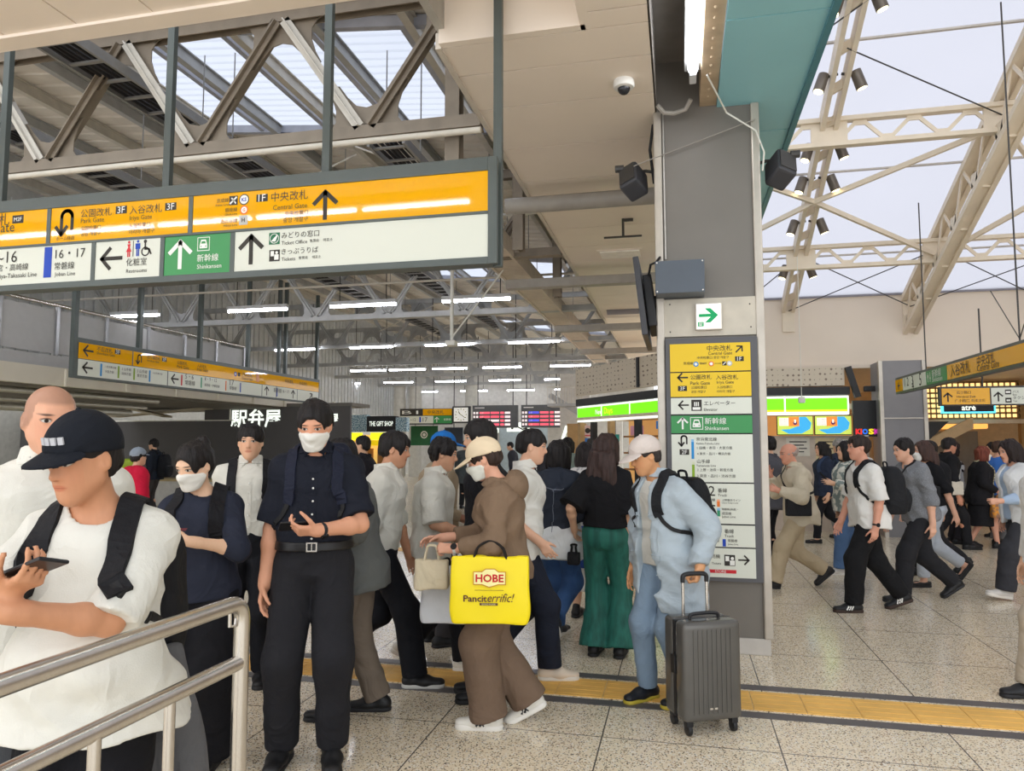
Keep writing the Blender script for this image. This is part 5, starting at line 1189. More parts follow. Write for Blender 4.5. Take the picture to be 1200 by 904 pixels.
def skin_cols(v, base, Rh, Hc, hs, stub=None):
    c = np.zeros((len(v), 4)); c[:, :3] = rgb(base)[:3]; c[:, 3] = 1
    L = (v - Hc) @ Rh / hs; x, y, z = L[:, 0], L[:, 1], L[:, 2]
    hd = (np.abs(z) < .15) & (np.abs(y) < .15) & (np.abs(x) < .105)
    if stub:
        line = np.where(y > .045, .066 + 0 * y, np.where(y > .012, -.02 + 1.2 * np.clip(y - .012, 0, 1), -.02 - .5 * np.clip(.012 - y, 0, .08)))
        w = np.clip((z - line) / .012 + .5, 0, 1) * .42 * hd
        c[:, :3] = c[:, :3] * (1 - w[:, None]) + np.array(stub)[None] * w[:, None]
    L[~hd] = (0, -9, -9)
    return c, L
HAIRM = {}
def hair_mat(col):
    if col not in HAIRM: HAIRM[col] = mat('hair_%d_%d_%d' % col, col, rough=.55, var=.4, vs=60, stretch=(1, 1, .08), bump=.5, bs=160, spec=.3)
    return HAIRM[col]

class Person:
    pass
def ring(s, A, ax, xd, tab, t0, t1, th):
    """thin shell around a loft between t0 and t1"""
    f, lo, hi = loftf(A, ax, xd, tab); A = V(A); u = unit(V(ax))
    def g(X, Y, Z):
        t = (X - A[0]) * u[0] + (Y - A[1]) * u[1] + (Z - A[2]) * u[2]
        return np.maximum(np.abs(f(X, Y, Z)) - th, np.maximum(t0 - t, t - t1))
    return g, lo, hi

def person(label, pos, face, H=1.7, fem=False, bulk=1., skin=(226, 178, 146), lean=0., side=0., twist=0., head=(0, 0, 0), hf=.025, feet=((-.1, 0), (.1, 0)), pel=(0, 0), armL=None, armR=None, hair=('short', (30, 25, 24)), cap=None, mask=None, top=None, over=None, bottom=None, shoes=None, belt=None, watch=None, h=.008, group=None, seed=1., drop=0., extra=None, socks=None):
    s = H / 1.70; bw = bulk * s; K = Person(); K.s = s; K.h = h
    feet = [tuple(f) + (0, 0, 0)[len(f) - 2:] if len(f) < 5 else f for f in feet]
    feet = [(f + (0,) * 5)[:5] for f in feet]
    # pelvis height from leg reach
    LT, LS = .435 * s, .415 * s; hw = (.085 if not fem else .09) * s
    pz = .935 * s - drop
    ank = []
    for i, (x, y, lift, pitch, yaw) in enumerate(feet):
        Ry = rotm('z', yaw); fwd = Ry @ V(0, 1, 0)
        a = V(x * s, y * s, 0) + V(0, 0, .082 * s + lift) - fwd * .0
        if pitch: a = a - fwd * .05 * s * 0
        ank.append(a); dx = a[0] - ((-1, 1)[i] * hw + pel[0]); dy = a[1] - pel[1]
        pz = min(pz, a[2] + math.sqrt(max(.01, (.995 * (LT + LS)) ** 2 - dx * dx - dy * dy)) + .02 * s)
    P = V(pel[0], pel[1], pz); K.P = P
    Rt = rotm('x', -lean) @ rotm('y', side); Rs = Rt @ rotm('z', twist)
    U = Rt @ V(0, 0, 1); xh = Rt @ V(1, 0, 0); xs = Rs @ V(1, 0, 0); ys = Rs @ V(0, 1, 0); xm = unit(xh + xs); ym = np.cross(U, xm)
    N = P + U * .505 * s; K.U, K.N, K.xm, K.ym = U, N, xm, ym
    Hs = .98 * s ** .5; Rh = rotm('z', 0) @ Rs @ rotm('z', head[1]) @ rotm('x', -head[0]) @ rotm('y', head[2]); K.Rh = Rh
    Hc = N + U * .055 * s + ys * hf * s + Rh @ V(0, .018, .095) * s ** .5; K.Hc = Hc; K.Hs = Hs
    f_ = 1. if not fem else .9
    hipx, wx, cx, shx = ((.160, .140, .164, .163), (.166, .126, .148, .143))[fem]
    tb = [(-.11, .105, .085), (-.06, .155, .112), (0, hipx, .118), (.06, hipx * .965, .112), (.14, wx, .100), (.21, wx, .102), (.30, (wx + cx) / 2, .114), (.38, cx, .118), (.43, cx * .95, .106), (.475, cx * .66, .082), (.505, .065, .06)]
    tb = [(t * s, rx * bw, ry * s * (bulk ** .8), 0, (-.012 if t < .05 else .0) * s) for t, rx, ry in tb]; K.tb = tb
    SH = [N - U * .078 * s + xs * q * shx * bw + ys * -.005 for q in (-1, 1)]; K.SH = SH
    LU, LF = .285 * s, .25 * s; EL = []; WR = []; HD = []
    for i, (q, arm) in enumerate(((-1, armL), (1, armR))):
        arm = arm or {}
        tgt = arm.get('t'); S_ = SH[i]
        if tgt is None: tgt = S_ + V(q * .06, .04 + arm.get('sw', 0), -.525) * s
        else: tgt = V(tgt)
        e, w = ik(S_, tgt, LU, LF, arm.get('hint', (q * .3, -1, -.2)))
        EL.append(e); WR.append(w); fd = unit(w - e)
        HD.append((V(arm['d']) if 'd' in arm else fd, V(arm['n']) if 'n' in arm else V(-q, .15, 0), arm.get('pose', 'relax')))
    K.EL, K.WR, K.HD = EL, WR, HD
    HP = [P + xh * q * hw - U * .03 * s for q in (-1, 1)]; KN = []; AN = []
    for i in (0, 1):
        yaw = feet[i][4]; kf = rotm('z', yaw) @ V(0, 1, 0)
        k, a = ik(HP[i], ank[i], LT, LS, kf); KN.append(k); AN.append(a)
    K.HP, K.KN, K.AN = HP, KN, AN
    pts = np.array([P, N, Hc, Hc + V(0, 0, .14)] + SH + EL + WR + [w + unit(d) * .2 for w, (d, n, p) in zip(WR, HD)] + KN + AN + [a + V(0, .22, 0) for a in AN])
    lo = pts.min(0) - .2; hi = pts.max(0) + .2; lo[2] = -.02; K.lo, K.hi = lo, hi
    # ---------------- body
    B = Sdf(lo, hi, h)
    B.add(loftf(P, U, xm, tb, p=2.2, cap=.03), .03)
    if fem:
        for q in (-1, 1): B.add(ellf(P + U * .345 * s + xs * q * .066 * s + ys * .085 * s, (.062 * s, .052 * s, .06 * s)), .04)
    au = .049 * f_ * s * bulk ** .7; af = .040 * f_ * s * bulk ** .5; aw = .0265 * f_ * s
    for i, q in enumerate((-1, 1)):
        B.add(rcf(N - U * .018 * s + xs * q * .03 * s, SH[i], .045 * s, .05 * f_ * s), .05)
        B.add(rcf(SH[i], EL[i], au, af * .95), .03); m = EL[i] + (WR[i] - EL[i]) * .28
        B.add(rcf(EL[i], m, af * .97, af * 1.02), .02); B.add(rcf(m, WR[i], af * 1.0, aw), .02)
        d, n, pose = HD[i]
        B.add(rcf(WR[i] - unit(WR[i] - EL[i]) * .03, WR[i] + unit(d) * .02, aw, aw * 1.02), .02)
        for pr, k in hand_prims(WR[i], d, n, i == 1, .95 * s * (1 if not fem else .92), pose, h): B.add(pr, k)
        B.add(rcf(HP[i], KN[i], .083 * s * bulk ** .6, .055 * s), .04); m = KN[i] + (AN[i] - KN[i]) * .3 + V(0, -.012, 0)
        B.add(rcf(KN[i], m, .052 * s, .053 * s), .03); B.add(rcf(m, AN[i], .053 * s, .036 * s), .03)
        yw = feet[i]; Rf = rotm('z', yw[4]) @ rotm('x', yw[3]); B.add(rcf(AN[i] + Rf @ V(0, -.02, -.045) * s, AN[i] + Rf @ V(0, .12, -.05) * s, .03 * s, .025 * s), .03)
    B.add(rcf(N - U * .03 * s, Hc + Rh @ V(0, -.012, -.05) * Hs, .056 * f_ * s, .052 * f_ * s), .03)
    def hf_(X, Y, Z):
        x = X - Hc[0]; y = Y - Hc[1]; z = Z - Hc[2]
        a = [(Rh[0, j] * x + Rh[1, j] * y + Rh[2, j] * z) / Hs for j in range(3)]
        return head_core(a[0], a[1], a[2], fem) * Hs
    B.add((hf_, Hc - .16, Hc + .16), .022)
    v, q = B.mesh()
    stub = rgb((70, 58, 52))[:3] if hair and hair[0] == 'buzz' else None
    body = np_mesh('person', v, q, SKIN, None, *skin_cols(v, skin, Rh, Hc, Hs, stub))
    body.location = (pos[0], pos[1], 0); body.rotation_euler = (0, 0, math.radians(face - 90))
    tag(body, label, 'person', group); K.o = body; K.top = None
    # ---------------- trousers / skirt
    bt = dict(kind='trousers', col=(30, 30, 34), thigh=.094, knee=.071, hem=.064, len=0, top=.10, ease=.014, amp=.007); bt.update(bottom or {})
    M = bt.get('mat') or cloth('b_%d_%d_%d' % tuple(bt['col']), bt['col'])
    G = Sdf(V(lo[0], lo[1], -.02), V(hi[0], hi[1], P[2] + .22), h * 1.05)
    tt = [(t, rx + bt['ease'] * s, ry + bt['ease'] * s, ox, oy) for t, rx, ry, ox, oy in tb if t <= (bt['top'] + .05) * s]
    if bt['kind'] == 'skirt':
        L = bt.get('length', .6) * s
        rows = [(-L, bt['hem'] * s, bt['hem'] * .85 * s), (-L * .5, (bt['hem'] * .5 + .1) * s, (bt['hem'] * .45 + .075) * s), (-.08 * s, .178 * bw, .135 * s), (0, .172 * bw, .13 * s), (bt['top'] * s, .145 * bw, .115 * s)]
        G.add(loftf(P, U * .3 + V(0, 0, .7), xm, rows, cap=.006), .02)
    else:
        G.add(loftf(P, U, xm, tt, cap=.03), .02)
        for i in (0, 1):
            u1, u2 = unit(KN[i] - HP[i]), unit(AN[i] - KN[i]); E = AN[i] + u2 * bt['len'] * s + V(0, 0, .0)
            f1 = rcf(HP[i], KN[i], bt['thigh'] * s * bulk ** .5, bt['knee'] * s); f2 = rcf(KN[i], E + u2 * .06, bt['knee'] * s, bt['hem'] * s)
            def fn(X, Y, Z, a=f1[0], b=f2[0], E=E, u=u2): return smax(smin(a(X, Y, Z), b(X, Y, Z), .05), (X - E[0]) * u[0] + (Y - E[1]) * u[1] + (Z - E[2]) * u[2], .004)
            G.add((fn, np.minimum(f1[1], f2[1]), np.maximum(f1[2], f2[2])), .03)
    G.clip(U, (P + U * bt['top'] * s) @ U)
    G.noise(bt['amp'], 9, 9, 3.2, seed); G.noise(bt['amp'] * .7, 6, 6, 11, seed + 4, ridge=True)
    v, q = G.mesh(); np_mesh('skirt' if bt['kind'] == 'skirt' else 'trousers', v, q, M, body)
    # ---------------- tops
    def garment(sp, name, base=None):
        g = dict(col=(230, 228, 220), ease=.020, hem=-.10, boxy=.6, sleeve=.75, sr=.022, amp=.009, neck=.066, collar=None, flare=0., open=0., wr=.0, puff=0.); g.update(sp)
        M = g.get('mat') or cloth('t_%d_%d_%d' % tuple(g['col']), g['col'])
        T = Sdf(V(lo[0], lo[1], max(0, P[2] + g['hem'] * s - .12)), V(hi[0], hi[1], N[2] + .16), h)
        cm = max(r[1] for r in tb); e = g['ease'] * s; rows = []
        hz = g['hem'] * s
        for t, rx, ry, ox, oy in tb:
            bx = rx + (max(rx, cm * .95) - rx) * g['boxy'] if t < .40 * s else rx; by = ry + (max(ry, .116 * s * bulk) - ry) * g['boxy'] if t < .40 * s else ry
            fl = g['flare'] * max(0, (.25 * s - t)) 
            if t > .42 * s: fl = 0
            rows.append((t, max(.03, bx + e * (1 if t < .46 * s else .7) + fl), max(.03, by + e * (1 if t < .46 * s else .7) + fl * .8), ox, oy + (g.get('belly', 0) * s * math.exp(-((t / s - .12) / .12) ** 2))))
        rows = [r for r in rows if r[0] > -.055 * s]
        rows = [(t, rx + (0 if g.get('tuck') else .016 * s * max(0, min(1, (.16 * s - t) / (.16 * s)))), ry + (0 if g.get('tuck') else .016 * s * max(0, min(1, (.16 * s - t) / (.16 * s)))), ox, oy) for t, rx, ry, ox, oy in rows]
        r0 = rows[0]; rows = ([(hz, r0[1] + g['flare'] * .1 * s, r0[2] + g['flare'] * .08 * s, r0[3], r0[4])] if hz < r0[0] - .01 else []) + [r for r in rows if r[0] >= hz - .001]
        if rows[0][0] > hz + .002:
            rows = [(hz, rows[0][1], rows[0][2], rows[0][3], rows[0][4])] + rows
        if g.get('tuck'): 
            rows[0] = (rows[0][0], rows[0][1] - .012, rows[0][2] - .012, 0, 0)
        T.add(loftf(P, U, xm, rows, p=2.3, cap=.006), .02)
        if fem:
            for q in (-1, 1): T.add(ellf(P + U * .34 * s + xs * q * .062 * s + ys * .085 * s, V(.066, .055, .066) * s + e * .6), .05)
        for i, q in enumerate((-1, 1)):
            T.add(rcf(N - U * .020 * s + xs * q * .035 * s, SH[i] - U * .002, .046 * s + e * .45, .050 * f_ * s + e * .7), .045)
            sl = g['sleeve']
            if sl <= 0: continue
            u1 = unit(EL[i] - SH[i]); u2 = unit(WR[i] - EL[i]); sr = g['sr'] * s; f1 = None
            if sl <= 1: E = SH[i] + (EL[i] - SH[i]) * sl; u = u1; a = rcf(SH[i], SH[i] + (EL[i] - SH[i]) * min(1.1, sl + .1), au + e * .9, au + sr + g['puff'] * .5); b = None
            else: E = EL[i] + (WR[i] - EL[i]) * (sl - 1); u = u2; a = rcf(SH[i], EL[i], au + e * .9, af + sr + g['puff']); b = rcf(EL[i], E + u2 * .03, af + sr + g['puff'], max(aw + sr * .55 + g['wr'], .034 * s))
            def fn(X, Y, Z, a=a[0], b=b and b[0], E=E, u=u, S0=SH[i], u1=u1):
                d = a(X, Y, Z) if b is None else smin(a(X, Y, Z), b(X, Y, Z), .03)
                return smax(d, (X - E[0]) * u[0] + (Y - E[1]) * u[1] + (Z - E[2]) * u[2], .004)
            l_, h_ = a[1], a[2]
            if b: l_, h_ = np.minimum(l_, b[1]), np.maximum(h_, b[2])
            T.add((fn, l_, h_), .028)
        T.cut(rcf(N - U * .01 * s + ys * .012, N + U * .15 * s + ys * hf * s, g['neck'] * s, (g['neck'] + .012) * s), .006)
        if g['open']:
            w = g['open'] * s; a0 = P + U * (g['hem'] - .1) * s; 
            def wedge(X, Y, Z):
                x = (X - P[0]) * xm[0] + (Y - P[1]) * xm[1] + (Z - P[2]) * xm[2]; y = (X - P[0]) * ym[0] + (Y - P[1]) * ym[1] + (Z - P[2]) * ym[2]; t = (X - P[0]) * U[0] + (Y - P[1]) * U[1] + (Z - P[2]) * U[2]
                return np.maximum(np.abs(x) - w * (1.25 - .6 * np.clip(t / (.5 * s), -1, 1)), .02 - y)
            T.cut((wedge, lo, hi), .008)
        T.noise(g['amp'], 7, 7, 3.6, seed + 9); T.noise(g['amp'] * .8, 5, 5, 11, seed + 2, np.stack([unit(V(1, .3, .5)), unit(V(-.3, 1, .2)), unit(V(-.5, -.2, 1))], 1), ridge=True); T.noise(g['amp'] * .35, 16, 16, 22, seed + 5)
        v, q = T.mesh(); o = np_mesh(name, v, q, M, body)
        col = g.get('collar')
        if col in ('shirt', 'stand'):
            Cg = Sdf(N - .16, N + .16, min(h, .006)); A0 = N - U * .02 * s + ys * .006
            rr = [(0, .100 * s, .094 * s), (.03 * s, .083 * s, .08 * s), (.07 * s, .072 * s, .072 * s), (.10 * s, .070 * s, .070 * s)]
            ax = unit(U * 1.0 + ys * -.22)
            Cg.add(ring(Cg, A0, ax, xm, rr, .012 * s, .078 * s, .0045), .004)
            if col == 'shirt':
                for q in (-1, 1):
                    a = A0 + U * .052 * s + ys * .066 * s + xm * q * .018 * s; Cg.add(rcf(a, a + (xm * q * .035 - U * .05 + ys * .02) * s, .014, .006, (unit(ys + U * .3), .35)), .006)
            def vc(X, Y, Z):
                x = (X - A0[0]) * xm[0] + (Y - A0[1]) * xm[1] + (Z - A0[2]) * xm[2]; y = (X - A0[0]) * ym[0] + (Y - A0[1]) * ym[1] + (Z - A0[2]) * ym[2]; t = (X - A0[0]) * U[0] + (Y - A0[1]) * U[1] + (Z - A0[2]) * U[2]
                return np.maximum(np.abs(x) - .12 * np.clip(t, 0, 1) - .004, -y)
            Cg.cut((vc, N - .2, N + .2), .003)
            v, q = Cg.mesh(); np_mesh('collar', v, q, M, o)
        if col == 'hood':
            Cg = Sdf(N - .26, N + .2, h)
            Cg.add(ellf(N - U * .03 * s - ys * .10 * s, (.125 * s, .085 * s, .10 * s), np.stack([xm, ym, U], 1)), .02)
            Cg.add(ring(Cg, N - U * .05 * s + ys * .0, unit(U - ys * .35), xm, [(0, .115 * s, .105 * s), (.05 * s, .095 * s, .09 * s), (.1 * s, .085 * s, .085 * s)], .0, .075 * s, .012), .02)
            Cg.cut(rcf(N, N + U * .16 * s + ys * hf, .068 * s, .085 * s), .01); Cg.noise(.004, 12, 12, 12, seed)
            v, q = Cg.mesh(); np_mesh('hood', v, q, M, o)
        if g.get('placket'):
            n_ = 40; pp = np.array([P + U * (hz + .01 + (N - P) @ U * .97 * 0 + k / (n_ - 1) * (.455 * s - hz)) + ym * .2 for k in range(n_)])
            pr, gn = T.project(pp, .001)
            b = MB()
            for a_, c_, g0 in zip(pr, pr[1:], gn): b.beam(a_, c_, .03 * s, .003, up=tuple(g0))
            b.build('placket', M, o, local=True)
            b = MB()
            for k in range(3, n_ - 1, 6): b.sphere(pr[k] + gn[k] * .003, .0055, 8)
            b.build('button_row', mat('button', g.get('button', (235, 235, 230)), rough=.3), o, local=True)
        return T, o, g
    if top: K.top, K.topo, K.tg = garment(top, (top or {}).get('name', 'shirt'))
    if over: K.top, K.topo, K.tg = garment(over, over.get('name', 'jacket'))
    K.G = G
    K.mtop = (over or top or {}).get('col')
    # ---------------- belt, watch
    if belt:
        b = Sdf(P - .3, P + V(.3, .3, .3), .005); t2 = [(t, rx + .026 * s, ry + .026 * s, ox, oy) for t, rx, ry, ox, oy in tb if t < .2 * s]
        b.add(ring(b, P, U, xm, t2, (bt['top'] - .045) * s, (bt['top'] - .003) * s, .006), .003); v, q = b.mesh(); bo = np_mesh('belt', v, q, mat('belt_leather', belt, rough=.4, var=.1), body)
        c = P + U * (bt['top'] - .024) * s; yy = np.interp(.08 * s, [r[0] for r in tb], [r[2] for r in tb]) + .036 * s
        c = c + ym * yy - ym * .006; m3 = Matrix((xm, ym, U)).transposed(); b = MB()
        for dx, dz, sx, sz in ((0, .02, .052, .007), (0, -.02, .052, .007), (-.023, 0, .007, .045), (.023, 0, .007, .045), (0, 0, .005, .04)): b.box(Vector(c) + m3 @ Vector((dx, .004, dz)), (sx, .007, sz), m3)
        b.build('buckle', STEEL, bo, local=True, bevel=.0015)
    if watch is not None:
        i, wc = watch; w = WR[i]; u = unit(WR[i] - EL[i]); n = -unit(HD[i][1] - u * (HD[i][1] @ u)); c = w - u * .02
        b = MB(); M3 = frame(u); b.lathe([(aw + .005, -.012), (aw + .007, 0), (aw + .005, .012), (aw + .002, .0121), (aw + .002, -.0121)], Vector(c), 20, M3)
        wo = b.build('wristwatch', mat('watch_strap_%d' % wc[0], wc, rough=.5), body, local=True, smooth=True)
        b = MB(); F3 = frame(n, tuple(u)); b.lathe([(.019 * s, 0), (.020 * s, .006), (.017 * s, .009)], Vector(c + n * (aw + .003)), 20, F3); b.build('watch_case', mat('watch_case', (40, 40, 42), rough=.2, metal=.5), wo, local=True, smooth=True)
    # ---------------- shoes
    sh = dict(col=(26, 26, 28), sole=(34, 34, 36), style='shoe'); sh.update(shoes or {})
    for i in (0, 1):
        x, y, lift, pitch, yaw = feet[i]; Rf = rotm('z', yaw) @ rotm('x', pitch); A = AN[i]; g0 = A + Rf @ V(0, 0, -.082 * s)
        Q = lambda a, b, c: A + Rf @ (V(a, b, c - .082) * s)
        D = Sdf(np.minimum(Q(0, -.1, 0), Q(0, .24, 0)) - .1, np.maximum(Q(0, -.1, 0), Q(0, .24, 0)) + .15, min(h, .007)); nz = Rf @ V(0, 0, 1)
        fl = (nz, .62)
        D.add(rcf(Q(0, -.045, .045), Q(0, .07, .042), .040 * s, .044 * s), .03); D.add(rcf(Q(0, .07, .040), Q(.006 * (1, -1)[i], .16, .034), .045 * s, .040 * s, fl), .03)
        D.add(rcf(Q(0, -.03, .05), Q(0, -.01, .10 if sh['style'] != 'boot' else .16), .040 * s, .038 * s), .02)
        if sh['style'] == 'pump': D.cut(rcf(Q(0, -.02, .07), Q(0, .10, .075), .036 * s, .036 * s), .008); D.clip(nz, Q(0, 0, .066) @ nz, .004)
        D.clip(-nz, -(Q(0, 0, .012) @ nz), .004)
        v, q = D.mesh(); so = np_mesh('shoe', v, q, mat('shoe_%d_%d_%d' % tuple(sh['col']), sh['col'], rough=.5, var=.06), body)
        D = Sdf(np.minimum(Q(0, -.1, 0), Q(0, .24, 0)) - .08, np.maximum(Q(0, -.1, 0), Q(0, .24, 0)) + .08, min(h, .007))
        cap_ = rcf(Q(0, -.042, .012), Q(.004 * (1, -1)[i], .155, .012), .044 * s, .046 * s); zz = Q(0, 0, .013); th = .014 * s if sh['style'] != 'sneaker' else .018 * s
        def sf(X, Y, Z, f=cap_[0], zz=zz): 
            t = (X - zz[0]) * nz[0] + (Y - zz[1]) * nz[1] + (Z - zz[2]) * nz[2]
            return smax(f(X, Y, Z), np.abs(t) - th, .006)
        D.add((sf, cap_[1], cap_[2]), .002); v, q = D.mesh(); np_mesh('sole', v, q, mat('sole_%d_%d_%d' % tuple(sh['sole']), sh['sole'], rough=.6), so)
        if sh.get('stripes'):
            for sd in (-1, 1):
                b = MB()
                for k in range(sh.get('ns', 3)):
                    y0 = .03 + k * .022
                    p0 = V(Q(sd * .051, y0 + .018, .03)); p1 = V(Q(sd * .0445, y0 - .006, .066))
                    b.beam(p0, p1, .007, .012 * s, up=tuple(Rf @ V(0, 1, 0)))
                    if sh['stripes'] == 'x': b.beam(V(Q(sd * .051, y0 - .006, .03)), V(Q(sd * .0445, y0 + .02, .064)), .004, .008 * s, up=tuple(Rf @ V(0, 1, 0)))
                b.build('stripe', mat('stripe_%d' % sh['scol'][0], sh['scol'], rough=.5), so, local=True)
    # ---------------- hair, cap, mask in the head's own frame
    hs = min(h, .0055)
    def put_head(D, name, m, par=body):
        v, q = D.mesh()
        if len(v) == 0: return None
        return np_mesh(name, (v * Hs) @ Rh.T + Hc, q, m, par)
    st, hc = (hair or (None, None))[:2]; HM = hair_mat(hc) if hc else None; capped = cap is not None
    if st and st != 'buzz':
        D = Sdf((-.19, -.24, -.55 if st == 'long' else -.26), (.19, .17, .2), hs)
        vol = .010 if capped else .013 + (hair[2] if len(hair) > 2 else 0)
        D.add(ellf((0, -.014, .038), (.074 + vol, .095 + vol, .083 + (vol if not capped else .004))), .01)
        if st in ('short', 'bangs', 'bun', 'messy', 'grey'):
            D.add(ellf((0, -.03, -.015), (.068 + vol * .6, .078 + vol * .7, .06)), .02)
            D.clip(V(0, .25, -1), .052, .02)
            low = {'short': .008, 'bangs': -.022, 'bun': .012, 'messy': -.018, 'grey': .015}[st]
            D.cut(ellf((0, .125, low - .035), (.066, .095, .105)), .012)
            for q in (-1, 1): D.cut(boxf((q * .085, .022, -.05), (.036, .05, .055), None, .03), .012)
        if st == 'bun': D.add(ellf((0, -.095, .095), (.042, .038, .04)), .012)
        if st == 'bob':
            D.add(loftf((0, -.02, -.13), (0, 0, 1), (1, 0, 0), [(0, .098, .085), (.06, .108, .10), (.14, .10, .108), (.19, .09, .105)], cap=.02), .03)
            D.cut(ellf((0, .13, -.07), (.058, .105, .15)), .012)
        if st == 'long':
            D.add(loftf((0, -.02, -.11), (0, 0, 1), (1, 0, 0), [(0, .10, .085), (.06, .105, .095), (.13, .097, .105), (.17, .088, .10)], cap=.02), .03)
            ln = hair[3] if len(hair) > 3 else .36
            D.add(loftf((0, -.085, -ln), (0, -.05, 1), (1, 0, 0), [(0, .085, .03), (ln * .3, .135, .052), (ln * .6, .125, .06), (ln * .95, .095, .06)], cap=.03), .03)
            D.cut(ellf((0, .13, -.07), (.056, .11, .17)), .012)
        if st == 'bald':
            D.clip(V(0, .35, 1), .012, .015); D.clip(V(0, .25, -1), .05, .02); D.cut(ellf((0, .12, -.04), (.09, .11, .12)), .01); D.cut(boxf((.085, .02, -.05), (.03, .04, .05), None, .02), .01); D.cut(boxf((-.085, .02, -.05), (.03, .04, .05), None, .02), .01)
        amp = .008 if st not in ('messy', 'long') else .011
        D.noise(amp, 55, 55, 9 if st != 'messy' else 24, seed); D.noise(amp * .7, 22, 22, 6, seed + 3)
        if capped: D.clip(V(0, -.22, 1), .052 if st not in ('long', 'bob') else .06, .006)
        put_head(D, 'hair', HM)
    if cap:
        cm = cloth('cap_%d_%d_%d' % tuple(cap['col']), cap['col'])
        D = Sdf((-.13, -.15, -.02), (.13, .15, .18), hs)
        D.add(ellf((0, -.014, .040), (.090, .111, .098 + cap.get('tall', 0))), .01); D.clip(V(0, .16, -1), -.026, .004)
        D.noise(.002, 14, 14, 14, seed); co_ = put_head(D, 'cap', cm)
        D = Sdf((-.13, .0, -.04), (.13, .24, .12), min(hs, .004)); bl = cap.get('brim', .075)
        def bf(x, y, z):
            e = np.sqrt((x / .084) ** 2 + ((y - .06) / (.048 + bl)) ** 2); zz = .046 - 3.2 * x * x - .30 * (y - .085)
            return np.maximum(np.maximum((e - 1) * .06, np.abs(z - zz) - .0042), .058 - y)
        D.add((bf, V(-.1, .04, -.03), V(.1, .21, .09)), .002); put_head(D, 'brim', cloth('cap_%d_%d_%d' % tuple(cap.get('bcol', cap['col'])), cap.get('bcol', cap['col'])), co_)
        D = MB(); D.sphere(Hc + Rh @ V(0, -.014, .137 + cap.get('tall', 0)) * Hs, .008, 8); D.build('cap_button', cm, co_, local=True)
        if cap.get('mark'):
            b = MB(); R3 = Matrix((Rh @ V(1, 0, 0), Rh @ V(0, 1, 0), Rh @ V(0, 0, 1))).transposed()
            for k in range(4):
                xx = -.032 + k * .019; yy = .111 * math.sqrt(max(.05, 1 - (xx / .09) ** 2 - (.03 / .098) ** 2)) - .012
                b.box(Vector(Hc + Rh @ V(xx, yy, .078) * Hs), (.014, .006, .02), R3 @ Matrix.Rotation(-xx * 9, 3, 'Z'))
            b.build('front_patch', mat('patch_white', (190, 190, 194), rough=.7), co_, local=True)
    if mask:
        D = Sdf((-.1, -.04, -.14), (.1, .14, .05), min(hs, .0045))
        def mf(x, y, z):
            d = smin(head_core(x, y, z, fem, True), rcf((0, .085, -.02), (0, .06, -.075), .022, .03)[0](x, y, z), .04) - .006
            return smax(smax(d, np.maximum(z + .004 + 9 * x * x * .5 - .0, -z - .108), .006), .012 - y + np.abs(z + .045) * .25, .006)
        D.add((mf, V(-.1, -.03, -.13), V(.1, .14, .04)), .002)
        for q in (-1, 1):
            for z0, z1 in ((-.02, .018), (-.075, -.02)): D.add(rcf((q * .062, .03, z0), (q * .079, -.004, z1), .0028, .0028), .002)
        put_head(D, 'face_mask', cloth('mask_%d' % mask[0], mask, bump=0))
    return K

# ---------------------------------------------------------------- things people carry
def world_of(K, p):
    a = K.o.rotation_euler[2]; c, s_ = math.cos(a), math.sin(a)
    return Vector((K.o.location[0] + p[0] * c - p[1] * s_, K.o.location[1] + p[0] * s_ + p[1] * c, p[2]))
def carried(K, name, label, cat, base, group=None):
    """Empty at a point given in the carrier's frame, turned as the carrier"""
    t = thing(name, label, cat, world_of(K, base), K.o.rotation_euler[2], group); t['b'] = 0; del t['b']; return t
def lmesh(v, q, name, m, t, base): return np_mesh(name, np.asarray(v) - V(base), q, m, t)
class LB(MB):
    """mesh builder in the carrier's frame"""
    def fin(s, name, m, t, base, **k):
        bmesh.ops.translate(s.bm, verts=s.bm.verts[:], vec=-Vector(base)); return s.build(name, m, t, local=True, **k)
def strap_mesh(b, pts, nrm, w, th):
    pts = [Vector(p) for p in pts]; rings = []
    for i, p in enumerate(pts):
        d = (pts[min(i + 1, len(pts) - 1)] - pts[max(i - 1, 0)]).normalized(); n = Vector(nrm[i]).normalized(); x = d.cross(n).normalized(); n = x.cross(d)
        rings.append([b.bm.verts.new(p + x * sx * w / 2 + n * sz * th / 2) for sx, sz in ((-1, -1), (1, -1), (1, 1), (-1, 1))])
    for a, c in zip(rings, rings[1:]):
        for k in range(4): b.bm.faces.new((a[k], a[(k + 1) % 4], c[(k + 1) % 4], c[k]))
    b.bm.faces.new(rings[0][::-1]); b.bm.faces.new(rings[-1])
def curve(pts, n=30):
    P = np.array(pts, float); t = np.linspace(0, 1, len(P)); D = dense(np.column_stack([t, P]), n); return D[1:].T
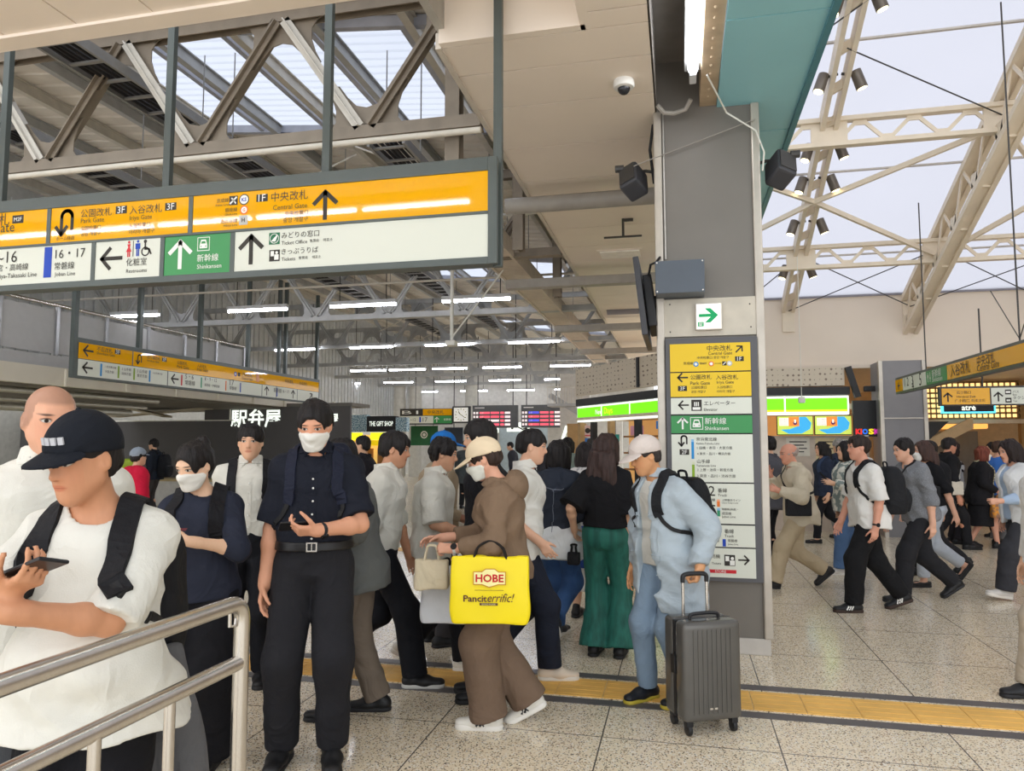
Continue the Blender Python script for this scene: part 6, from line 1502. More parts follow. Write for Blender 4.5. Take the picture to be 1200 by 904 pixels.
def backpack(K, label, col=(28, 28, 32), w=.15, d=.085, t0=.06, t1=.46, sw=.055, group=None, straps=(0, 1), pocket=True, low=False):
    s, P, U, N, xm, ym = K.s, K.P, K.U, K.N, K.xm, K.ym; T = K.top
    back = max(.1, -min(0, 0) + .118 * s) + K.tg['ease'] * s
    cy = -(back + d * .8); m = cloth('pack_%d_%d_%d' % tuple(col), col, rough=.7)
    base = P + U * t0 * s + ym * cy; t = carried(K, 'backpack', label, 'backpack', base, group)
    R = np.stack([xm, ym, U], 1)
    D = Sdf(base + R @ V(0, 0, .2) - .36, base + R @ V(0, 0, .2) + .36, max(.006, K.h))
    L = (t1 - t0) * s; rows = [(0, w * .92, d * .9), (L * .12, w, d), (L * .6, w, d * .95), (L * .88, w * .9, d * .75), (L, w * .7, d * .5)]
    D.add(loftf(base, U, xm, rows, p=3.2, cap=.03), .02); D.noise(.004, 9, 9, 9, 5)
    v, q = D.mesh(); lmesh(v, q, 'main_bag', m, t, base)
    if pocket:
        D2 = Sdf(base + R @ V(0, -d, .12) - .28, base + R @ V(0, -d, .12) + .28, max(.006, K.h))
        D2.add(loftf(base - ym * d * .8, U, xm, [(.02, w * .75, d * .35), (.05, w * .8, d * .45), (L * .5, w * .78, d * .42), (L * .58, w * .6, d * .2)], p=3.2, cap=.02), .02); v, q = D2.mesh(); lmesh(v, q, 'pocket', m, t, base)
        b = LB(); strap_mesh(b, [base + R @ V(-w * .7 + w * 1.4 * k / 10, -d * 1.27, L * .5) for k in range(11)], [R @ V(0, -1, .3)] * 11, .008, .006); b.fin('zip', mat('zip_grey', (90, 90, 92), rough=.3, metal=.6), t, base)
    b = LB(); b.tube(curve([base + R @ V(-.035, d * .3, L - .005), base + R @ V(-.03, d * .35, L + .04), base + R @ V(.03, d * .35, L + .04), base + R @ V(.035, d * .3, L - .005)], 14), .008, 8); b.fin('grab_handle', m, t, base, smooth=True)
    for i in straps:
        q = (-1, 1)[i]
        pts = [P + U * (t1 - .05) * s + xm * q * .075 * s + ym * (-back - .01), N - U * .0 * s + xm * q * .085 * s - ym * .06 * s, N + U * .012 * s + xm * q * .095 * s, P + U * .42 * s + xm * q * .112 * s + ym * .12 * s, P + U * .30 * s + xm * q * .125 * s + ym * .15 * s, P + U * .20 * s + xm * q * .15 * s + ym * .08 * s, P + U * .13 * s + xm * q * .165 * s - ym * .04 * s, P + U * .11 * s + xm * q * .13 * s - ym * (back)]
        c = curve(pts, 44); pr, gn = T.project(c, .006)
        b = LB(); strap_mesh(b, pr[2:27], gn[2:27], sw, .012); b.fin('shoulder_strap', m, t, base)
        b = LB(); strap_mesh(b, pr[25:], gn[25:] , .024, .007); b.fin('webbing', mat('webbing', (22, 22, 24), rough=.7), t, base)
    return t, base, R
def phone(K, side, label, tilt=35., off=.075):
    """phone lying in the hand: along the fingers, facing away from the palm"""
    W = K.WR[side]; d, n, _ = K.HD[side]; d = unit(d); n = unit(n - d * (n @ d)); x = np.cross(d, n)
    c = W + d * (.10 * K.s) + n * (.026 * K.s); t = carried(K, 'smartphone', label, 'phone', c)
    y = unit(d + x * 0); M3 = Matrix((x, y, n)).transposed()
    MB().box((0, 0, 0), (.072, .15, .009), M3).build('case', mat('phone_black', (26, 26, 30), rough=.3), t, local=True, bevel=.004)
    MB().box(M3 @ Vector((0, 0, .0048)), (.066, .142, .001), M3).build('screen', mat('phone_screen', (20, 22, 28), rough=.08), t, local=True)
    return t
def tote(K, name, label, cat, top, size, col, M3=None, handle=.16, mark=None, hm=None, soft=.006, hand=None, group=None, crisp=5):
    """open bag hanging from a grip point (carrier's frame)"""
    w, d, hh = size; base = V(top) - V(0, 0, handle + hh); t = carried(K, name, label, cat, base, group)
    R = M3 if M3 is not None else np.eye(3); A = base; m = col if not isinstance(col, tuple) else cloth('bag_%d_%d_%d' % col, col, rough=.6)
    D = Sdf(A - .35, A + V(.35, .35, hh + .12), max(.006, K.h * .9))
    D.add(loftf(A, (0, 0, 1), R @ V(1, 0, 0), [(0, w * .485, d * .5), (.015, w * .5, d * .5), (hh * .6, w * .5, d * .4), (hh, w * .5, d * .18)], p=crisp, cap=.012 if crisp < 6 else .006), .01); D.noise(soft, 8, 8, 6, 3)
    D.cut(boxf(A + V(0, 0, hh + .02), (w * .45, d * .1, .04), R, .01), .006)
    v, q = D.mesh(); lmesh(v, q, 'bag_body', m, t, base)
    for q in (-1, 1):
        b = LB(); pts = [A + R @ V(-w * .22, q * d * .16, hh - .02), A + R @ V(-w * .16, q * d * .10, hh + handle * .6), A + V(0, 0, hh + handle) + R @ V(-.02, q * .006, 0), A + V(0, 0, hh + handle) + R @ V(.02, q * .006, 0), A + R @ V(w * .16, q * d * .10, hh + handle * .6), A + R @ V(w * .22, q * d * .16, hh - .02)]
        b.tube(curve(pts, 24), .007, 7); b.fin('bag_handle', hm or m, t, base, smooth=True)
    return t, base, D

def pocket_flaps(K, spots, w, hgt, m):
    """sewn pocket flaps lying on the outer garment"""
    for u, t in spots:
        b = LB(); n_ = 9
        for dz, th in ((0, .006), (-hgt, .003)):
            pr, gn = K.top.project(np.array([K.P + K.U * (t + dz) * K.s + K.xm * (u + w * (k / (n_ - 1) - .5)) + K.ym * .3 for k in range(n_)]), .002); strap_mesh(b, pr, gn, .03 if dz == 0 else .006, th)
        b.build('pocket_flap', m, K.topo, local=True)
# ================================================================ THE PEOPLE
GP = 'people in the concourse'
BLKH = (28, 24, 24); DBR = (52, 38, 32); WH = (218, 216, 206)
N1, N2, N3 = .0075, .010, .014
MASK = (232, 230, 222)
# --- shaved man in white polo, far left
K = person('man with shaved head and white polo shirt standing at the far left edge', (-2.13, 2.09), -48, H=1.775, bulk=1.1, head=(8, 16, 0), hair=('buzz', BLKH), top=dict(col=WH, ease=.022, hem=-.1, sleeve=.8, sr=.03, collar='shirt', name='polo_shirt'), bottom=dict(col=(88, 90, 94), thigh=.11, knee=.09, hem=.085), armL=dict(t=(-.2, .16, 1.0)), h=N1, group=GP, seed=1, skin=(222, 166, 136))
t = carried(K, 'shoulder_bag', 'black shoulder bag slung on the shaved man by a wide strap', 'bag', (.24, -.12, .95))
c = curve([K.N + V(-.10, .0, -.0), K.N + V(-.09, .08, -.03), K.P + V(-.07, .2, .36), K.P + V(.06, .2, .16), K.P + V(.19, .08, .06), K.P + V(.22, -.06, .04)], 30); pr, gn = K.top.project(c, .005)
b = LB(); strap_mesh(b, pr, gn, .042, .005); b.fin('strap', cloth('black_web', (24, 24, 26)), t, (.24, -.12, .95)); b = LB(); b.box((.24, -.12, .88), (.09, .22, .26)); b.fin('bag_body', cloth('black_bag', (30, 30, 32)), t, (.24, -.12, .95), bevel=.03)
# --- capped man in white T-shirt with phone
K = person('heavyset man in black cap and white T-shirt looking at a phone by the handrail', (-1.625, 1.785), -72, H=1.645, bulk=.95, head=(14, -22, 0), hf=.05, hair=('short', BLKH), cap=dict(col=(26, 29, 36), brim=.06, tall=.008, mark=1), top=dict(col=(222, 220, 210), ease=.026, hem=-.10, boxy=.9, sleeve=1.0, sr=.034, neck=.072, amp=.012, flare=.22, belly=.06, name='t_shirt'), bottom=dict(col=(24, 24, 28), thigh=.11, knee=.09, hem=.08), armR=dict(t=(.05, .34, 1.235), hint=(.9, -.3, -.6), d=(-.8, .45, .3), n=(-.1, -.25, 1), pose='phone'), armL=dict(t=(.03, .36, 1.185), hint=(-.35, .1, -1), d=(.95, .15, .1), n=(-.1, -.6, .5), pose='grip'), h=N1, group=GP, seed=2, skin=(206, 148, 112))
phone(K, 1, 'black smartphone in the hand of the capped man by the handrail')
tb_, base, R = backpack(K, 'black backpack worn by the capped man in white T-shirt', (28, 28, 31), w=.16, d=.10, t0=-.02, t1=.45, sw=.065)
t = carried(K, 'jacket', 'grey cloth in place of a trouser leg, hung from the black backpack of the capped man', 'jacket', (-.2, -.2, .3))  # made-up cloth standing in for another person's grey trouser leg
D = Sdf((-.42, -.42, .25), (.05, .05, 1.05), .009); D.add(loftf((-.2, -.2, .3), (.05, .1, 1), (1, .2, 0), [(0, .085, .05), (.25, .1, .055), (.5, .07, .045), (.68, .03, .03)], cap=.01), .01); D.noise(.018, 18, 18, 3, 4); v, q = D.mesh(); lmesh(v, q, 'draped_cloth', cloth('grey_drape', (98, 98, 100)), t, (-.2, -.2, .3))
# --- woman in navy sweater
K = person('woman in navy sweater and white mask with hair in a bun', (-2.37, 3.27), -72, H=1.575, fem=True, head=(20, -22, 0), hf=.04, hair=('bun', BLKH), mask=MASK, top=dict(col=(42, 46, 60), ease=.026, hem=-.06, boxy=.8, sleeve=1.42, sr=.026, neck=.07, name='sweater', amp=.01), bottom=dict(col=(24, 24, 28), thigh=.12, knee=.12, hem=.125, len=.01), armL=dict(t=(-.06, .31, 1.125), hint=(-.8, -.3, -.6), d=(.92, .3, .15), n=(.1, -.6, .7), pose='grip'), armR=dict(t=(.15, .25, 1.08), hint=(.7, -.3, -.7), d=(-.5, .7, .35), n=(-.4, -.3, .8), pose='phone'), h=N1, group=GP, seed=3, skin=(232, 190, 158))
backpack(K, 'black backpack worn by the woman in navy sweater', (26, 26, 30), w=.14, d=.08, sw=.07)
F = Face(K.topo, K.top.project([K.P + V(-.0, .3, .30)], .004)[0][0], (-1, 0, 0), (0, 1, .15), local=True); MR = mat('chest_red', (110, 48, 56))
F.poly([(-.035, .02), (.035, .02), (.028, .008), (-.028, .008)], MR, .004); F.poly([(-.026, .002), (.026, .002), (0, -.035)], mat('chest_grey', (92, 88, 98)), .004); F.done('chest_emblem')
# --- young man in white shirt behind
K = person('young man in white shirt between the woman in navy and the tall man', (-2.84, 4.42), -60, H=1.70, head=(4, -6, 0), hair=('bangs', BLKH), top=dict(col=WH, ease=.024, hem=-.02, sleeve=1.5, sr=.03, collar='shirt', placket=1, tuck=1), bottom=dict(col=(26, 27, 32)), h=N1, group=GP, seed=4)
backpack(K, 'black backpack worn by the young man in white shirt', (26, 26, 30), w=.17, d=.09, sw=.06)
# --- tall man in navy shirt
K = person('tall man in navy short-sleeved shirt, mask and black belt holding a phone', (-1.835, 3.45), -68, H=1.80, bulk=1.0, head=(20, -5, 0), hf=.04, feet=((-.10, .04, 0, 0, 8), (.13, .0, 0, 0, -10)), armL=dict(t=(-.05, .31, 1.17), hint=(-.8, -.4, -.6), d=(.9, .3, .02), n=(.05, -.62, .78), pose='phone'), hair=('short', BLKH), mask=MASK, top=dict(col=(29, 32, 42), ease=.022, hem=.07, tuck=1, sleeve=.88, sr=.032, collar='shirt', placket=1, boxy=.85, button=(44, 48, 66), amp=.011), bottom=dict(col=(38, 38, 42), thigh=.106, knee=.086, hem=.078), belt=(28, 27, 28), watch=(0, (34, 36, 40)), h=N1, group=GP, seed=5, skin=(222, 162, 130))
backpack(K, 'navy blue backpack worn by the tall man in navy shirt', (30, 34, 50), w=.19, d=.11, t0=.04, t1=.56, sw=.055)
phone(K, 0, 'dark smartphone in the hand of the tall man in navy shirt')
# --- grey jacket behind him
K = person('person in charcoal grey jacket half hidden behind the tall man in navy', (-1.87, 4.05), 192, H=1.60, lean=6, head=(10, 0, 0), hair=('short', BLKH), top=dict(col=(98, 100, 98), ease=.035, hem=-.16, boxy=.7, sleeve=1.7, sr=.045, amp=.014, flare=.0, name='jacket'), bottom=dict(col=(118, 106, 94), thigh=.1, knee=.085, hem=.08), feet=((-.09, .1, 0, 0, 0), (.09, -.12, 0, 0, 0)), armL=dict(t=(-.26, .12, .96), hint=(-.9, -.8, 0), pose='relax'), h=N1, group=GP, seed=6)
# --- two students walking right
K = person('student in white shirt and black slip-on shoes walking right behind the grey jacket', (-1.98, 4.62), 12, H=1.68, lean=4, head=(6, -4, 0), hair=('bangs', BLKH), feet=((-.08, -.34, .10, -42, 0), (.09, .26, 0, 0, 0)), top=dict(col=WH, ease=.03, hem=-.02, sleeve=1.2, sr=.034, collar='shirt', tuck=1, amp=.012), bottom=dict(col=(24, 25, 30), thigh=.1, knee=.085, hem=.08), shoes=dict(col=(28, 28, 30), sole=(206, 204, 198)), armL=dict(sw=.1), armR=dict(sw=-.08), h=N1, group=GP, seed=7, skin=(204, 150, 118))
K = person('student in untucked white shirt and white trainers walking at the left of the hooded woman', (-1.76, 5.03), 12, H=1.64, lean=3, head=(8, 0, 0), hair=('messy', BLKH), feet=((-.08, -.2, .05, -24, 0), (.09, .26, 0, 0, 0)), top=dict(col=(224, 222, 212), ease=.03, hem=-.10, sleeve=1.0, sr=.034, collar='shirt', amp=.012), bottom=dict(col=(26, 27, 32), thigh=.1, knee=.085, hem=.08), shoes=dict(col=(226, 222, 210), sole=(232, 228, 220), style='sneaker'), armR=dict(t=(.22, .28, .95), d=(-.1, 1, .1), n=(-1, 0, .1), pose='grip'), h=N1, group=GP, seed=8, skin=(216, 164, 132))
bw_ = world_of(K, K.WR[1] + unit(K.HD[1][0]) * .085 + unit(K.HD[1][1]) * .035); bl = (bw_.x, bw_.y, bw_.z - .1)
b_ = thing('bottle', 'soft drink bottle with red and blue label held by the student in untucked shirt', 'bottle', bl); MB().lathe([(.03, 0), (.033, .01), (.033, .12), (.028, .15), (.013, .18), (.013, .2)], bl, 18).build('bottle_body', mat('cola', (70, 30, 26), rough=.1), b_, smooth=True); MB().lathe([(.0338, .03), (.0338, .11)], bl, 18).build('label_wrap', mat('cola_label', (206, 40, 46), col2=(210, 220, 236), vs=22, lo=.5, hi=.55), b_, smooth=True); MB().lathe([(.0145, .195), (.0145, .215)], bl, 14).build('bottle_cap', mat('cap_blue', (60, 120, 190)), b_)
K = person('person in beige jacket and blue cap just behind the two students', (-1.90, 5.60), 40, H=1.66, head=(4, 0, 0), hair=('short', BLKH), cap=dict(col=(36, 110, 186)), top=dict(col=(158, 140, 116), ease=.035, hem=-.14, sleeve=1.9, sr=.035, amp=.012, name='jacket'), bottom=dict(col=(60, 58, 60)), armR=dict(t=(.24, .1, 1.0)), h=N2, group=GP, seed=9, skin=(150, 104, 82))
# --- hooded woman with yellow bag
K = person('woman in cream cap, mask and brown hoodie carrying a yellow shopping bag', (-1.0, 4.10), 190, H=1.605, fem=True, lean=3, head=(20, 0, 0), hf=.035, hair=('short', DBR), cap=dict(col=(232, 212, 180), brim=.082), mask=(226, 226, 214), feet=((-.06, .08, 0, 0, 0), (.07, -.15, .05, -28, 0)), armL=dict(t=(-.17, .27, 1.0), hint=(-.5, -1, -.5), d=(.15, 1, .05), n=(.8, 0, -.5), pose='grip'), armR=dict(t=(.06, .36, 1.03), hint=(.5, -1, -.5), d=(-.3, 1, -.05), n=(-.6, 0, -.8), pose='relax'), top=dict(col=(128, 106, 86), ease=.034, hem=-.08, boxy=.85, sleeve=1.72, sr=.04, amp=.014, collar='hood', name='hoodie', wr=.012), bottom=dict(col=(116, 96, 80), thigh=.108, knee=.106, hem=.112, len=.01, amp=.009), shoes=dict(col=(232, 228, 218), sole=(236, 232, 224), style='sneaker', stripes='x', ns=2, scol=(22, 22, 24)), watch=(0, (232, 230, 226)), h=N1, group=GP, seed=10, skin=(226, 170, 142))
RZ90 = np.array([[0, -1, 0], [1, 0, 0], [0, 0, 1.]])
YB = mat('bag_yellow', (246, 222, 10), rough=.4, var=.03, vs=3)
t, base, D = tote(K, 'shopping_bag', 'bright yellow shopping bag with red HOBE badge on the arm of the hooded woman', 'bag', (-.285, .05, 1.055), (.41, .13, .345), YB, RZ90, .075, hm=cloth('strap_black', (40, 36, 34)), soft=.008, crisp=9)
def on_bag(y, z): return D.project([V(base[0] - .2, base[1] + y, base[2] + z)], .001)[0][0] - V(base)
xo = min(on_bag(y, z)[0] for y in (-.1, 0, .1) for z in (.1, .2, .3)) - .002
F = Face(t, (xo, 0, 0), (0, -1, 0), (-1, 0, 0), local=True)
RD = mat('hobe_red', (196, 28, 34), rough=.5); CRM = mat('hobe_cream', (250, 240, 170)); GLD = mat('hobe_gold', (206, 150, 40)); BRW = mat('hobe_brown', (86, 40, 44))
F.poly([(-.085, .205), (-.085, .275), (-.04, .275), (-.02, .29), (.03, .29), (.05, .275), (.088, .275), (.088, .205), (.05, .205), (.0, .19), (-.04, .205)], GLD, .0015); F.poly([(-.08, .21), (-.08, .27), (-.038, .27), (-.018, .285), (.028, .285), (.048, .27), (.083, .27), (.083, .21), (.048, .21), (.0, .196), (-.038, .21)], CRM, .002)
F.text('HOBE', -.072, .076, .24, RD, .03, .003, h=.042); F.text("Pancit", -.135, -.012, .135, BRW, .015, .003, h=.034); F.text('errific!', -.008, .132, .14, BRW, 0, .003, .35, h=.044); F.rect(-.05, .045, .10, .112, BRW); F.line([(-.075, .178), (.075, .178)], .002, BRW); F.text('GOOD FOOD', -.04, .035, .106, CRM, 0, .003)
F.done('bag_print')
tote(K, 'handbag', 'cream handbag held in front by the hooded woman', 'bag', (-.06, .40, 1.0), (.2, .12, .17), (222, 208, 178), RZ90, .07, soft=.012)
tote(K, 'carrier_bag', 'white carrier bag hanging low in front of the hooded woman', 'bag', (.12, .34, .95), (.3, .12, .32), (226, 228, 232), RZ90, .09, soft=.014)
# --- tall dark man and student behind her
K = person('dark haired man in black jacket standing behind the hooded woman', (-1.21, 4.53), 200, H=1.725, head=(6, 10, 0), hair=('bangs', BLKH), top=dict(col=(30, 30, 34), ease=.03, hem=-.12, sleeve=1.9, sr=.03, collar='stand', name='jacket'), bottom=dict(col=(28, 28, 32)), h=N2, group=GP, seed=11, skin=(214, 170, 140))
K = person('student in white shirt walking right in dark trousers behind the hooded woman', (-1.09, 4.98), 12, H=1.68, lean=3, head=(5, -5, 0), hair=('bangs', BLKH), feet=((-.08, -.22, .05, -25, 0), (.09, .2, 0, 0, 0)), top=dict(col=(226, 224, 216), ease=.03, hem=-.11, sleeve=1.0, sr=.034, collar='shirt', amp=.012), bottom=dict(col=(34, 38, 50), thigh=.1, knee=.085, hem=.08), shoes=dict(col=(222, 206, 186), sole=(228, 222, 210), style='sneaker'), armR=dict(t=(.2, .13, .93), d=(0, .6, -.8)), h=N1, group=GP, seed=12, skin=(228, 178, 148))
# --- denim jacket woman
K = person('woman with black bob, dark denim jacket and blue jeans walking away', (-.99, 5.86), 74, H=1.60, fem=True, lean=3, hair=('bob', BLKH), feet=((-.08, .2, 0, 0, 0), (.10, -.22, .20, -62, 0)), top=dict(col=(228, 230, 230), ease=.03, hem=-.22, sleeve=.5, boxy=.9, flare=.12), over=dict(col=(47, 52, 63), ease=.05, hem=-.06, boxy=1, sleeve=1.85, sr=.04, collar='stand', amp=.012), bottom=dict(col=(62, 92, 138), thigh=.1, knee=.078, hem=.075), shoes=dict(col=(40, 42, 48), sole=(220, 214, 204), style='sneaker'), armL=dict(t=(-.22, .2, 1.02)), armR=dict(t=(.2, .2, 1.05)), h=N1, group=GP, seed=13)
b = LB(); n_ = 26
pr, gn = K.top.project(np.array([K.P + K.U * .37 + V(-.2 + .4 * k / (n_ - 1), -.25, 0) for k in range(n_)]), .001)
strap_mesh(b, pr, gn, .006, .003)
for xx in (-.06, .06):
    pr, gn = K.top.project(np.array([K.P + K.U * (-.03 + .4 * k / 19) + V(xx, -.25, 0) for k in range(20)]), .001); strap_mesh(b, pr, gn, .005, .003)
b.build('seam_stitching', cloth('stitch', (116, 122, 134)), K.topo, local=True)
K = person('person in pale grey patterned cardigan beside the denim jacket woman', (-.86, 6.74), 84, H=1.57, fem=True, hair=('bob', (40, 34, 34)), top=dict(col=(206, 202, 200), ease=.045, hem=-.2, boxy=1, sleeve=1.9, sr=.04, name='cardigan', mat=mat('cardigan', (222, 218, 214), rough=.9, col2=(150, 148, 152), vs=24, lo=.5, hi=.62)), bottom=dict(kind='skirt', col=(222, 220, 212), length=.66, hem=.2), armR=dict(t=(.24, .12, .98)), h=N2, group=GP, seed=14)
tote(K, 'paper_bag', 'blue paper bag hanging beside the pale grey cardigan', 'bag', (.0, -.24, .95), (.24, .14, .36), (38, 66, 130), None, .10)
tote(K, 'tote_bag', 'white tote bag hanging at the back of the pale grey cardigan', 'bag', (.14, -.2, 1.12), (.3, .1, .34), (226, 224, 216), None, .14)
# --- green trousers woman
K = person('woman with long wavy brown hair, black top and pleated green trousers', (-.56, 5.58), 84, H=1.635, fem=True, head=(10, -10, 0), hair=('long', (58, 42, 38), .006, .38), top=dict(col=(26, 26, 29), ease=.028, hem=.06, sleeve=.95, sr=.055, puff=.02, boxy=.6, amp=.008), bottom=dict(col=(38, 108, 94), top=.14, thigh=.104, knee=.085, hem=.125, len=.02, mat=mat('cloth_pleat', (38, 104, 92), rough=.7, var=.35, vs=26, stretch=(1, 1, .03))), shoes=dict(col=(28, 26, 28), style='boot'), armL=dict(t=(-.25, .02, .92)), h=N1, group=GP, seed=15)
tote(K, 'handbag', 'small black pouch in the left hand of the woman in green trousers', 'bag', (-.26, .04, .80), (.10, .08, .10), (26, 26, 28), None, .05)
# --- man with suitcase
K = person('man in pale cap and light blue jacket pulling a grey suitcase', (-.10, 4.70), -136, H=1.625, lean=6, head=(14, -14, 0), hf=.05, hair=('short', (56, 50, 48)), cap=dict(col=(214, 202, 194), brim=.078), feet=((-.1, -.06, 0, 0, 0), (.1, .08, 0, 0, 0)), top=dict(col=(206, 204, 196), ease=.02, hem=-.06, sleeve=.6, neck=.075), over=dict(col=(172, 184, 192), ease=.05, hem=-.33, boxy=1, sleeve=1.95, sr=.042, open=.06, collar='stand', amp=.017, flare=.08, neck=.074), bottom=dict(col=(128, 148, 168), thigh=.096, knee=.075, hem=.068), shoes=dict(col=(28, 30, 36), sole=(190, 170, 60)), armL=dict(t=(-.33, .04, .865), hint=(-.5, -1, 0), d=(.1, .25, -1), n=(.8, .5, 0), pose='grip'), h=N1, group=GP, seed=16, skin=(212, 156, 112))
backpack(K, 'black backpack worn by the man with the suitcase', (30, 31, 34), w=.15, d=.095, t0=.06, t1=.47, sw=.06)
pocket_flaps(K, ((-.11, .27), (.12, .27), (-.13, .02), (.14, .02)), .12, .11, cloth('t_172_184_192', (172, 184, 192)))
hw_ = world_of(K, K.WR[0] + unit(K.HD[0][0]) * .07)
# suitcase
SG = mat('case_grey_shell', (96, 94, 90), rough=.2, metal=.35, var=.05); SK = mat('case_black', (30, 30, 32), rough=.45)
sx, sy = hw_.x + .015, hw_.y - .11
sc = thing('suitcase', 'grey ribbed hard shell suitcase standing before the pillar', 'suitcase', (sx, sy, 0), math.radians(27))
b = MB(); b.bb(-.175, .175, -.125, -.01, .075, .605); so = b.build('front_shell', SG, sc, local=True, bevel=.035, seg=4, smooth=True)
b = MB(); b.bb(-.175, .175, .01, .125, .075, .605); b.build('rear_shell', SG, sc, local=True, bevel=.035, seg=4, smooth=True)
b = MB(); b.bb(-.172, .172, -.014, .014, .08, .60); b.build('zip_band', SK, sc, local=True, bevel=.004)
b = MB()
for k in range(9): b.bb(-.115 + k * .028 - .005, -.115 + k * .028 + .005, -.1295, -.124, .12, .565)
b.build('rib', SG, so, local=True, bevel=.002)['kind'] = 'stuff'
b = MB(); b.bb(-.03, .03, -.1275, -.125, .14, .15); b.build('maker_plate', STEEL, so, local=True)
for x in (-.135, .135):
    for y in (-.085, .085):
        b = MB(); b.cyl((x - .012, y, .032), (x + .012, y, .032), .031, 18); w_ = b.build('wheel', SK, sc, local=True, bevel=.004, smooth=True)
        b = MB(); b.box((x, y, .066), (.04, .045, .035)); b.build('caster_fork', SK, w_, local=True, bevel=.008)
b = MB()
for x in (-.075, .075): b.cyl((x, .07, .59), (x, .07, .80), .009, 10)
b.build('trolley_tube', STEEL, sc, local=True, smooth=True)
b = MB(); b.tube(curve([(-.075, .07, .785), (-.072, .07, .822), (-.04, .07, .832), (.04, .07, .832), (.072, .07, .822), (.075, .07, .785)], 20), .013, 10); b.build('trolley_grip', SK, sc, local=True, smooth=True)
b = MB(); b.tube(curve([(-.09, -.03, .605), (-.07, -.03, .63), (.07, -.03, .63), (.09, -.03, .605)], 16), .01, 8); b.build('top_handle', SK, sc, local=True, smooth=True)
b = MB(); b.box((-.177, 0, .36), (.012, .05, .10)); b.build('combination_lock', SK, sc, local=True, bevel=.004)

# ================= right hall crowd
def crossbody(K, label, at, size, col, q=1):
    base = V(at); t = carried(K, 'crossbody_bag', label, 'bag', base); m = cloth('cb_%d_%d_%d' % col, col, rough=.6)
    b = LB(); b.box(base + V(0, 0, size[2] / 2), size); b.fin('bag_body', m, t, base, bevel=.015); b = LB(); b.box(base + V(q * size[0] * .5, 0, size[2] * .72), (.008, size[1] * .96, size[2] * .45)); b.fin('flap', m, t, base, bevel=.003)
    c = curve([base + V(0, .05, size[2]), K.P + V(q * .12, .17, .22), K.P + V(-q * .02, .2, .36), K.N + V(-q * .09, .05, -.01), K.N + V(-q * .08, -.06, -.04), K.P + V(q * .05, -.2, .25), base + V(0, -.05, size[2])], 46); pr, gn = K.top.project(c[2:-2], .004)
    b = LB(); strap_mesh(b, np.vstack([c[:1], pr, c[-1:]]), np.vstack([gn[:1], gn, gn[-1:]]), .025, .004); b.fin('strap', m, t, base); return t
K = person('bald older man in beige jacket and trousers walking left past the pillar', (1.28, 8.66), 192, H=1.63, lean=5, head=(4, 0, 0), hair=('bald', (176, 160, 150)), feet=((-.08, .34, .0, 12, 0), (.08, -.30, .10, -38, 0)), top=dict(col=(208, 196, 172), ease=.045, hem=-.16, sleeve=1.95, sr=.04, collar='stand', name='jacket', boxy=.9, amp=.014), bottom=dict(col=(190, 172, 142), thigh=.105, knee=.09, hem=.085), shoes=dict(col=(36, 34, 34)), armL=dict(t=(-.22, .30, 1.07), hint=(-.2, -1, -.5)), armR=dict(t=(.16, .26, 1.22), hint=(.3, -1, -.6)), h=N2, group=GP, seed=20, skin=(222, 158, 132))
crossbody(K, 'black crossbody bag of the bald man in beige', (-.24, .10, .80), (.07, .27, .22), (34, 34, 37), -1)
K = person('young man in white T-shirt and black trousers with three-stripe trainers walking left', (1.74, 7.62), 192, H=1.66, lean=2, head=(2, 0, 0), hair=('bangs', (48, 36, 30)), feet=((-.08, .20, .0, 0, 0), (.08, -.34, .05, -18, 0)), top=dict(col=(230, 228, 222), ease=.035, hem=-.12, sleeve=.98, sr=.04, boxy=.9, amp=.012, name='t_shirt'), bottom=dict(col=(28, 28, 30), thigh=.108, knee=.095, hem=.085), shoes=dict(col=(24, 24, 26), sole=(60, 44, 36), style='sneaker', stripes=1, ns=3, scol=(236, 234, 228)), armL=dict(sw=-.02), armR=dict(sw=.12), watch=(0, (28, 28, 30)), h=.0085, group=GP, seed=21, skin=(226, 164, 138))
backpack(K, 'black backpack worn by the young man in white T-shirt', (34, 35, 38), w=.15, d=.11, t0=.0, t1=.46, sw=.06)
K = person('man in grey T-shirt and black trousers walking left behind the white T-shirt', (2.37, 8.25), 194, H=1.66, lean=8, head=(2, 0, 0), hair=('short', BLKH), feet=((-.08, .26, .0, 0, 0), (.08, -.38, .08, -30, 0)), top=dict(col=(128, 130, 134), ease=.035, hem=-.10, sleeve=1.3, sr=.04, boxy=.9, amp=.014, mat=cloth('marl', (128, 130, 134), var=.25, vs=120)), bottom=dict(col=(42, 42, 45), thigh=.108, knee=.092, hem=.082), shoes=dict(col=(26, 26, 28), sole=(40, 40, 42)), armR=dict(sw=.1), armL=dict(sw=-.1), h=N2, group=GP, seed=22, skin=(230, 178, 150))
crossbody(K, 'small black waist bag of the man in grey T-shirt', (.10, -.20, 1.0), (.2, .08, .14), (26, 26, 28), 1)
K = person('woman in black top and pale grey jeans walking left with a mask', (2.74, 9.08), 194, H=1.60, fem=True, lean=3, hair=('long', (70, 50, 44), 0, .26), mask=MASK, feet=((-.08, .18, .0, 0, 0), (.08, -.40, .14, -48, 0)), top=dict(col=(26, 26, 29), ease=.03, hem=.02, sleeve=.98, sr=.04, name='blouse'), bottom=dict(col=(186, 192, 200), thigh=.1, knee=.082, hem=.07, len=-.04), shoes=dict(col=(26, 24, 26), style='pump'), armL=dict(sw=-.22), armR=dict(sw=.16), h=N2, group=GP, seed=23, skin=(226, 174, 146))
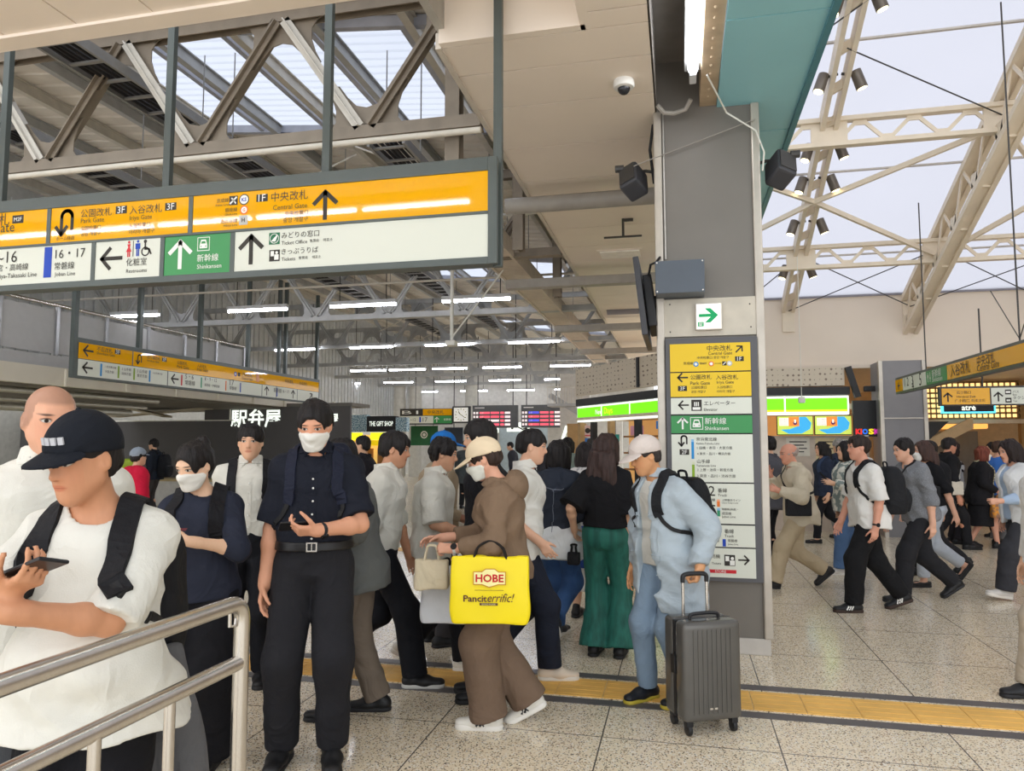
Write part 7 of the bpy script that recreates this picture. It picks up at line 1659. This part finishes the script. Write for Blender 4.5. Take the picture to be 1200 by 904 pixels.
K = person('second walker in black jacket and trousers behind the woman in black top', (3.05, 9.9), 194, H=1.64, lean=4, hair=('short', BLKH), feet=((-.08, .3, 0, 8, 0), (.08, -.36, .08, -32, 0)), top=dict(col=(34, 34, 37), ease=.04, hem=-.14, sleeve=1.9, sr=.035, collar='stand', name='jacket'), bottom=dict(col=(40, 40, 43)), h=N3, group=GP, seed=24)
K = person('woman in light patterned jacket and jeans behind the white T-shirt', (2.02, 9.7), 196, H=1.60, fem=True, hair=('bob', BLKH), feet=((-.08, .2, 0, 0, 0), (.08, -.26, .05, -25, 0)), top=dict(col=(200, 202, 196), ease=.055, hem=-.12, sleeve=1.95, sr=.06, name='jacket', boxy=1, mat=mat('plaid', (222, 220, 208), rough=.9, col2=(128, 140, 136), vs=14, lo=.47, hi=.55)), bottom=dict(col=(84, 112, 150), thigh=.098, knee=.08, hem=.08), shoes=dict(col=(214, 208, 200), sole=(225, 222, 214), style='sneaker'), armL=dict(t=(-.2, .3, 1.1)), h=N2, group=GP, seed=25)
K = person('man in dark suit holding a phone to his ear beside the pillar', (1.12, 9.8), 150, H=1.66, hair=('short', BLKH), top=dict(col=(84, 84, 90), ease=.04, hem=-.16, sleeve=1.95, sr=.03, collar='stand', name='suit_jacket'), bottom=dict(col=(36, 36, 40)), armR=dict(t=(.14, .12, 1.46), hint=(.8, .2, -.6), d=(-.2, 0, 1), n=(-1, 0, 0), pose='phone'), h=N3, group=GP, seed=26)
K = person('woman with long dark hair, navy backpack and black heels walking left before the posters', (2.26, 12.6), 194, H=1.60, fem=True, hair=('long', BLKH, 0, .3), feet=((-.08, .2, 0, 0, 0), (.08, -.42, .12, -45, 0)), top=dict(col=(44, 52, 70), ease=.035, hem=-.14, sleeve=1.9, sr=.03, name='jacket'), bottom=dict(col=(30, 30, 34)), shoes=dict(col=(24, 24, 26), style='pump'), h=N3, group=GP, seed=27)
backpack(K, 'navy backpack on the woman with black heels', (52, 66, 92), w=.16, d=.1, t0=.0, t1=.46, straps=(0,))
K = person('grey haired man in navy jacket and grey trousers before the shop posters', (2.62, 13.2), 120, H=1.64, hair=('grey', (150, 144, 140)), top=dict(col=(46, 52, 66), ease=.045, hem=-.16, sleeve=1.95, sr=.03, name='jacket'), bottom=dict(col=(140, 136, 134)), h=N3, group=GP, seed=28)
K = person('person in black hat and white shirt facing out of the shop front', (2.98, 13.5), -100, H=1.58, hair=('short', BLKH), cap=dict(col=(30, 28, 30), brim=.03), top=dict(col=(230, 226, 220), ease=.04, hem=-.2, sleeve=1.6, sr=.03), bottom=dict(col=(196, 194, 192)), h=N3, group=GP, seed=29)
K = person('stout man in black suit with pale shoulder strap near the glowing grid front', (3.92, 12.3), 8, H=1.68, bulk=1.1, lean=3, head=(5, 0, 0), hair=('short', (36, 30, 30)), feet=((-.08, -.2, .04, -20, 0), (.09, .24, 0, 0, 0)), top=dict(col=(30, 30, 33), ease=.04, hem=-.16, sleeve=1.95, sr=.03, name='suit_jacket', collar='stand'), bottom=dict(col=(34, 34, 37)), h=N3, group=GP, seed=30, skin=(214, 150, 122))
crossbody(K, 'pale strapped bag on the stout man in black suit', (.26, -.02, .82), (.08, .26, .2), (214, 206, 190), 1)
K = person('person in black and white patterned top between the two in black', (4.22, 12.95), 8, H=1.60, fem=True, hair=('bob', (44, 32, 30)), top=dict(col=(226, 224, 220), ease=.035, hem=-.1, sleeve=1.2, sr=.03, mat=mat('zigzag', (228, 226, 222), rough=.9, col2=(36, 34, 38), vs=9, lo=.49, hi=.52)), bottom=dict(col=(40, 38, 42)), h=N3, group=GP, seed=31)
K = person('older woman in long black coat and cream patterned scarf carrying a bag', (4.46, 12.55), 2, H=1.53, fem=True, lean=4, hair=('bob', (122, 62, 46)), mask=MASK, feet=((-.08, -.14, .02, -12, 0), (.09, .2, 0, 0, 0)), top=dict(col=(34, 33, 36), ease=.055, hem=-.2, sleeve=1.9, sr=.04, boxy=1, name='coat'), bottom=dict(kind='skirt', col=(32, 31, 34), length=.56, hem=.23), shoes=dict(col=(26, 24, 26)), armR=dict(t=(.22, .16, .86), pose='grip'), h=N3, group=GP, seed=32, skin=(226, 168, 142))
b = LB()
for q in (-1, 1):
    c = curve([K.N + V(q * .05, -.06, .0), K.N + V(q * .075, .02, .0), K.N + V(q * .07, .11, -.08), K.P + V(q * .06, .2, .2), K.P + V(q * .055, .24, -.02), K.P + V(q * .055, .24, -.14)], 26); pr, gn = K.top.project(c, .008); strap_mesh(b, pr, gn, .085, .01)
b.build('scarf', mat('scarf', (226, 216, 178), rough=.9, col2=(120, 110, 84), vs=40, lo=.5, hi=.6), K.o, local=True)
tote(K, 'carrier_bag', 'orange patterned carrier bag in the hand of the older woman in black coat', 'bag', (.24, .18, .82), (.26, .16, .22), mat('bag_orange', (226, 150, 50), col2=(150, 110, 90), vs=18, lo=.45, hi=.6), RZ90, .13)
K = person('person in blue T-shirt and grey trousers standing at the right side of the hall', (4.86, 12.9), 20, H=1.60, hair=('short', (70, 48, 36)), mask=MASK, top=dict(col=(70, 124, 206), ease=.04, hem=-.1, sleeve=.95, sr=.04, name='t_shirt'), bottom=dict(col=(120, 118, 118), thigh=.11, knee=.1, hem=.1), h=N3, group=GP, seed=33, skin=(224, 170, 140))
K = person('person with black hair and yellow scarf behind the blue T-shirt', (5.2, 13.9), 190, H=1.58, hair=('short', BLKH), top=dict(col=(196, 190, 90), ease=.04, hem=-.1, sleeve=1.9), bottom=dict(col=(50, 50, 54)), h=N3, group=GP, seed=34)
K = person('woman with long black hair, white jacket and dark trousers striding at the right edge', (3.42, 8.55), 194, H=1.62, fem=True, lean=4, head=(8, 0, 0), hair=('long', (40, 30, 28), .004, .26), feet=((-.08, .28, .02, 10, 0), (.08, -.3, .08, -35, 0)), top=dict(col=(176, 196, 220), ease=.03, hem=-.06, sleeve=1.9, sr=.03), over=dict(col=(226, 226, 224), ease=.055, hem=-.12, sleeve=1.3, sr=.05, open=.06, name='jacket'), bottom=dict(col=(58, 58, 62), thigh=.108, knee=.1, hem=.095), shoes=dict(col=(206, 200, 192), sole=(222, 216, 206), style='sneaker'), armL=dict(t=(-.16, .34, 1.0), hint=(-.2, -1, -.4), pose='grip'), h=N2, group=GP, seed=35, skin=(228, 172, 144))
K = person('walker in beige trousers and black shoes mostly cut off by the right edge', (2.34, 5.42), 194, H=1.66, hair=('short', BLKH), feet=((-.08, .26, .0, 0, 0), (.08, -.3, .07, -30, 0)), top=dict(col=(214, 210, 204), ease=.03, hem=-.1, sleeve=1.9), bottom=dict(col=(186, 172, 152), thigh=.1, knee=.088, hem=.08), shoes=dict(col=(28, 28, 30)), h=N2, group=GP, seed=36)

# ================= far people of the left hall
K = person('distant student in navy with dark backpack standing by the dark hoarding', (-10.9, 13.4), 190, H=1.66, hair=('short', BLKH), top=dict(col=(38, 44, 56), ease=.03, hem=-.1, sleeve=1.9, collar='shirt'), bottom=dict(col=(70, 66, 66)), h=N3, group=GP, seed=40)
backpack(K, 'dark backpack on the distant student by the hoarding', (26, 28, 34), w=.16, d=.1, t0=-.05, t1=.45, straps=(0,))
K = person('person in crimson red jacket and grey cap seen past the capped man', (-6.7, 7.9), 70, H=1.50, hair=('short', BLKH), cap=dict(col=(150, 160, 172), brim=.03), top=dict(col=(206, 30, 62), ease=.05, hem=-.16, sleeve=1.9, sr=.05, boxy=1, name='jacket'), bottom=dict(col=(170, 164, 156)), h=N3, group=GP, seed=41)
K = person('man in black polo shirt looking left behind the tall man in navy', (-3.86, 8.5), 190, H=1.66, hair=('short', BLKH), top=dict(col=(34, 32, 38), ease=.035, hem=-.1, sleeve=.85, sr=.035, collar='shirt', name='polo_shirt'), bottom=dict(col=(40, 40, 44)), h=N2, group=GP, seed=42)
K = person('distant woman in long black skirt walking away at the left of her companion', (-5.6, 16.6), 100, H=1.56, fem=True, hair=('long', BLKH, 0, .25), top=dict(col=(40, 42, 56), ease=.04, hem=-.1, sleeve=1.9), bottom=dict(kind='skirt', col=(32, 32, 36), length=.7, hem=.28), h=N3, group=GP, seed=43)
K = person('distant person in grey-green coat walking away at the right of her companion', (-5.15, 17.2), 95, H=1.64, hair=('short', BLKH), top=dict(col=(74, 80, 82), ease=.05, hem=-.3, sleeve=1.9, boxy=1, name='coat'), bottom=dict(col=(36, 38, 42)), h=N3, group=GP, seed=44)
K = person('distant walker in dark clothes beside the pale passage', (-4.9, 21.5), 200, H=1.64, lean=8, hair=('short', BLKH), feet=((-.08, .25, 0, 0, 0), (.08, -.3, .07, -30, 0)), top=dict(col=(60, 62, 70), ease=.04, hem=-.1, sleeve=1.9), bottom=dict(col=(44, 44, 48)), h=N3, group=GP, seed=45)
for lab, p, fc, cols, hr_, sd in (('grey haired person in dark coat right of the sage green coat', (-1.16, 10.5), 95, ((52, 56, 56), (40, 40, 44)), ('bob', (156, 150, 146)), 46), ('woman with black hair and sage green coat behind the grey cardigan', (-1.72, 11.2), 60, ((132, 146, 138), (60, 60, 62)), ('bob', BLKH), 47), ('person with black backpack and white collar facing left behind the denim jacket', (-2.3, 12.2), 200, ((60, 60, 66), (50, 50, 54)), ('short', BLKH), 48), ('tall dark haired man far behind the denim jacket woman', (-3.3, 16.9), -60, ((70, 66, 64), (50, 48, 48)), ('messy', BLKH), 49), ('person in white shirt in mid distance beyond the person in the blue cap', (-2.6, 9.4), 160, ((222, 218, 214), (48, 48, 52)), ('bangs', BLKH), 50)):
    person(lab, p, fc, H=1.66 if sd != 46 else 1.58, hair=hr_, top=dict(col=cols[0], ease=.045, hem=-.14, sleeve=1.9, sr=.035, collar='shirt'), bottom=dict(col=cols[1]), h=N3, group=GP, seed=sd)
# ================================================================ CAMERA AND LIGHT
cam = bpy.data.cameras.new('camera'); co = bpy.data.objects.new('camera', cam); COL.objects.link(co)
cam.sensor_width = 36; cam.lens = 36 * 850 / 1200; cam.clip_start = .05; cam.clip_end = 200
co.location = (0, 0, 1.58)
co.rotation_euler = (math.radians(90 + 4.574), 0, math.radians(13.009))
SC.camera = co
w = bpy.data.worlds.new('sky'); SC.world = w; w.use_nodes = True
bg = w.node_tree.nodes['Background']; bg.inputs[0].default_value = (.93, .96, 1.0, 1); bg.inputs[1].default_value = 2.0
SC.view_settings.view_transform = 'Standard'; SC.view_settings.look = 'None'; SC.view_settings.gamma = 1; SC.view_settings.use_curve_mapping = False
SC.view_settings.exposure = 0.08
SC.cycles.max_bounces = 7; SC.cycles.diffuse_bounces = 4; SC.cycles.glossy_bounces = 3; SC.cycles.transmission_bounces = 3
SC.cycles.use_denoising = True
SC.cycles.sample_clamp_indirect = 6
